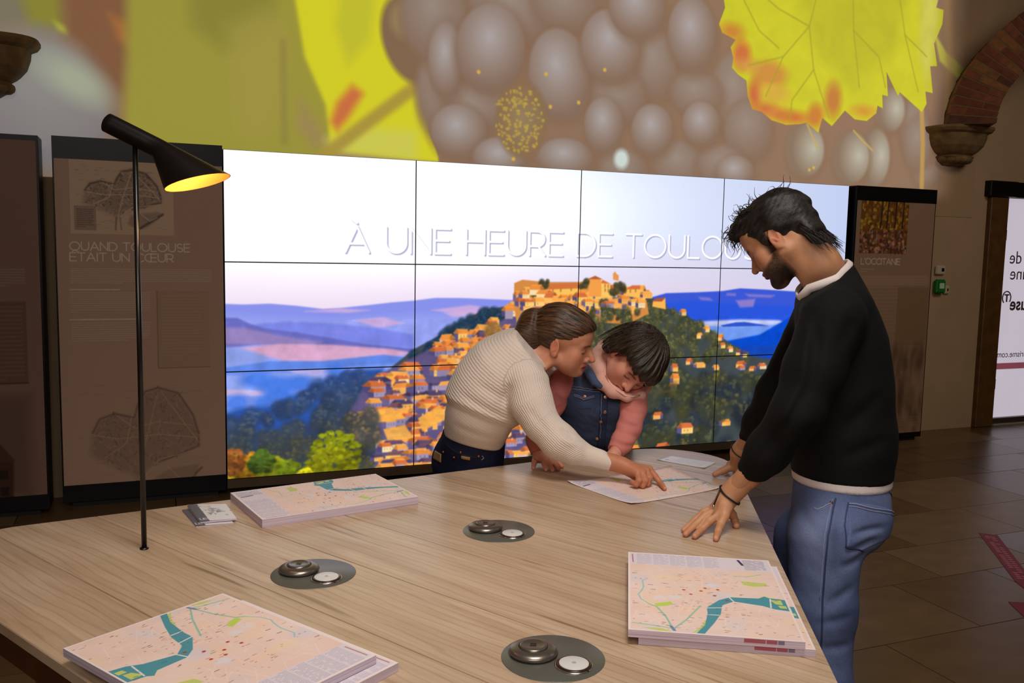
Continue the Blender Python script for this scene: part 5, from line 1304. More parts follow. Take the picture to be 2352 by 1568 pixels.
class Head:
    """a head in its own frame: x forward, y to its left, z up; the origin lies between the ears"""
    def __init__(s, org, fwd, up, sc=1., nose=1., jaw=1., chin=0., cheeks=1., mouth=0.):
        s.o = np.array(org, np.float32); f = Vector(fwd).normalized(); u = Vector(up); u = (u-f*u.dot(f)).normalized(); l = u.cross(f)
        s.R = np.array([f, l, u], np.float32); s.sc = sc; s.nose, s.jaw, s.chin, s.ck, s.mouth = nose, jaw, chin, cheeks, mouth
    def loc(s, P): return (P-s.o)@s.R.T/s.sc
    def w(s, x, y, z): return s.o+s.sc*(np.array((x, y, z), np.float32)@s.R)
    def base(s, p):
        q = p.copy(); q[:, 1] = np.abs(q[:, 1])
        d = ell(p, (-.012, 0, .046), (.1, .077, .088))
        d = smin(d, ell(p, (.05, 0, .05), (.05, .058, .056)), .03)
        d = smin(d, ell(p, (.04, 0, -.03), (.056, .056*s.jaw, .07)), .03)
        d = smin(d, cap(q, (.0, .052*s.jaw, -.045), (.066, .014, -.092+s.chin), .02, .017), .025)
        d = smin(d, ball(p, (.079, 0, -.091+s.chin), .019), .022)
        d = smin(d, ball(q, (.057, .042, -.014), .02*s.ck), .022)
        d = smin(d, ball(q, (.048, .036, -.045), .026), .03)
        d = smin(d, cap(q, (.089, .012, .02), (.074, .042, .024), .009, .009), .016)
        d = smax(d, -ball(q, (.104, .031, .002), .0155), .016)
        d = smin(d, cap(p, (.087, 0, .018), (.105+.012*s.nose, 0, -.026), .0085, .0105), .012)
        d = smin(d, ball(q, (.099, .0125, -.031), .0088), .008)
        d = smax(d, -ball(q, (.104, .0075, -.0395), .0045), .005)
        d = smin(d, ell(q, (.073, .0315, .0025), (.0165, .016, .0125)), .005)
        d = smax(d, -cap(q, (.094, .026, -.008), (.099, .014, -.006), .0022, .0022), .004)
        mo = s.mouth
        d = smin(d, cap(q, (.099, 0, -.052), (.087, .024, -.056), .0072, .0045), .007)
        d = smin(d, cap(q, (.096-mo*.3, 0, -.0635-mo), (.086, .02, -.0595-mo*.3), .0075, .0045), .007)
        d = smax(d, -cap(q, (.108, 0, -.0575-mo*.5), (.092, .026, -.057-mo*.2), .0022+mo*.45, .001), .004)
        d = smax(d, -ell(p, (.107, 0, -.078-mo+s.chin*.5), (.009, .016, .006)), .01)
        # ears
        er = ell(q, (-.012, .0765, -.002), (.0175, .0065, .031), np.array([[.93, .35, .1], [-.35, .93, 0], [-.1, 0, .99]]))
        er = smax(er, -ell(q, (-.0115, .0835, .003), (.0115, .0055, .021), np.array([[.93, .35, .1], [-.35, .93, 0], [-.1, 0, .99]])), .004)
        er = smin(er, ball(q, (-.004, .0745, -.026), .008), .006)
        er = smin(er, cap(q, (-.004, .079, .0), (-.013, .081, -.012), .0032, .003), .004)
        return smin(d, er, .006)
    def f(s, P): return s.base(s.loc(P))*s.sc
    def tone(s, P, skin, lips, brow, beard=None):
        p = s.loc(P); q = p.copy(); q[:, 1] = np.abs(q[:, 1]); n = len(P)
        c = np.repeat(np.array([skin], np.float32), n, 0)
        def put(mk, rgb):
            nonlocal c
            mk = np.clip(mk, 0, 1)[:, None]; c = c*(1-mk)+np.array(rgb, np.float32)*mk
        put(.22*np.exp(-((q[:, 0]-.065)**2+(q[:, 1]-.045)**2+(q[:, 2]+.022)**2)/.0006), (214, 96, 84))
        put(.3*np.exp(-((p[:, 0]-.115)**2+p[:, 1]**2+(p[:, 2]+.028)**2)/.0002), (206, 96, 84))
        put(.4*(np.abs(q[:, 1]-.078) < .02)*np.exp(-((p[:, 0]+.012)**2/.0004+(p[:, 2])**2/.001)), (196, 96, 76))
        if beard is not None:
            ln = np.interp(p[:, 0], [-.01, .012, .035, .06, .085, .12], [.0, -.012, -.036, -.045, -.047, -.04])
            up_ = np.clip((ln-p[:, 2])/.012, 0, 1)*(p[:, 0] > .004)
            st = np.clip(.52+.34*np.random.RandomState(6).rand(len(P)).astype(np.float32)+.35*np.clip((-.06-p[:, 2])/.03, 0, 1), .25, .96)
            nk = np.clip((p[:, 2]+.12)/.014, 0, 1)
            put(up_*st*nk*np.clip((p[:, 0]-.0)/.02, 0, 1), beard)
            put(.85*np.exp(-((q[:, 1]-.012)/.018)**4)*np.exp(-((p[:, 2]+.0445)/.0045)**2)*(p[:, 0] > .085), beard)
            put(.95*np.clip((-.072-p[:, 2])/.01, 0, 1)*(p[:, 0] > .055)*(q[:, 1] < .035)*nk, beard)
            put(.9*np.exp(-((p[:, 0]-.02)/.011)**2)*(np.abs(p[:, 2]) < .03)*(q[:, 1] > .05), beard)
        lp_ = np.exp(-((p[:, 2]+.0575+s.mouth*.4)/(.0085+s.mouth*.5))**4)*np.exp(-(q[:, 1]/.023)**6)*(p[:, 0] > .082)
        put(lp_*.85, lips)
        put(.8*np.exp(-((p[:, 2]+.0572+s.mouth*.4)/(.0016+s.mouth*.35))**2)*np.exp(-(q[:, 1]/.025)**6)*(p[:, 0] > .08), (58, 22, 18))
        bz = .0245+.1*(q[:, 1]-.03)*np.where(q[:, 1] > .036, -1.6, .6)
        put(.88*np.exp(-((p[:, 2]-bz)/.0042)**2)*np.exp(-((q[:, 1]-.032)/.019)**6)*(p[:, 0] > .05), brow)
        ez = -.0035-7*(q[:, 1]-.0315)**2*-1
        put(.92*np.exp(-((p[:, 2]-ez)/.0021)**2)*np.exp(-((q[:, 1]-.0325)/.0155)**6)*(p[:, 0] > .06), (28, 16, 12))
        put(.25*np.exp(-((p[:, 2]-.004)/.009)**2)*np.exp(-((q[:, 1]-.0315)/.018)**4)*(p[:, 0] > .06), (150, 84, 70))
        return c

def skin_piece(f, lo, hi, h, tone):
    V, F = mesh_sdf(f, lo, hi, h)
    return V, F, {'tone': tone(V) if callable(tone) else np.repeat(np.array([tone], np.float32), len(V), 0)}
def fingers(P, fs, k=.004):
    d = None
    for pts in fs:
        e = chain(P, pts, .004); d = e if d is None else smin(d, e, k)
    return d
def hand_tone(skin, tips):
    def t(V):
        c = np.repeat(np.array([skin], np.float32), len(V), 0)
        for q in tips:
            w_ = np.exp(-((V-np.array(q, np.float32))**2).sum(1)/.00012)[:, None]*.35; c = c*(1-w_)+np.array((214, 128, 108), np.float32)*w_
        return c
    return t
def nails(pts, parent, mm):
    """finger nails: small flattened caps (position, outward direction, finger direction, size)"""
    for p, nrm, dr, r in pts:
        nrm = Vector(nrm).normalized(); dr = Vector(dr); dr = (dr-nrm*dr.dot(nrm)).normalized(); s_ = nrm.cross(dr)
        bm = bmesh.new(); bmesh.ops.create_uvsphere(bm, u_segments=12, v_segments=8, radius=1)
        M_ = Matrix((dr*r*1.35, s_*r, nrm*r*.35)).transposed().to_4x4(); M_.translation = Vector(p)
        bm.transform(M_)
        wlink('nail', bm_me(bm, smooth=True), mm, parent)
nail_m = mat('nail', (222, 166, 150), .25)
def lerp(a, b, t): return tuple(x+(y-x)*t for x, y in zip(a, b))
def vadd(a, b, s=1.): return tuple(x+y*s for x, y in zip(a, b))

def strands(name, starts, parent, mm, rad=.0011, n=5):
    """loose locks: a list of polylines"""
    mes = [tube_me(p, [rad*(1-.75*i/(len(p)-1)) for i in range(len(p))], n) for p in starts]
    me = join_me(mes)
    fl = me.attributes.new('flow', 'FLOAT_VECTOR', 'POINT'); fl.data.foreach_set('vector', np.array([v.co*3 for v in me.vertices], np.float32).ravel())
    o = wlink(name, me, mm, parent); o['kind'] = 'stuff'
    return o

# ------------------------------------------------------------------ denim helper: surface shell patches (pockets, flaps) and stitches
def shell_patch(name, f, corners, off, parent, mm, h=.0035, thick=.013, tone=None, depth=.05):
    """a patch of cloth following surface f inside the outline through four corners"""
    C4 = np.array(onto(f, corners), np.float32); cen = C4.mean(0)
    e1 = (C4[1]-C4[0]); e2 = (C4[-1]-C4[0]); nrm = np.cross(e1, e2); nrm /= np.linalg.norm(nrm)
    edges = []
    for i in range(len(C4)):
        a, b = C4[i], C4[(i+1) % len(C4)]; en = np.cross(b-a, nrm); en /= np.linalg.norm(en)
        if (cen-a)@en > 0: en = -en
        edges.append((a, en))
    def g(P):
        d = smax(f(P)-off, -(f(P)-off+thick), .001)
        for a, en in edges: d = smax(d, (P-a)@en, .003)
        return smax(d, np.abs((P-cen)@nrm)-depth, .004)
    lo, hi = bounds(C4, .03)
    V, F = mesh_sdf(g, lo, hi, h)
    if tone is None: tone = lambda V: np.repeat(np.array([(80, 96, 140)], np.float32), len(V), 0)
    return wlink(name, np_me(V, F, attrs={'tone': tone(V)}), mm, parent)
def seam(name, f, pts, parent, mm, rad=.0014, off=.0006, sub=6):
    P = []
    for a, b in zip(pts, pts[1:]):
        for i in range(sub): P.append(lerp(a, b, i/sub))
    P.append(pts[-1])
    return wlink(name, tube_me(onto(f, P, off), rad, 6), mm, parent)

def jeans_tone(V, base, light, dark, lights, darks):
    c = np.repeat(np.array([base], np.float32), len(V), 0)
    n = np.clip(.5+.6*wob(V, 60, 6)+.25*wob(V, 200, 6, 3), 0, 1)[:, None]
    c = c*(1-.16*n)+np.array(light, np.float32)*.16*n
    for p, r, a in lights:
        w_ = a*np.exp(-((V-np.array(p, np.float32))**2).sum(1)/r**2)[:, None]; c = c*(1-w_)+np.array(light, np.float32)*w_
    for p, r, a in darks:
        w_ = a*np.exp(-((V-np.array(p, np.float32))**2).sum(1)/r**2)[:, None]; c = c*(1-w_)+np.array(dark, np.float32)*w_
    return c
denim = attr_mat('denim', .8, .2, .35, 700, 0, .12, 220)

# ================================================================== the man in the black sweater
man = empty('person', ((1.372, -3.748, 0.798)[0], (1.372, -3.748, 0.798)[1], 0), 'bearded man with dark wavy hair in black sweater and blue jeans', 'person')
SKM = (196, 142, 106)
latM = (-.667, -.745, 0.)
# --- trousers
hipN, kneeN, ankN = (1.293, -3.844, 0.791), (1.29, -3.864, 0.39), None
hipF, kneeF = (1.422, -3.639, 0.713), (1.426, -3.597, 0.268)
ankN = (kneeN[0]+.10, kneeN[1]-.06, .09); ankF = (kneeF[0]+.07, kneeF[1]-.03, .09)
buttN, buttF = (1.42, -3.834, 0.832), (1.559, -3.699, 0.779)
beltM = (1.32, -3.862, 0.946)
def f_jeansM(P):
    d = torso(P, [((1.421, -3.757, 0.9), .118, .05), ((1.405, -3.759, 0.824), .112, .06)], latM, .05)
    d = smin(d, ball(P, buttN, .086), .05); d = smin(d, ball(P, buttF, .084), .05)
    legN = chain(P, [(hipN, .1), (lerp(hipN, kneeN, .5), .09), (kneeN, .08), (lerp(kneeN, ankN, .5), .078), (ankN, .074)], .03)
    legF = chain(P, [(hipF, .104), (lerp(hipF, kneeF, .5), .092), (kneeF, .08), (lerp(kneeF, ankF, .5), .076), (ankF, .072)], .03)
    d = smin(d, legN, .045); d = smin(d, legF, .03)
    q = P*np.array((1, 1, .55), np.float32)
    d = d+.0016*wob(q, 30, 6, 2)+.0008*wob(P, 80, 6, 5)
    # pull folds under the seat
    for a, b, w_, am in (((1.439, -3.911, 0.834), (1.308, -3.928, 0.828), .011, .007), ((1.422, -3.908, 0.801), (1.297, -3.928, 0.785), .011, .008), ((1.393, -3.9, 0.765), (1.279, -3.926, 0.74), .012, .007), ((1.342, -3.911, 0.69), (1.224, -3.938, 0.631), .014, .007),
                      ((1.288, -3.901, 0.889), (1.24, -3.958, 0.72), .012, .006), ((1.335, -3.917, 0.607), (1.207, -3.937, 0.584), .014, .006), ((1.208, -3.835, 0.877), (1.212, -3.912, 0.821), .014, .004), ((1.328, -3.923, 0.523), (1.216, -3.948, 0.515), .014, .006)):
        d = d+crease(P, a, b, w_, am, latM)
    d = smax(d, plane(P, (0, 0, .075), (0, 0, -1)), .004)
    return smax(d, plane(P, beltM, (0, 0, 1)), .004)
lo, hi = bounds([hipN, hipF, kneeN, kneeF, ankN, ankF, buttN, buttF, beltM], .16)
V, F = mesh_sdf(f_jeansM, lo, hi, .0062)
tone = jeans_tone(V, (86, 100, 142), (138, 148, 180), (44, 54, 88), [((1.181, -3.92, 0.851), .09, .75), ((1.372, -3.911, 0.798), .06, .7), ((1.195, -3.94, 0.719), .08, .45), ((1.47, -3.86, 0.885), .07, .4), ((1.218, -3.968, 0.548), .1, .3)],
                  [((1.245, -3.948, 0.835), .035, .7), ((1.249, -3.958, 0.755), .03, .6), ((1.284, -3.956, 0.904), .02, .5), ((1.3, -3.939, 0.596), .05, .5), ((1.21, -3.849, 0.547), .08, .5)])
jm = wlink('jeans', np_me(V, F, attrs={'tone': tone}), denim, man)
thread = mat('denim_thread', (52, 62, 100), .7); thread_l = mat('denim_thread_pale', (150, 156, 186), .7)
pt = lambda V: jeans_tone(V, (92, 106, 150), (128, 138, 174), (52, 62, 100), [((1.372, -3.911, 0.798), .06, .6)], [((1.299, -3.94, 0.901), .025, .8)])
shell_patch('pocket', f_jeansM, [(1.312, -3.92, 0.917), (1.491, -3.883, 0.856), (1.462, -3.878, 0.797), (1.347, -3.926, 0.776), (1.278, -3.942, 0.798)], .003, jm, denim, tone=pt)
seam('stitching', f_jeansM, [(1.313, -3.921, 0.913), (1.369, -3.922, 0.894), (1.491, -3.884, 0.854)], jm, thread_l, .0016, .0042)
seam('stitching', f_jeansM, [(1.313, -3.921, 0.906), (1.369, -3.923, 0.886), (1.488, -3.883, 0.847)], jm, thread_l, .0011, .004)
seam('stitching', f_jeansM, [(1.312, -3.92, 0.916), (1.284, -3.937, 0.863), (1.278, -3.942, 0.798), (1.347, -3.927, 0.775)], jm, thread, .0016, .0035)
seam('side_seam', f_jeansM, [(1.287, -3.886, 0.921), (1.264, -3.904, 0.88), (1.236, -3.921, 0.828), (1.227, -3.927, 0.746), (1.226, -3.926, 0.65), (1.23, -3.926, 0.552), (1.224, -3.934, 0.458)], jm, thread, .0026, .0006)
seam('side_seam', f_jeansM, [(1.278, -3.882, 0.92), (1.254, -3.9, 0.879), (1.227, -3.918, 0.827), (1.219, -3.924, 0.746), (1.218, -3.922, 0.649)], jm, thread_l, .0009, .0008)
seam('pocket_edge', f_jeansM, [(1.201, -3.861, 0.929), (1.209, -3.876, 0.926), (1.234, -3.887, 0.924), (1.27, -3.89, 0.92)], jm, thread_l, .0018, .0012)
seam('pocket_edge', f_jeansM, [(1.203, -3.863, 0.922), (1.209, -3.877, 0.919), (1.234, -3.888, 0.917), (1.267, -3.89, 0.913)], jm, thread_l, .001, .001)
seam('stitching', f_jeansM, [(1.46, -3.876, 0.913), (1.52, -3.857, 0.89)], jm, thread, .0014, .001)
rv = lathe_me([(0, .002), (.003, .002), (.0042, .0008), (.0045, -.001)], 14)
copper = mat('copper_rivet', (150, 84, 46), .35, .8)
rp_ = onto(f_jeansM, [(1.269, -3.89, 0.92)], .001)[0]
o = link('rivet', rv, copper, jm); o.matrix_parent_inverse = Matrix.Identity(4); o.location = Vector(rp_); o.rotation_euler = Vector(latM).to_track_quat('Z', 'Y').to_euler()

# --- sweater and shirt
stM = [((1.423, -3.756, 0.919), .122, .05), ((1.432, -3.745, 1.052), .117, .055), ((1.432, -3.728, 1.203), .112, .07), ((1.43, -3.714, 1.323), .105, .085), ((1.423, -3.701, 1.415), .082, .105), ((1.409, -3.688, 1.48), .053, .055), ((1.401, -3.68, 1.528), .040, .03)]
shN, elN, wrN = (1.269, -3.855, 1.4), (1.152, -3.874, 1.154), (1.066, -3.711, 0.896)
cuffN = (1.105, -3.748, 0.962)
shF, elF, wrF = (1.504, -3.531, 1.364), (1.434, -3.436, 1.125), (1.438, -3.254, 0.891)
cuffF = (1.453, -3.289, 0.943)
def f_shirtM(P): return torso(P, stM, latM, .06)
def f_sweaterM(P):
    d = f_shirtM(P)
    d = smin(d, cap(P, (1.312, -3.793, 1.431), (1.475, -3.583, 1.416), .075, .075), .05)
    aN = chain(P, [(shN, .088), (lerp(shN, elN, .55), .076), (elN, .066), (lerp(elN, cuffN, .6), .056), (cuffN, .043)], .03)
    aF = chain(P, [(shF, .082), (elF, .06), (lerp(elF, cuffF, .6), .052), (cuffF, .04)], .03)
    axn = np.array(cuffN)-np.array(elN); axf = np.array(cuffF)-np.array(elF)
    aN = smax(aN, plane(P, cuffN, axn), .012); aF = smax(aF, plane(P, cuffF, axf), .012)
    d = smin(d, aN, .03); d = smin(d, aF, .03)
    q = P*np.array((1, 1, .7), np.float32)
    d = d+.0022*wob(q, 22, 6, 1)+.001*wob(P, 60, 6, 4)
    for a, b, w_, am in (((1.146, -3.903, 1.399), (1.088, -3.956, 1.228), .016, -.008), ((1.169, -3.913, 1.394), (1.112, -3.966, 1.228), .018, .009), ((1.102, -3.937, 1.246), (1.054, -3.908, 1.119), .014, -.006), ((1.114, -3.944, 1.225), (1.075, -3.917, 1.109), .014, .007), ((1.061, -3.933, 1.13), (1.032, -3.863, 1.019), .013, .005),
                      ((1.218, -3.88, 1.14), (1.132, -3.879, 1.039), .016, .009), ((1.406, -3.914, 1.208), (1.26, -3.903, 1.083), .02, .006), ((1.414, -3.932, 1.079), (1.27, -3.914, 1.025), .02, .006), ((1.334, -3.862, 1.417), (1.255, -3.897, 1.328), .018, .006)):
        d = d+crease(P, a, b, w_, am, latM)
    return d
NKP = np.array((1.398, -3.68, 1.511)); NKN = np.array((1.33, -3.639, 1.629))-NKP
def f_sweaterM_cut(P):
    d = smax(f_sweaterM(P), plane(P, (1.324, -3.864, 0.943), (-.03, 0, -1)), .012)
    return smax(d, plane(P, NKP, NKN), .008)
lo, hi = bounds([s_[0] for s_ in stM]+[shN, elN, cuffN, shF, elF, cuffF], .17)
V, F = mesh_sdf(f_sweaterM_cut, lo, hi, .0055)
sw_m = attr_mat('black_wool', .85, .25, .5, 420, 0, .15, 300)
wlink('sweater', np_me(V, F, attrs={'tone': np.repeat(np.array([(10, 10, 12)], np.float32), len(V), 0)}), sw_m, man)
white_c = mat('white_cotton', (226, 214, 212), .8, bump=.2, bscale=500)
def f_hemM(P):
    d = f_shirtM(P)+.002+.002*wob(P*np.array((1, 1, .7), np.float32), 22, 6, 1)
    d = smax(d, plane(P, (1.324, -3.866, 0.923), (-.03, 0, -1)), .009)
    return smax(d, plane(P, (1.325, -3.861, 0.966), (0, 0, 1)), .003)
lo, hi = bounds([(1.424, -3.757, 0.913)], .26)
V, F = mesh_sdf(f_hemM, lo, hi, .006)
wlink('shirt_hem', np_me(V, F), white_c, man)
# --- head, neck, hands
hM = Head((1.278, -3.619, 1.614), (math.cos(R(120))*math.cos(R(38)), math.sin(R(120))*math.cos(R(38)), -math.sin(R(38))), (math.cos(R(120))*math.sin(R(38)), math.sin(R(120))*math.sin(R(38)), math.cos(R(38))), 1.0, nose=.9, jaw=1., chin=-.004)
nb = (1.401, -3.683, 1.495)
def f_headM(P):
    d = hM.f(P)
    nk = chain(P, [(tuple(hM.w(-.035, 0, -.03)), .06), (lerp(tuple(hM.w(-.05, 0, -.09)), nb, .35), .057), (nb, .068)], .03)
    d = smin(d, nk, .022)
    q = hM.w(.02, .045, -.1)
    return smin(d, cap(P, tuple(hM.w(-.02, .058, -.05)), (1.346, -3.686, 1.47), .012, .012), .03)
lo, hi = bounds([tuple(hM.w(.13, .1, -.12)), tuple(hM.w(-.13, -.1, .14)), tuple(hM.w(.13, -.1, .14)), tuple(hM.w(-.13, .1, -.1)), nb], .05)
parts = [skin_piece(f_headM, lo, hi, .0026, lambda V: hM.tone(V, SKM, (166, 96, 84), (34, 24, 20), (40, 29, 25)))]
tp = [(0.925, -3.705, 0.809), (0.911, -3.736, 0.809), (0.924, -3.76, 0.809), (0.968, -3.795, 0.808), (1.092, -3.716, 0.808)]
F1 = [((1.033, -3.69, 0.858), .011), ((1.003, -3.685, 0.847), .0105), ((0.977, -3.682, 0.826), .0095), (tp[0], .0075)]
F2 = [((1.025, -3.71, 0.857), .0125), ((0.991, -3.709, 0.845), .0115), ((0.955, -3.714, 0.822), .01), (tp[1], .008)]
F3 = [((1.024, -3.727, 0.852), .0125), ((0.993, -3.728, 0.835), .0115), ((0.969, -3.727, 0.814), .010), (tp[2], .008)]
F4 = [((1.031, -3.742, 0.85), .0125), ((1.013, -3.751, 0.831), .0115), ((1, -3.757, 0.811), .0098), (tp[3], .0075)]
F5 = [((1.066, -3.709, 0.86), .013), ((1.093, -3.694, 0.833), .0125), ((1.106, -3.69, 0.814), .0105), (tp[4], .009)]
def f_handN(P):
    d = chain(P, [(lerp(elN, wrN, .5), .036), (cuffN, .031), (lerp(cuffN, wrN, .6), .0275), (wrN, .0265)], .02)
    palm = chain(P, [(wrN, .024), ((1.043, -3.716, 0.872), .026)], .01)
    for q in (F1, F2, F3, F4): palm = smin(palm, cap(P, wrN, q[0][0], .02, .0135), .012)
    palm = smin(palm, cap(P, (1.071, -3.708, 0.886), F5[0][0], .019, .0145), .01)
    d = smin(d, palm, .018)
    return smin(d, fingers(P, [F1, F2, F3, F4, F5]), .006)
lo, hi = bounds(tp+[wrN, lerp(elN, wrN, .45)], .05)
parts.append(skin_piece(f_handN, lo, hi, .0024, hand_tone(SKM, tp)))
tf = [(1.375, -3.209, 0.81), (1.465, -3.149, 0.809), (1.518, -3.132, 0.809), (1.538, -3.152, 0.809), (1.531, -3.196, 0.809)]
def f_handF(P):
    d = chain(P, [(lerp(elF, wrF, .5), .035), (cuffF, .03), (lerp(cuffF, wrF, .6), .0265), (wrF, .0255)], .02)
    kn = [(1.43, -3.222, 0.835), (1.477, -3.172, 0.831), (1.498, -3.169, 0.83), (1.506, -3.184, 0.828), (1.502, -3.206, 0.826)]
    palm = chain(P, [(wrF, .024), ((1.446, -3.228, 0.839), .023)], .01)
    for k_ in kn[1:]: palm = smin(palm, cap(P, wrF, k_, .02, .0135), .012)
    d = smin(d, palm, .018)
    fs = [[(kn[0], .0145), (lerp(kn[0], tf[0], .55), .0125), (tf[0], .0095)]]+[[(a, .012), (vadd(lerp(a, b, .5), (0, 0, 1), .008), .011), (b, .008)] for a, b in zip(kn[1:], tf[1:])]
    return smin(d, fingers(P, fs), .006)
lo, hi = bounds(tf+[wrF, lerp(elF, wrF, .45)], .06)
parts.append(skin_piece(f_handF, lo, hi, .0028, hand_tone(SKM, tf)))
def f_bodyM(P):
    d = torso(P, [(c, r-.035, w) for c, r, w in stM], latM, .05)
    d = smin(d, chain(P, [(shN, .05), (elN, .04), (wrN, .022)], .03), .03); d = smin(d, chain(P, [(shF, .05), (elF, .04), (wrF, .022)], .03), .03)
    d = smin(d, torso(P, [((1.408, -3.761, 0.812), .09, .05)]*2, latM), .04)
    d = smin(d, chain(P, [(hipN, .07), (kneeN, .05), (ankN, .035), ((ankN[0]-.09, ankN[1]+.06, .05), .03)], .03), .03)
    return smin(d, chain(P, [(hipF, .07), (kneeF, .05), (ankF, .035), ((ankF[0]-.09, ankF[1]+.06, .05), .03)], .03), .03)
lo, hi = bounds([s_[0] for s_ in stM]+[shN, elN, wrN, shF, elF, wrF, hipN, hipF, ankN, ankF, kneeN, kneeF], .14)
parts.append(skin_piece(f_bodyM, lo, (hi[0], hi[1], min(hi[2], nb[2]+.01)), .014, SKM))
wlink('body', merge(parts), skin_m, man)
nails([(vadd(q, (0, 0, .0055)), (-.15, -.25, .9), tuple(np.array(q)-np.array(b[2][0])), .0052) for q, b in ((tp[1], F2), (tp[2], F3), (tp[3], F4))], man, nail_m)
# collar
cp = [(1.325, -3.678, 1.469), (1.284, -3.729, 1.488), (1.282, -3.76, 1.517), (1.31, -3.769, 1.538), (1.364, -3.754, 1.552), (1.429, -3.712, 1.549), (1.473, -3.66, 1.55), (1.492, -3.609, 1.553), (1.476, -3.581, 1.539), (1.438, -3.58, 1.512), (1.38, -3.617, 1.483)]
def smooth_loop(pts, n=6):
    out = []; N_ = len(pts)
    for i in range(N_):
        p0, p1, p2, p3 = [np.array(pts[(i+k_) % N_]) for k_ in (-1, 0, 1, 2)]
        for j in range(n):
            t_ = j/n; out.append(tuple(.5*((2*p1)+(-p0+p2)*t_+(2*p0-5*p1+4*p2-p3)*t_*t_+(-p0+3*p1-3*p2+p3)*t_**3)))
    return out
nn_ = NKN/np.linalg.norm(NKN); cl = [np.array(p) for p in smooth_loop(cp, 4)]
for _ in range(10):
    cl = [p-nn_*((p-NKP)@nn_) for p in cl]; cl = [np.array(p) for p in onto(f_sweaterM, cl)]
cn = np.mean(np.array(cl), 0)
r0 = []
for p in cl:
    p = np.array(p); out_ = p-cn; out_ /= np.linalg.norm(out_)+1e-6
    upv = nn_
    r0.append([Vector(p-out_*.002-upv*.012), Vector(p+out_*.001-upv*.001), Vector(p-out_*.004+upv*.0125), Vector(p-out_*.009+upv*.012), Vector(p-out_*.009-upv*.010)])
wlink('shirt_collar', rings_me(r0+[r0[0]], cap=False), white_c, man)
# hair
def flow_of(H, P, mode):
    p = H.loc(P)
    if mode == 'back':
        a = np.arctan2(p[:, 1], p[:, 2]-.02); return np.stack([np.cos(a)*.6, np.sin(a)*.6, p[:, 0]*.9+.12*np.sin(a*3)], 1)
    if mode == 'bob':
        c = np.array((-.05, 0)); a = np.arctan2(p[:, 1]-c[1], p[:, 0]-c[0]); return np.stack([np.cos(a)*.65, np.sin(a)*.65, p[:, 2]*.9], 1)
    return p*np.array((1.6, 4.5, 4.), np.float32)
def f_hairM(P):
    p = hM.loc(P); q = p.copy(); q[:, 1] = np.abs(q[:, 1])
    d = ell(p, (-.018, 0, .05), (.112, .0855, .094))
    d = smin(d, ell(p, (.06, 0, .094), (.058, .062, .04)), .03)
    d = smin(d, ell(p, (-.088, 0, -.03), (.034, .058, .055)), .03)
    d = d+.0045*wob(p, 95, 6)+.0035*wob(p*np.array((.5, 1, 1), np.float32), 210, 6, 3)*np.clip(.6+p[:, 0]*8, .3, 1.3)
    cut = np.interp(p[:, 0], [-.14, -.085, -.05, -.03, -.022, .006, .012, .03, .036, .06, .08, .12], [-.085, -.085, -.072, -.06, .02, .032, -.016, -.016, .03, .058, .072, .076])
    inn = cut-p[:, 2]
    return smax(d, inn*.7, .006)
lo, hi = bounds([tuple(hM.w(a, b, c)) for a in (-.15, .13) for b in (-.1, .1) for c in (-.1, .17)], .01)
V, F = mesh_sdf(f_hairM, lo, hi, .0028)
hairM = hair_mat('dark_hair', (7, 6, 7), (44, 36, 34), .5, .55)
hm_o = wlink('hair', np_me(V, F, attrs={'flow': flow_of(hM, V, 'x')}), hairM, man)
rq = random.Random(17); locks = []
def curl(x, y, z, length, turns, r, dirv, steps=16):
    p0 = hM.w(x, y, z); out = []
    d_ = np.array(dirv, np.float32); d_ /= np.linalg.norm(d_); s1_ = np.cross(d_, (0, 1, .3)); s1_ /= np.linalg.norm(s1_); s2_ = np.cross(d_, s1_); ph = rq.uniform(0, 6.28)
    for i in range(steps):
        t_ = i/(steps-1); a_ = ph+turns*6.28*t_
        off_ = d_*length*t_+(s1_*(math.cos(a_)-math.cos(ph))+s2_*(math.sin(a_)-math.sin(ph)))*r*(.3+t_)
        off_[2] -= .25*length*t_*t_
        out.append(tuple(p0+off_@hM.R))
    return out
for i in range(230):
    x = rq.uniform(.0, .105); y = rq.uniform(-.062, .062); z = .134-.9*max(0, x-.04)*.6-abs(y)*.25+rq.uniform(-.012, .004)
    locks.append(curl(x, y, z, rq.uniform(.02, .045), rq.uniform(.5, 1.2), rq.uniform(.004, .011), (rq.uniform(.1, 1), rq.uniform(-.6, .6), rq.uniform(.0, .6))))
for i in range(40):
    x = rq.uniform(.07, .11); y = rq.uniform(-.06, .06); locks.append(curl(x, y, .098+rq.uniform(-.01, .02), rq.uniform(.03, .05), .7, .009, (.7, rq.uniform(-.4, .4), -.6)))
for i in range(110):
    a_ = rq.uniform(-1.4, 1.4); x = -.075-.03*math.cos(a_); y = math.sin(a_)*.07; locks.append(curl(x, y, -.03+rq.uniform(-.03, .02), rq.uniform(.04, .065), .25, .004, (-.35, rq.uniform(-.25, .25), -1)))
for i in range(34):
    x = rq.uniform(-.1, .06); y = rq.uniform(-.05, .05); locks.append(curl(x, y, .138-abs(x)*.35-abs(y)*.2, rq.uniform(.03, .06), .5, .01, (rq.uniform(-1, .5), rq.uniform(-.5, .5), .5)))
strands('hair_locks', locks, hm_o, hairM, .0016)
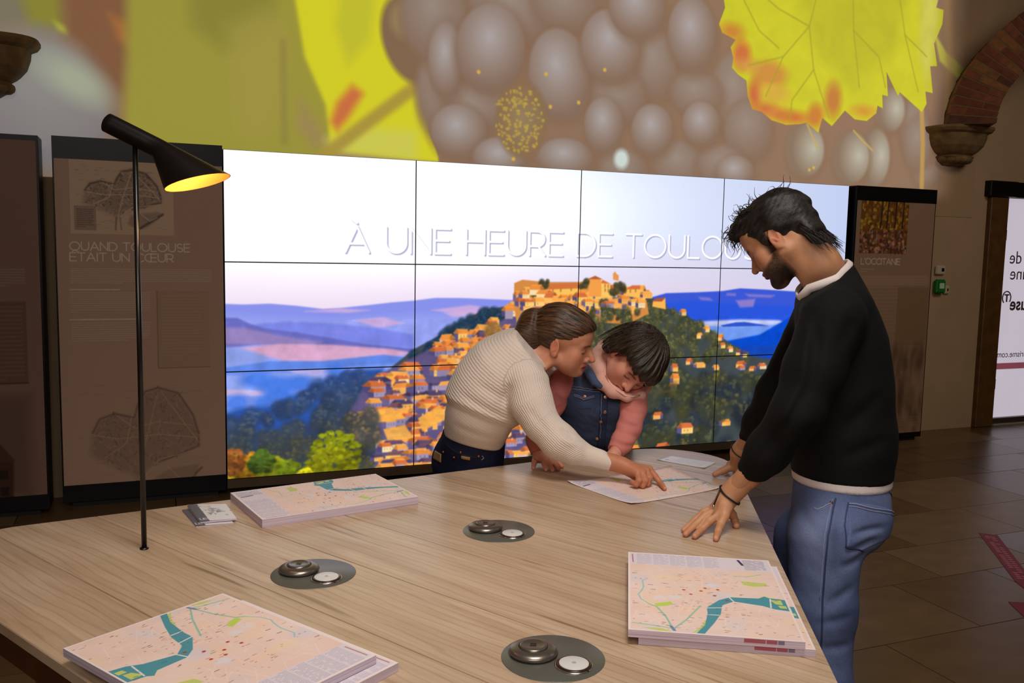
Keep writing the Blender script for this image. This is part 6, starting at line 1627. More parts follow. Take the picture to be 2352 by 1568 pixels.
# bracelets
cord = mat('black_cord', (14, 12, 14), .5)
def ring_about(c, axis, r, n=28, tilt=(0, 0, 0)):
    ax_ = Vector(axis).normalized(); u = ax_.orthogonal().normalized(); v = ax_.cross(u)
    return [Vector(c)+u*(r*math.cos(2*PI*i/n))+v*(r*math.sin(2*PI*i/n)) for i in range(n)]
axN = np.array(wrN)-np.array(cuffN)
bl = onto(f_handN, [tuple(p) for p in ring_about((1.068, -3.711, 0.898), axN, .031)], .0028)
b_o = wlink('bracelet', tube_me(bl, .0026, 8, closed=True), cord, man)
wlink('bracelet_tail', tube_me([(1.019, -3.735, 0.924), (1.006, -3.738, 0.902), (0.999, -3.735, 0.881)], .0024, 8), cord, man)
wlink('bracelet_bead', tube_me([(0.999, -3.735, 0.882), (0.997, -3.734, 0.871)], .003, 8), mat('bead_silver', (200, 196, 190), .25, .9), man)
axF = np.array(wrF)-np.array(cuffF)
bl = onto(f_handF, [tuple(p) for p in ring_about(lerp(cuffF, wrF, .9), axF, .03)], .002)
wlink('bracelet', tube_me(bl, .0018, 8, closed=True), cord, man)
# shoes
shoe_m = mat('white_trainer', (180, 176, 170), .6); sole_m = mat('trainer_sole', (210, 206, 200), .7)
def shoe(ank, dr, parent, mm, sm, sc=1.):
    d_ = Vector((dr[0], dr[1], 0)).normalized(); s_ = Vector((-d_.y, d_.x, 0)); b = Vector((ank[0], ank[1], 0))
    P_ = lambda x, y, z: tuple(b+d_*(x*sc)+s_*(y*sc)+Vector((0, 0, z*sc)))
    def f(P):
        d = chain(P, [(P_(-.05, 0, .05), .045), (P_(.08, 0, .045), .042), (P_(.17, 0, .035), .034)], .03)
        d = smin(d, cap(P, P_(-.02, 0, .06), P_(-.015, 0, .1), .042, .04), .03)
        return smax(d, plane(P, (0, 0, .022), (0, 0, -1)), .004)
    lo, hi = bounds([P_(-.05, 0, .05), P_(.17, 0, .03), P_(0, 0, .1)], .06)
    V, F = mesh_sdf(f, lo, hi, .007)
    o = wlink('shoe', np_me(V, F), mm, parent)
    out = [(b+d_*((.06+.15*math.cos(a))*sc)+s_*(.046*math.sin(a)*sc*(1+.12*math.cos(a)))) for a in np.linspace(0, 2*PI, 25)[:-1]]
    link('sole', prism_me([(p.x, p.y) for p in out], 0.0005, .024), sm, o)
    return o
shoe(ankN, (-.735, .678), man, shoe_m, sole_m); shoe(ankF, (-.735, .678), man, shoe_m, sole_m)

# ================================================================== the woman in the cream sweater
wom = empty('person', ((0.644, -2.752, 0.803)[0], (0.644, -2.752, 0.803)[1], 0), 'woman with brown ponytail in cream knitted sweater pointing at a map', 'person')
SKW = (204, 142, 112)
latW = (-.367, -.930, 0.)
stW = [((0.67, -2.687, 0.86), .099, .045), ((0.672, -2.725, 0.941), .1, .045), ((0.675, -2.766, 1.004), .108, .05), ((0.705, -2.77, 1.075), .112, .06), ((0.746, -2.78, 1.138), .104, .075), ((0.798, -2.796, 1.189), .076, .085), ((0.828, -2.817, 1.21), .058, .045)]
armW = [((0.764, -2.953, 1.112), .082), ((0.769, -2.997, 1.047), .068), ((0.788, -3.034, 0.989), .056), ((0.833, -3.082, 0.936), .0575), ((0.876, -3.109, 0.905), .048)]
cuffA, cuffB = (0.906, -3.122, 0.894), (0.996, -3.162, 0.869)
armF = [((0.925, -2.658, 1.116), .066), ((1.163, -2.449, 0.944), .054), ((1.345, -2.357, 0.882), .046)]
bandN = np.array((0.578, -2.753, 0.764))-np.array((0.669, -2.765, 0.988)); bandN = (bandN/np.linalg.norm(bandN)).astype(np.float32)
hemW = (0.649, -2.747, 0.866); hemN = np.array((0.642, -2.766, 0.878))-np.array((0.675, -2.766, 1.004))
def f_torsoW(P):
    d = torso(P, stW, latW, .05)
    return d
def f_armW(P):
    d = chain(P, armW, .03)
    d = smin(d, chain(P, [(armW[-1][0], .044), (cuffA, .035), (cuffB, .0295)], .012), .016)
    d = smax(d, plane(P, cuffB, np.array(cuffB)-np.array(cuffA)), .008)
    return d
def f_sweaterW(P):
    t = f_torsoW(P); a = f_armW(P)
    ff = chain(P, armF, .03)
    # ribbed waist band pulls in under the blouson body
    hd = (P-np.array((0.669, -2.765, 0.988), np.float32))@bandN
    t = t+.008*np.clip(hd/.012, -1, 1)
    d = smin(t, a, .022); d = smin(d, ff, .03)
    for p0, p1, w_, am in (((0.73, -2.891, 1.123), (0.688, -2.919, 1.037), .016, .008), ((0.861, -3.15, 0.952), (0.814, -3.127, 0.986), .010, .010), ((0.869, -3.155, 0.932), (0.819, -3.132, 0.957), .012, -.005), ((0.554, -2.883, 1.075), (0.693, -2.961, 0.991), .014, .006), ((0.607, -2.9, 1.114), (0.688, -2.95, 1.065), .016, .005),
                           ((0.729, -3.062, 1.045), (0.786, -3.106, 0.969), .012, .004), ((0.541, -2.832, 0.96), (0.659, -2.909, 0.915), .014, .003)):
        d = d+crease(P, p0, p1, w_, am, latW)
    d = d+.0014*wob(P, 40, 6, 2)
    d = smax(d, plane(P, hemW, hemN*np.array((1, 1, 1))), .010)
    nk = np.array((0.851, -2.837, 1.218)); nn = np.array((0.882, -2.857, 1.262))-np.array((0.82, -2.816, 1.196))
    return smax(d, plane(P, nk, nn), .006)
def phaseW(P):
    t = f_torsoW(P); a = f_armW(P)
    # sleeve: ribs run along the arm, counted round it (the seam is on the far side)
    best = np.full(len(P), 9., np.float32); ang = np.zeros(len(P), np.float32); rad = np.zeros(len(P), np.float32)
    seq = armW+[(cuffA, .036), (cuffB, .03)]
    for (p0, r0_), (p1, r1_) in zip(seq, seq[1:]):
        p0 = np.array(p0, np.float32); p1 = np.array(p1, np.float32); ax_ = p1-p0; L_ = np.linalg.norm(ax_); ax_ /= L_
        h = np.clip((P-p0)@ax_/L_, 0, 1); dd = np.linalg.norm(P-p0-h[:, None]*ax_*L_, axis=1)
        far = -np.array((latW[0], latW[1], 0), np.float32); far = far-ax_*(far@ax_); far /= np.linalg.norm(far); s_ = np.cross(ax_, far)
        q = P-p0; an = np.arctan2(-(q@s_), -(q@far))
        m_ = dd < best; best = np.where(m_, dd, best); ang = np.where(m_, an, ang); rad = np.where(m_, r0_+(r1_-r0_)*h, rad)
    ph_a = ang*9.0
    axis = np.array(stW[-2][0])-np.array(stW[0][0]); axis /= np.linalg.norm(axis)
    v = (P-np.array(stW[0][0], np.float32))@axis.astype(np.float32)
    lat = (P-np.array(stW[3][0], np.float32))@np.array(latW, np.float32)
    ph_t = (v-.35*np.abs(lat)*.0+.15*((P-np.array(stW[3][0], np.float32))@np.cross(axis, latW).astype(np.float32)))/.0105
    on_arm = a < t
    band = np.where(on_arm, np.clip((((P-np.array(cuffA, np.float32))@((np.array(cuffB)-np.array(cuffA))/np.linalg.norm(np.array(cuffB)-np.array(cuffA))).astype(np.float32)))/.012+.5, 0, 1),
                    np.clip(((P-np.array((0.669, -2.765, 0.988), np.float32))@bandN)/.008+.5, 0, 1))
    return np.where(on_arm, ph_a, ph_t).astype(np.float32), (1-.88*band).astype(np.float32), v
def knit_mat():
    mm, N, L, P = nt('cream_knit')
    a = N.new('ShaderNodeAttribute'); a.attribute_name = 'phase'; b_ = N.new('ShaderNodeAttribute'); b_.attribute_name = 'rib'
    tc = N.new('ShaderNodeTexCoord')
    n = N.new('ShaderNodeTexNoise'); n.inputs['Scale'].default_value = 60; n.inputs['Detail'].default_value = 3; L.new(tc.outputs['Object'], n.inputs['Vector'])
    ad = N.new('ShaderNodeMath'); ad.operation = 'MULTIPLY_ADD'; L.new(n.outputs['Fac'], ad.inputs[0]); ad.inputs[1].default_value = .5; L.new(a.outputs['Fac'], ad.inputs[2])
    m1 = N.new('ShaderNodeMath'); m1.operation = 'MULTIPLY'; L.new(ad.outputs[0], m1.inputs[0]); m1.inputs[1].default_value = 2*PI
    s_ = N.new('ShaderNodeMath'); s_.operation = 'SINE'; L.new(m1.outputs[0], s_.inputs[0])
    n3 = N.new('ShaderNodeTexVoronoi'); n3.inputs['Scale'].default_value = 190; L.new(tc.outputs['Object'], n3.inputs['Vector'])
    mm2 = N.new('ShaderNodeMath'); mm2.operation = 'MULTIPLY_ADD'; L.new(n3.outputs['Distance'], mm2.inputs[0]); mm2.inputs[1].default_value = -.9; L.new(s_.outputs[0], mm2.inputs[2])
    sc_ = N.new('ShaderNodeMath'); sc_.operation = 'MULTIPLY'; L.new(mm2.outputs[0], sc_.inputs[0]); L.new(b_.outputs['Fac'], sc_.inputs[1])
    n4 = N.new('ShaderNodeTexNoise'); n4.inputs['Scale'].default_value = 700; L.new(tc.outputs['Object'], n4.inputs['Vector'])
    fin = N.new('ShaderNodeMath'); fin.operation = 'MULTIPLY_ADD'; L.new(n4.outputs['Fac'], fin.inputs[0]); fin.inputs[1].default_value = .3; L.new(sc_.outputs[0], fin.inputs[2])
    b = N.new('ShaderNodeBump'); b.inputs['Strength'].default_value = .5; b.inputs['Distance'].default_value = .0016; L.new(fin.outputs[0], b.inputs['Height']); L.new(b.outputs[0], P.inputs['Normal'])
    P.inputs['Base Color'].default_value = (*s2l((224, 209, 197)), 1)
    P.inputs['Roughness'].default_value = .9; P.inputs['Specular IOR Level'].default_value = .15; P.inputs['Sheen Weight'].default_value = .2
    return mm
knit = knit_mat()
lo, hi = bounds([s_[0] for s_ in stW]+[p for p, r in armW]+[cuffB]+[p for p, r in armF], .15)
V, F = mesh_sdf(f_sweaterW, lo, hi, .005)
ph, rb_, _v = phaseW(V)
wlink('sweater', np_me(V, F, attrs={'phase': ph, 'rib': rb_}), knit, wom)
# collar of the sweater
nk0 = (0.845, -2.836, 1.212)
# trousers
hpN, hpF = (0.669, -2.719, 0.773), (0.704, -2.563, 0.734)
hpz = hpN[2]
knN = (hpN[0]+.03, hpN[1]-.0, .48); knF = (hpF[0]+.03, hpF[1]+.01, .48)
anN = (hpN[0]-.01, hpN[1]+.02, .1); anF = (hpF[0]-.02, hpF[1]+.04, .1)
beltW = (0.683, -2.674, 0.917)
def f_jeansW(P):
    d = torso(P, [((0.677, -2.696, 0.902), .088, .04), ((0.669, -2.687, 0.855), .093, .045), ((0.676, -2.641, 0.771), .110, .055)], latW, .05)
    d = smin(d, ball(P, (0.631, -2.622, 0.774), .092), .05)
    d = smin(d, chain(P, [(hpN, .098), (lerp(hpN, knN, .5), .078), (knN, .06), (anN, .05)], .03), .03)
    d = smin(d, chain(P, [(hpF, .098), (lerp(hpF, knF, .5), .078), (knF, .06), (anF, .05)], .03), .03)
    d = d+.0015*wob(P, 60, 6)
    d = smax(d, plane(P, (0, 0, .06), (0, 0, -1)), .004)
    return smax(d, plane(P, beltW, -hemN), .004)
lo, hi = bounds([hpN, hpF, anN, anF, beltW, (0.631, -2.622, 0.774)], .15)
V, F = mesh_sdf(f_jeansW, lo, hi, .0075)
jw = wlink('jeans', np_me(V, F, attrs={'tone': jeans_tone(V, (24, 28, 52), (36, 42, 74), (12, 14, 28), [], [])}), denim, wom)
tan = mat('tan_leather', (150, 118, 78), .6); cop2 = mat('copper_button', (196, 132, 84), .3, .8)
cn_ = lambda V: np.repeat(np.array([(150, 120, 80)], np.float32), len(V), 0)
shell_patch('leather_label', f_jeansW, [(0.531, -2.633, 0.829), (0.531, -2.703, 0.827), (0.527, -2.705, 0.794), (0.529, -2.636, 0.796)], .0035, jw, attr_mat('label_leather', .6), .0035, tone=cn_)
shell_patch('leather_label', f_jeansW, [(0.584, -2.804, 0.843), (0.614, -2.817, 0.84), (0.612, -2.818, 0.826), (0.583, -2.805, 0.83)], .003, jw, attr_mat('label_leather', .6), .0035, tone=cn_)
for px in ((0.583, -2.803, 0.853), (0.56, -2.785, 0.829), (0.639, -2.827, 0.842), (0.533, -2.726, 0.838)):
    q = onto(f_jeansW, [px], .001)[0]; o = link('rivet', rv, cop2, jw); o.location = Vector(q); o.rotation_euler = Vector(latW).to_track_quat('Z', 'Y').to_euler(); o.scale = (1.1, 1.1, 1.1)
seam('stitching', f_jeansW, [(0.537, -2.747, 0.873), (0.57, -2.798, 0.85), (0.641, -2.829, 0.836)], jw, mat('dark_thread', (14, 14, 26), .7), .002, .0008)
seam('stitching', f_jeansW, [(0.651, -2.832, 0.843), (0.658, -2.836, 0.833), (0.65, -2.833, 0.826)], jw, thread_l, .0012, .001)
# head, neck and hands
azW, piW = R(-33), R(14)
hW = Head((0.931, -2.879, 1.241), (math.cos(azW)*math.cos(piW), math.sin(azW)*math.cos(piW), -math.sin(piW)), (math.cos(azW)*math.sin(piW)-.06, math.sin(azW)*math.sin(piW)-.1, math.cos(piW)), 1.02, nose=1.1, jaw=.9, chin=.014, cheeks=1.12, mouth=.004)
nbW = (0.826, -2.819, 1.185)
def f_headW(P):
    d = hW.f(P)
    d = smin(d, chain(P, [(tuple(hW.w(-.035, 0, -.035)), .052), (lerp(tuple(hW.w(-.045, 0, -.07)), nbW, .4), .049), (nbW, .058)], .03), .02)
    return smin(d, cap(P, tuple(hW.w(-.01, -.05, -.05)), (0.854, -2.903, 1.157), .01, .01), .03)
lo, hi = bounds([tuple(hW.w(a, b, c)) for a in (-.12, .13) for b in (-.095, .095) for c in (-.12, .14)]+[nbW], .04)
parts = [skin_piece(f_headW, lo, hi, .0028, lambda V: hW.tone(V, SKW, (176, 44, 48), (74, 48, 34)))]
wrW = (1.019, -3.184, 0.863)
tipI = (1.107, -3.314, 0.81)
I_ = [((1.103, -3.22, 0.852), .0115), ((1.113, -3.243, 0.832), .0105), ((1.122, -3.263, 0.814), .0092), (tipI, .0072)]
M_f = [((1.083, -3.235, 0.851), .0115), ((1.082, -3.259, 0.834), .0112), ((1.075, -3.259, 0.815), .0098), ((1.066, -3.243, 0.816), .0085)]
R_f = [((1.063, -3.244, 0.849), .0112), ((1.059, -3.27, 0.829), .011), ((1.052, -3.267, 0.813), .0096), ((1.042, -3.251, 0.817), .0085)]
P_f = [((1.045, -3.243, 0.849), .0105), ((1.036, -3.27, 0.831), .0102), ((1.029, -3.266, 0.818), .009), ((1.023, -3.248, 0.822), .008)]
T_f = [((1.041, -3.19, 0.839), .0125), ((1.069, -3.198, 0.818), .0115), ((1.092, -3.216, 0.809), .0095), ((1.101, -3.23, 0.805), .008)]
def f_handW(P):
    d = chain(P, [(cuffA, .027), (cuffB, .0245), (wrW, .0225)], .02)
    palm = cap(P, wrW, (1.055, -3.221, 0.848), .022, .021)
    for q in (I_, M_f, R_f, P_f): palm = smin(palm, cap(P, wrW, q[0][0], .018, .0125), .012)
    palm = smin(palm, cap(P, wrW, T_f[0][0], .018, .013), .012)
    d = smin(d, palm, .016)
    return smin(d, fingers(P, [I_, M_f, R_f, P_f, T_f]), .005)
lo, hi = bounds([tipI, wrW, cuffA]+[q[2][0] for q in (M_f, R_f, P_f, T_f)], .04)
parts.append(skin_piece(f_handW, lo, hi, .0022, hand_tone((190, 124, 92), [tipI])))
haF = (1.39, -2.341, 0.871)
def f_handWF(P):
    d = chain(P, [(armF[-1][0], .03), (haF, .026)], .01); a = np.array(haF); dr = a-np.array(armF[-1][0]); dr = dr/np.linalg.norm(dr)
    fs = []
    for k_, (l_, s_) in enumerate(((.085, -.03), (.095, -.01), (.09, .01), (.072, .03))):
        b0 = a+dr*.03+np.array((0, 0, -s_)); fs.append([(tuple(b0), .011), (tuple(b0+dr*l_*.5), .0105), (tuple(b0+dr*l_), .008)])
    fs.append([(tuple(a), .014), (tuple(a+dr*.03+np.array((0, 0, .05))), .011), (tuple(a+dr*.06+np.array((0, 0, .06))), .009)])
    return smin(d, fingers(P, fs), .008)
lo, hi = bounds([haF, armF[-1][0]], .14)
parts.append(skin_piece(f_handWF, lo, hi, .0035, SKW))
def f_bodyW(P):
    d = torso(P, [(c, r-.03, w) for c, r, w in stW[:-2]], latW, .05)
    d = smin(d, cap(P, stW[-3][0], stW[-1][0], .05, .04), .03)
    d = smin(d, chain(P, [(p, r-.03) for p, r in armW]+[(cuffB, .02)], .03), .03); d = smin(d, chain(P, [(p, r-.025) for p, r in armF], .03), .03)
    d = smin(d, torso(P, [((0.676, -2.641, 0.774), .08, .05)]*2, latW), .04)
    for a_, b_, c_ in ((hpN, knN, anN), (hpF, knF, anF)):
        d = smin(d, chain(P, [(a_, .07), (b_, .045), (c_, .032), ((c_[0]+.1, c_[1]-.03, .045), .026)], .03), .03)
    return d
lo, hi = bounds([s_[0] for s_ in stW]+[p for p, r in armW+armF]+[anN, anF, hpN, hpF], .12)
parts.append(skin_piece(f_bodyW, lo, (hi[0], hi[1], hi[2]-.06), .014, SKW))
wlink('body', merge(parts), skin_m, wom)
nails([(vadd(tipI, tuple(np.array((.2, -.5, .75))*.0055)), (.1, -.45, .8), tuple(np.array(tipI)-np.array(I_[2][0])), .0048)], wom, nail_m)
# hair drawn back into a ponytail
knot = (0.873, -2.848, 1.313)
def f_hairW(P):
    p = hW.loc(P)
    d = ell(p, (-.014, 0, .05), (.107, .0815, .0945))
    d = smin(d, ell(p, (.05, 0, .078), (.052, .06, .038)), .03)
    st_ = np.arctan2(p[:, 1], p[:, 2]-.02)
    d = d+.0009*np.sin(st_*38+3*np.sin(p[:, 0]*30))+.0006*np.sin(st_*77+p[:, 0]*20)
    cut = np.interp(p[:, 0], [-.13, -.09, -.05, -.028, -.016, .012, .03, .06, .085, .12], [-.05, -.055, -.058, -.045, .028, .034, .034, .05, .074, .08])
    d = smax(d, (cut-p[:, 2])*.75, .008)
    pt_ = chain(P, [(tuple(hW.w(-.095, 0, .05)), .036), (knot, .028), ((0.837, -2.832, 1.318), .047), ((0.825, -2.831, 1.284), .05), ((0.83, -2.838, 1.244), .034), ((0.814, -2.821, 1.227), .008)], .014)
    pt_ = pt_+.003*wob(P*np.array((1, 1, .4), np.float32), 120, 6)
    return smin(d, pt_, .012)
lo, hi = bounds([tuple(hW.w(a, b, c)) for a in (-.13, .12) for b in (-.09, .09) for c in (-.08, .16)]+[(0.812, -2.833, 1.222), (0.832, -2.828, 1.338)], .05)
V, F = mesh_sdf(f_hairW, lo, hi, .0032)
hairW = hair_mat('brown_hair', (26, 15, 10), (112, 76, 48), .38, 1.1)
hw_o = wlink('hair', np_me(V, F, attrs={'flow': flow_of(hW, V, 'back')}), hairW, wom)
rq = random.Random(23); locks = []
for i in range(150):
    a_ = rq.uniform(0, 6.28); q0 = np.array(knot)+np.array((math.cos(a_)*.012, rq.uniform(-.02, .02), math.sin(a_)*.02))
    c1_ = np.array((0.837, -2.833, 1.307))+np.array((math.cos(a_)*.034, rq.uniform(-.045, .045), math.sin(a_)*.05)); c2_ = np.array((0.819, -2.831, 1.259))+np.array((math.cos(a_)*.036, rq.uniform(-.045, .045), math.sin(a_)*.03)); c3_ = np.array((0.809, -2.832, 1.222))+np.array((math.cos(a_)*.03-.01, rq.uniform(-.03, .03), rq.uniform(-.015, .02)))
    locks.append([tuple((1-t_)**3*q0+3*t_*(1-t_)**2*c1_+3*t_*t_*(1-t_)*c2_+t_**3*c3_) for t_ in np.linspace(0, 1, 10)])
strands('hair_locks', locks, hw_o, hairW, .0015)
wlink('hair_tie', tube_me(ring_about(knot, np.array((0.84, -2.833, 1.318))-np.array(knot), .0255), .004, 8, closed=True), mat('hair_tie', (26, 18, 15), .7), wom)
dark_shoe = mat('dark_shoe', (30, 26, 26), .5)
shoe(anN, (.93, -.36), wom, dark_shoe, black_matt, .9); shoe(anF, (.93, -.36), wom, dark_shoe, black_matt, .9)

# ================================================================== the child in the denim waistcoat
kid = empty('person', ((1.177, -2.652, 0.741)[0], (1.177, -2.652, 0.741)[1]+.05, 0), 'child with dark bob in denim waistcoat with pink sleeves looking down', 'person')
SKC = (214, 148, 124)
latC = (.87, -.48, 0.)
stC = [((1.24, -2.519, 0.705), .088, .062), ((1.213, -2.589, 0.813), .090, .06), ((1.181, -2.68, 0.921), .09, .062), ((1.164, -2.745, 1.01), .085, .07), ((1.171, -2.752, 1.07), .066, .085), ((1.187, -2.765, 1.118), .05, .04)]
slR = [((1.029, -2.705, 1.08), .052), ((0.962, -2.744, 1.003), .048), ((0.893, -2.782, 0.931), .043), ((0.872, -2.825, 0.884), .04), ((0.864, -2.861, 0.841), .034)]
slL = [((1.248, -2.858, 1.036), .05), ((1.228, -2.89, 0.99), .046), ((1.192, -2.927, 0.934), .042), ((1.149, -2.95, 0.884), .037), ((1.113, -2.967, 0.857), .031)]
def f_topC(P):
    d = torso(P, [(c, r-.012, w) for c, r, w in stC], latC, .04)
    aR = chain(P, slR, .025); aL = chain(P, slL, .025)
    aR = smax(aR, plane(P, slR[-1][0], np.array(slR[-1][0])-np.array(slR[-2][0])), .004); aL = smax(aL, plane(P, slL[-1][0], np.array(slL[-1][0])-np.array(slL[-2][0])), .004)
    d = smin(d, smin(aR, aL, .001), .02)
    vC = (.5, .866, 0)
    for a, b, w_, am in (((0.942, -2.811, 1.055), (0.981, -2.832, 1.009), .010, .007), ((1.202, -3.008, 0.98), (1.143, -2.959, 0.99), .010, .005), ((1.189, -3.007, 0.941), (1.128, -2.957, 0.956), .010, .005), ((1.172, -3.015, 0.904), (1.11, -2.976, 0.924), .010, .005), ((1.156, -3.023, 0.875), (1.077, -2.989, 0.892), .010, .006), ((0.956, -2.847, 0.999), (0.902, -2.838, 0.978), .010, .006)):
        d = d+crease(P, a, b, w_, am, vC)
    return d+.0022*wob(P, 55, 6)+.001*wob(P, 130, 6, 3)
lo, hi = bounds([p for p, r, w in stC]+[p for p, r in slR+slL], .13)
pink = mat('pink_jersey', (206, 124, 116), .85, noise=.05, nscale=30, bump=.3, bscale=600)
V, F = mesh_sdf(f_topC, lo, hi, .0055)
wlink('pink_top', np_me(V, F), pink, kid)
def f_vestC(P):
    d = torso(P, [(c, r+.004, w+.004) for c, r, w in stC[:-1]], latC, .04)
    for s0, s1 in (((1.031, -2.669, 1.101), (0.968, -2.747, 0.995)), ((1.281, -2.868, 1.066), (1.245, -2.91, 0.976))):
        d = smax(d, -cap(P, s0, s1, .045, .04), .012)
    d = d+.0022*wob(P, 48, 6, 1)+.0015*wob(P, 110, 6, 4)
    return smax(d, plane(P, (1.245, -2.521, 0.709), (0, 0, -1)), .004)
V, F = mesh_sdf(f_vestC, lo, hi, .005)
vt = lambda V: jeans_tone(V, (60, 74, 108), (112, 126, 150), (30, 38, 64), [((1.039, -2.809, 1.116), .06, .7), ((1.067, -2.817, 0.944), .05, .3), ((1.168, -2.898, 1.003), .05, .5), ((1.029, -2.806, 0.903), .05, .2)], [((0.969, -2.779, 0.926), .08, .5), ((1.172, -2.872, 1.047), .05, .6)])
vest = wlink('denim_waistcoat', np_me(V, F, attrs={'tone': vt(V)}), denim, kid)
shell_patch('pocket_flap', f_vestC, [(1.006, -2.803, 1.058), (1.086, -2.847, 1.056), (1.086, -2.849, 1.036), (1.044, -2.834, 1.02), (1.007, -2.805, 1.042)], .004, vest, denim, .003, tone=lambda V: jeans_tone(V, (58, 72, 108), (100, 114, 146), (30, 38, 64), [], []))
shell_patch('placket', f_vestC, [(1.106, -2.854, 1.071), (1.131, -2.864, 1.07), (1.193, -2.746, 0.796), (1.163, -2.734, 0.795)], .004, vest, denim, .003, tone=lambda V: jeans_tone(V, (48, 60, 94), (84, 98, 130), (26, 32, 56), [], []))
for pts in ([(0.999, -2.798, 1.077), (1.048, -2.829, 1.075), (1.11, -2.856, 1.07)], [(0.999, -2.798, 1.069), (1.048, -2.83, 1.067), (1.11, -2.856, 1.062)], [(1.007, -2.805, 1.043), (1.044, -2.833, 1.025), (1.084, -2.848, 1.039)], [(1.01, -2.805, 1.048), (1.044, -2.833, 1.032), (1.083, -2.847, 1.044)]):
    seam('stitching', f_vestC, pts, vest, thread_l, .0013, .0046)
seam('stitching', f_vestC, [(1.11, -2.857, 1.055), (1.115, -2.847, 0.955), (1.124, -2.831, 0.819)], vest, thread_l, .001, .0046)
seam('pocket_edge', f_vestC, [(1.16, -2.896, 0.998), (1.178, -2.904, 0.992), (1.193, -2.909, 0.994)], vest, thread, .0018, .001)
seam('pocket_edge', f_vestC, [(1.035, -2.811, 0.981), (1.051, -2.83, 0.979), (1.078, -2.84, 0.982)], vest, thread, .0018, .001)
but_m = mat('waistcoat_button', (190, 150, 124), .3, .8)
btn = lathe_me([(0, .0035), (.003, .0035), (.0045, .003), (.0062, .0036), (.0068, .0022), (.0068, -.001)], 20)
for px in ((1.042, -2.842, 1.045), (1.118, -2.873, 1.043), (1.119, -2.87, 0.972), (1.121, -2.842, 0.916), (1.135, -2.785, 0.849)):
    q = onto(f_vestC, [px], .004)[0]; o = link('button', btn, but_m, vest); o.location = Vector(q)
    o.rotation_euler = Vector(tuple(grad(f_vestC, np.array([q], np.float32))[0])).to_track_quat('Z', 'Y').to_euler()
# standing collar of the waistcoat
wlink('waistcoat_collar', tube_me([(1.084, -2.779, 1.14), (1.068, -2.845, 1.117), (1.077, -2.863, 1.093), (1.095, -2.883, 1.078)], [.012, .018, .016, .008], 10), mat('denim_collar', (66, 82, 116), .8, noise=.2, nscale=90), kid)
# head
fC = (-0.265, -0.66, -0.704); uC = (0.477, -0.724, 0.498)
hC = Head((1.217, -2.877, 1.165), fC, uC, .98, nose=.7, jaw=1.05, chin=.01, cheeks=1.5, mouth=.002)
nbC = (1.202, -2.737, 1.114)
def f_headC(P):
    d = hC.f(P)
    return smin(d, chain(P, [(tuple(hC.w(-.03, 0, -.03)), .05), (tuple(hC.w(-.06, 0, -.07)), .046), (nbC, .05)], .03), .02)
lo, hi = bounds([tuple(hC.w(a, b, c)) for a in (-.12, .13) for b in (-.095, .095) for c in (-.12, .14)]+[nbC], .03)
parts = [skin_piece(f_headC, lo, hi, .0028, lambda V: hC.tone(V, SKC, (170, 62, 66), (52, 32, 26)))]
wrR = (0.861, -2.867, 0.836)
tR_ = [(0.811, -2.924, 0.808), (0.844, -2.96, 0.808), (0.863, -2.973, 0.808), (0.889, -2.968, 0.808), (0.917, -2.937, 0.808)]
kR_ = [(0.841, -2.871, 0.822), (0.858, -2.901, 0.826), (0.872, -2.907, 0.826), (0.889, -2.908, 0.824), (0.905, -2.903, 0.822)]
def f_handCR(P):
    d = chain(P, [(slR[-2][0], .026), (wrR, .0225)], .01)
    for k_ in kR_[1:]: d = smin(d, cap(P, wrR, k_, .02, .0115), .012)
    fs = [[(a, .0105), (vadd(lerp(a, b, .45), (0, 0, 1), .004), .0098), (b, .0072)] for a, b in zip(kR_, tR_)]
    d = smin(d, cap(P, wrR, kR_[0], .016, .011), .01)
    return smin(d, fingers(P, fs), .005)
lo, hi = bounds(tR_+[wrR, slR[-2][0]], .04)
parts.append(skin_piece(f_handCR, lo, hi, .0024, hand_tone(SKC, tR_)))
wrL = (1.099, -2.981, 0.844); tL_ = [(1.078, -2.954, 0.808), (1.077, -2.975, 0.808), (1.086, -2.984, 0.808), (1.103, -2.983, 0.808), (1.143, -2.933, 0.808)]
kL_ = [(1.073, -2.988, 0.835), (1.077, -2.996, 0.834), (1.083, -3.004, 0.834), (1.094, -3.003, 0.834), (1.107, -2.99, 0.837)]
def f_handCL(P):
    d = chain(P, [(slL[-2][0], .026), (wrL, .022)], .01)
    for k_ in kL_: d = smin(d, cap(P, wrL, k_, .018, .0115), .012)
    return smin(d, fingers(P, [[(a, .0105), (vadd(lerp(a, b, .45), (0, 0, 1), .004), .0098), (b, .0072)] for a, b in zip(kL_, tL_)]), .005)
lo, hi = bounds(tL_+[wrL, slL[-2][0]], .04)
parts.append(skin_piece(f_handCL, lo, hi, .0026, hand_tone(SKC, tL_)))
hcz = (1.24, -2.519, 0.705)
hcN = (hcz[0]-.06, hcz[1]+.04, hcz[2]); hcF = (hcz[0]+.06, hcz[1]+.02, hcz[2])
legs = [(hcN, (hcN[0]-.01, hcN[1]+.02, .4), (hcN[0]-.01, hcN[1]+.05, .08)), (hcF, (hcF[0]+.01, hcF[1]+.02, .4), (hcF[0]+.01, hcF[1]+.05, .08))]
def f_bodyC(P):
    d = torso(P, [(c, r-.03, w) for c, r, w in stC], latC, .04)
    for sl_ in (slR, slL): d = smin(d, chain(P, [(p, r-.016) for p, r in sl_], .02), .02)
    for a_, b_, c_ in legs: d = smin(d, chain(P, [(a_, .06), (b_, .04), (c_, .03), ((c_[0], c_[1]-.07, .04), .024)], .03), .03)
    return d
lo, hi = bounds([p for p, r, w in stC]+[p for p, r in slR+slL]+[q for l_ in legs for q in l_], .1)
parts.append(skin_piece(f_bodyC, lo, hi, .013, SKC))
wlink('body', merge(parts), skin_m, kid)
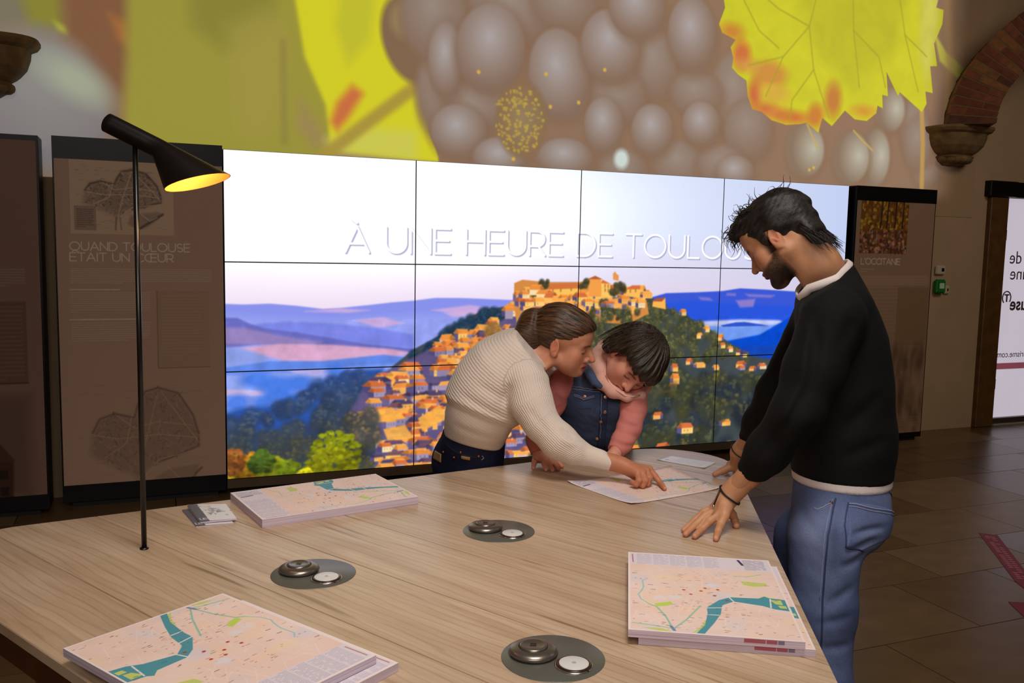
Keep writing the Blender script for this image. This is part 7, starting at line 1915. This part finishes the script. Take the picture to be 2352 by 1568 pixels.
def f_trouC(P):
    d = torso(P, [(hcz, .082, .06)]*2, latC, .04)
    for a_, b_, c_ in legs: d = smin(d, chain(P, [(a_, .082), (b_, .06), (c_, .05)], .03), .03)
    d = smax(d, plane(P, (0, 0, hcz[2]+.05), (0, 0, 1)), .004)
    return smax(d, plane(P, (0, 0, .05), (0, 0, -1)), .004)
lo, hi = bounds([q for l_ in legs for q in l_]+[hcz], .12)
V, F = mesh_sdf(f_trouC, lo, hi, .01)
wlink('trousers', np_me(V, F, attrs={'tone': jeans_tone(V, (30, 34, 52), (44, 50, 74), (18, 20, 34), [], [])}), denim, kid)
for l_ in legs: shoe(l_[2], (-.1, -1), kid, shoe_m, sole_m, .75)
# bob with a fringe
def f_hairC(P):
    p = hC.loc(P); q = p.copy(); q[:, 1] = np.abs(q[:, 1])
    d = ell(p, (-.014, 0, .05), (.122, .104, .106))
    d = smin(d, ell(q, (-.02, .07, -.02), (.075, .038, .06)), .03)
    d = smin(d, ell(p, (.075, 0, .055), (.042, .07, .05)), .03)
    st_ = np.arctan2(p[:, 1], p[:, 0]+.05)
    d = d+.0022*np.sin(st_*34+2*np.sin(p[:, 2]*40))+.0014*np.sin(st_*71)
    jag = .006*np.sin(st_*23)+.004*np.sin(st_*51+1)
    cut = np.interp(p[:, 0], [-.14, -.075, -.045, -.01, .02, .05, .1, .13], [-.085, -.08, -.06, -.018, .022, .044, .046, .044])+jag
    d = smax(d, (cut-p[:, 2])*.8, .007)
    inner_ = ell(p, (-.01, 0, .02), (.103, .086, .12))
    return smax(d, -np.where(p[:, 2] < .0, inner_, 1.), .006)
lo, hi = bounds([tuple(hC.w(a, b, c)) for a in (-.15, .135) for b in (-.12, .12) for c in (-.1, .17)], .01)
V, F = mesh_sdf(f_hairC, lo, hi, .0032)
hairC = hair_mat('dark_brown_hair', (16, 11, 9), (70, 52, 36), .4, 1.2)
hc_o = wlink('hair', np_me(V, F, attrs={'flow': flow_of(hC, V, 'bob')}), hairC, kid)
rq = random.Random(31); locks = []
for i in range(170):
    a_ = rq.uniform(-1.25, 1.25); r1_ = rq.uniform(.06, .09)
    q0 = (-.05+math.cos(a_)*r1_, math.sin(a_)*r1_, .12); q1 = (-.04+math.cos(a_)*.115, math.sin(a_)*.098, .11); q2 = (-.035+math.cos(a_)*.142, math.sin(a_)*.104, .075); q3 = (-.045+math.cos(a_)*.145, math.sin(a_)*.098, .044+rq.uniform(-.012, .01))
    Q = [np.array(hC.w(*q)) for q in (q0, q1, q2, q3)]
    locks.append([tuple((1-t_)**3*Q[0]+3*t_*(1-t_)**2*Q[1]+3*t_*t_*(1-t_)*Q[2]+t_**3*Q[3]) for t_ in np.linspace(0, 1, 9)])
for sgn in (-1, 1):
    for i in range(90):
        x_ = rq.uniform(-.1, .03); zb = float(np.interp(x_, [-.1, -.05, 0, .04], [-.07, -.055, -.005, .035]))
        Q = [np.array(hC.w(*q)) for q in ((x_*.6-.02, sgn*.045, .135), (x_, sgn*.092, .115), (x_-.008, sgn*.108, .05), (x_-.01, sgn*.098, zb+rq.uniform(-.012, .01)))]
        locks.append([tuple((1-t_)**3*Q[0]+3*t_*(1-t_)**2*Q[1]+3*t_*t_*(1-t_)*Q[2]+t_**3*Q[3]) for t_ in np.linspace(0, 1, 9)])
strands('hair_locks', locks, hc_o, hairC, .0019)
# cowl collar
cwl = [((1.222, -2.666, 1.197), .034), ((1.169, -2.728, 1.177), .031), ((1.134, -2.789, 1.132), .029), ((1.12, -2.846, 1.092), .026), ((1.137, -2.891, 1.061), .020), ((1.183, -2.918, 1.041), .013), ((1.249, -2.904, 1.042), .012), ((1.321, -2.839, 1.06), .014)]
def f_cowl(P):
    d = chain(P, cwl, .025)
    d = smax(d, -(hC.f(P)-.002), .004)
    return d+.0016*wob(P, 70, 6, 2)
lo, hi = bounds([p for p, r in cwl], .06)
V, F = mesh_sdf(f_cowl, lo, hi, .004)
pink_l = mat('pale_pink_jersey', (226, 172, 156), .85, noise=.04, nscale=40, bump=.3, bscale=600)
cw_o = wlink('cowl_collar', np_me(V, F), pink_l, kid)
wlink('collar_edge', tube_me(onto(f_cowl, [(1.147, -2.825, 1.167), (1.134, -2.858, 1.133), (1.133, -2.885, 1.101), (1.138, -2.924, 1.076), (1.162, -2.948, 1.058), (1.198, -2.941, 1.049), (1.233, -2.931, 1.052)], .001), .0035, 8), mat('pale_pink_edge', (240, 190, 172), .85), kid)
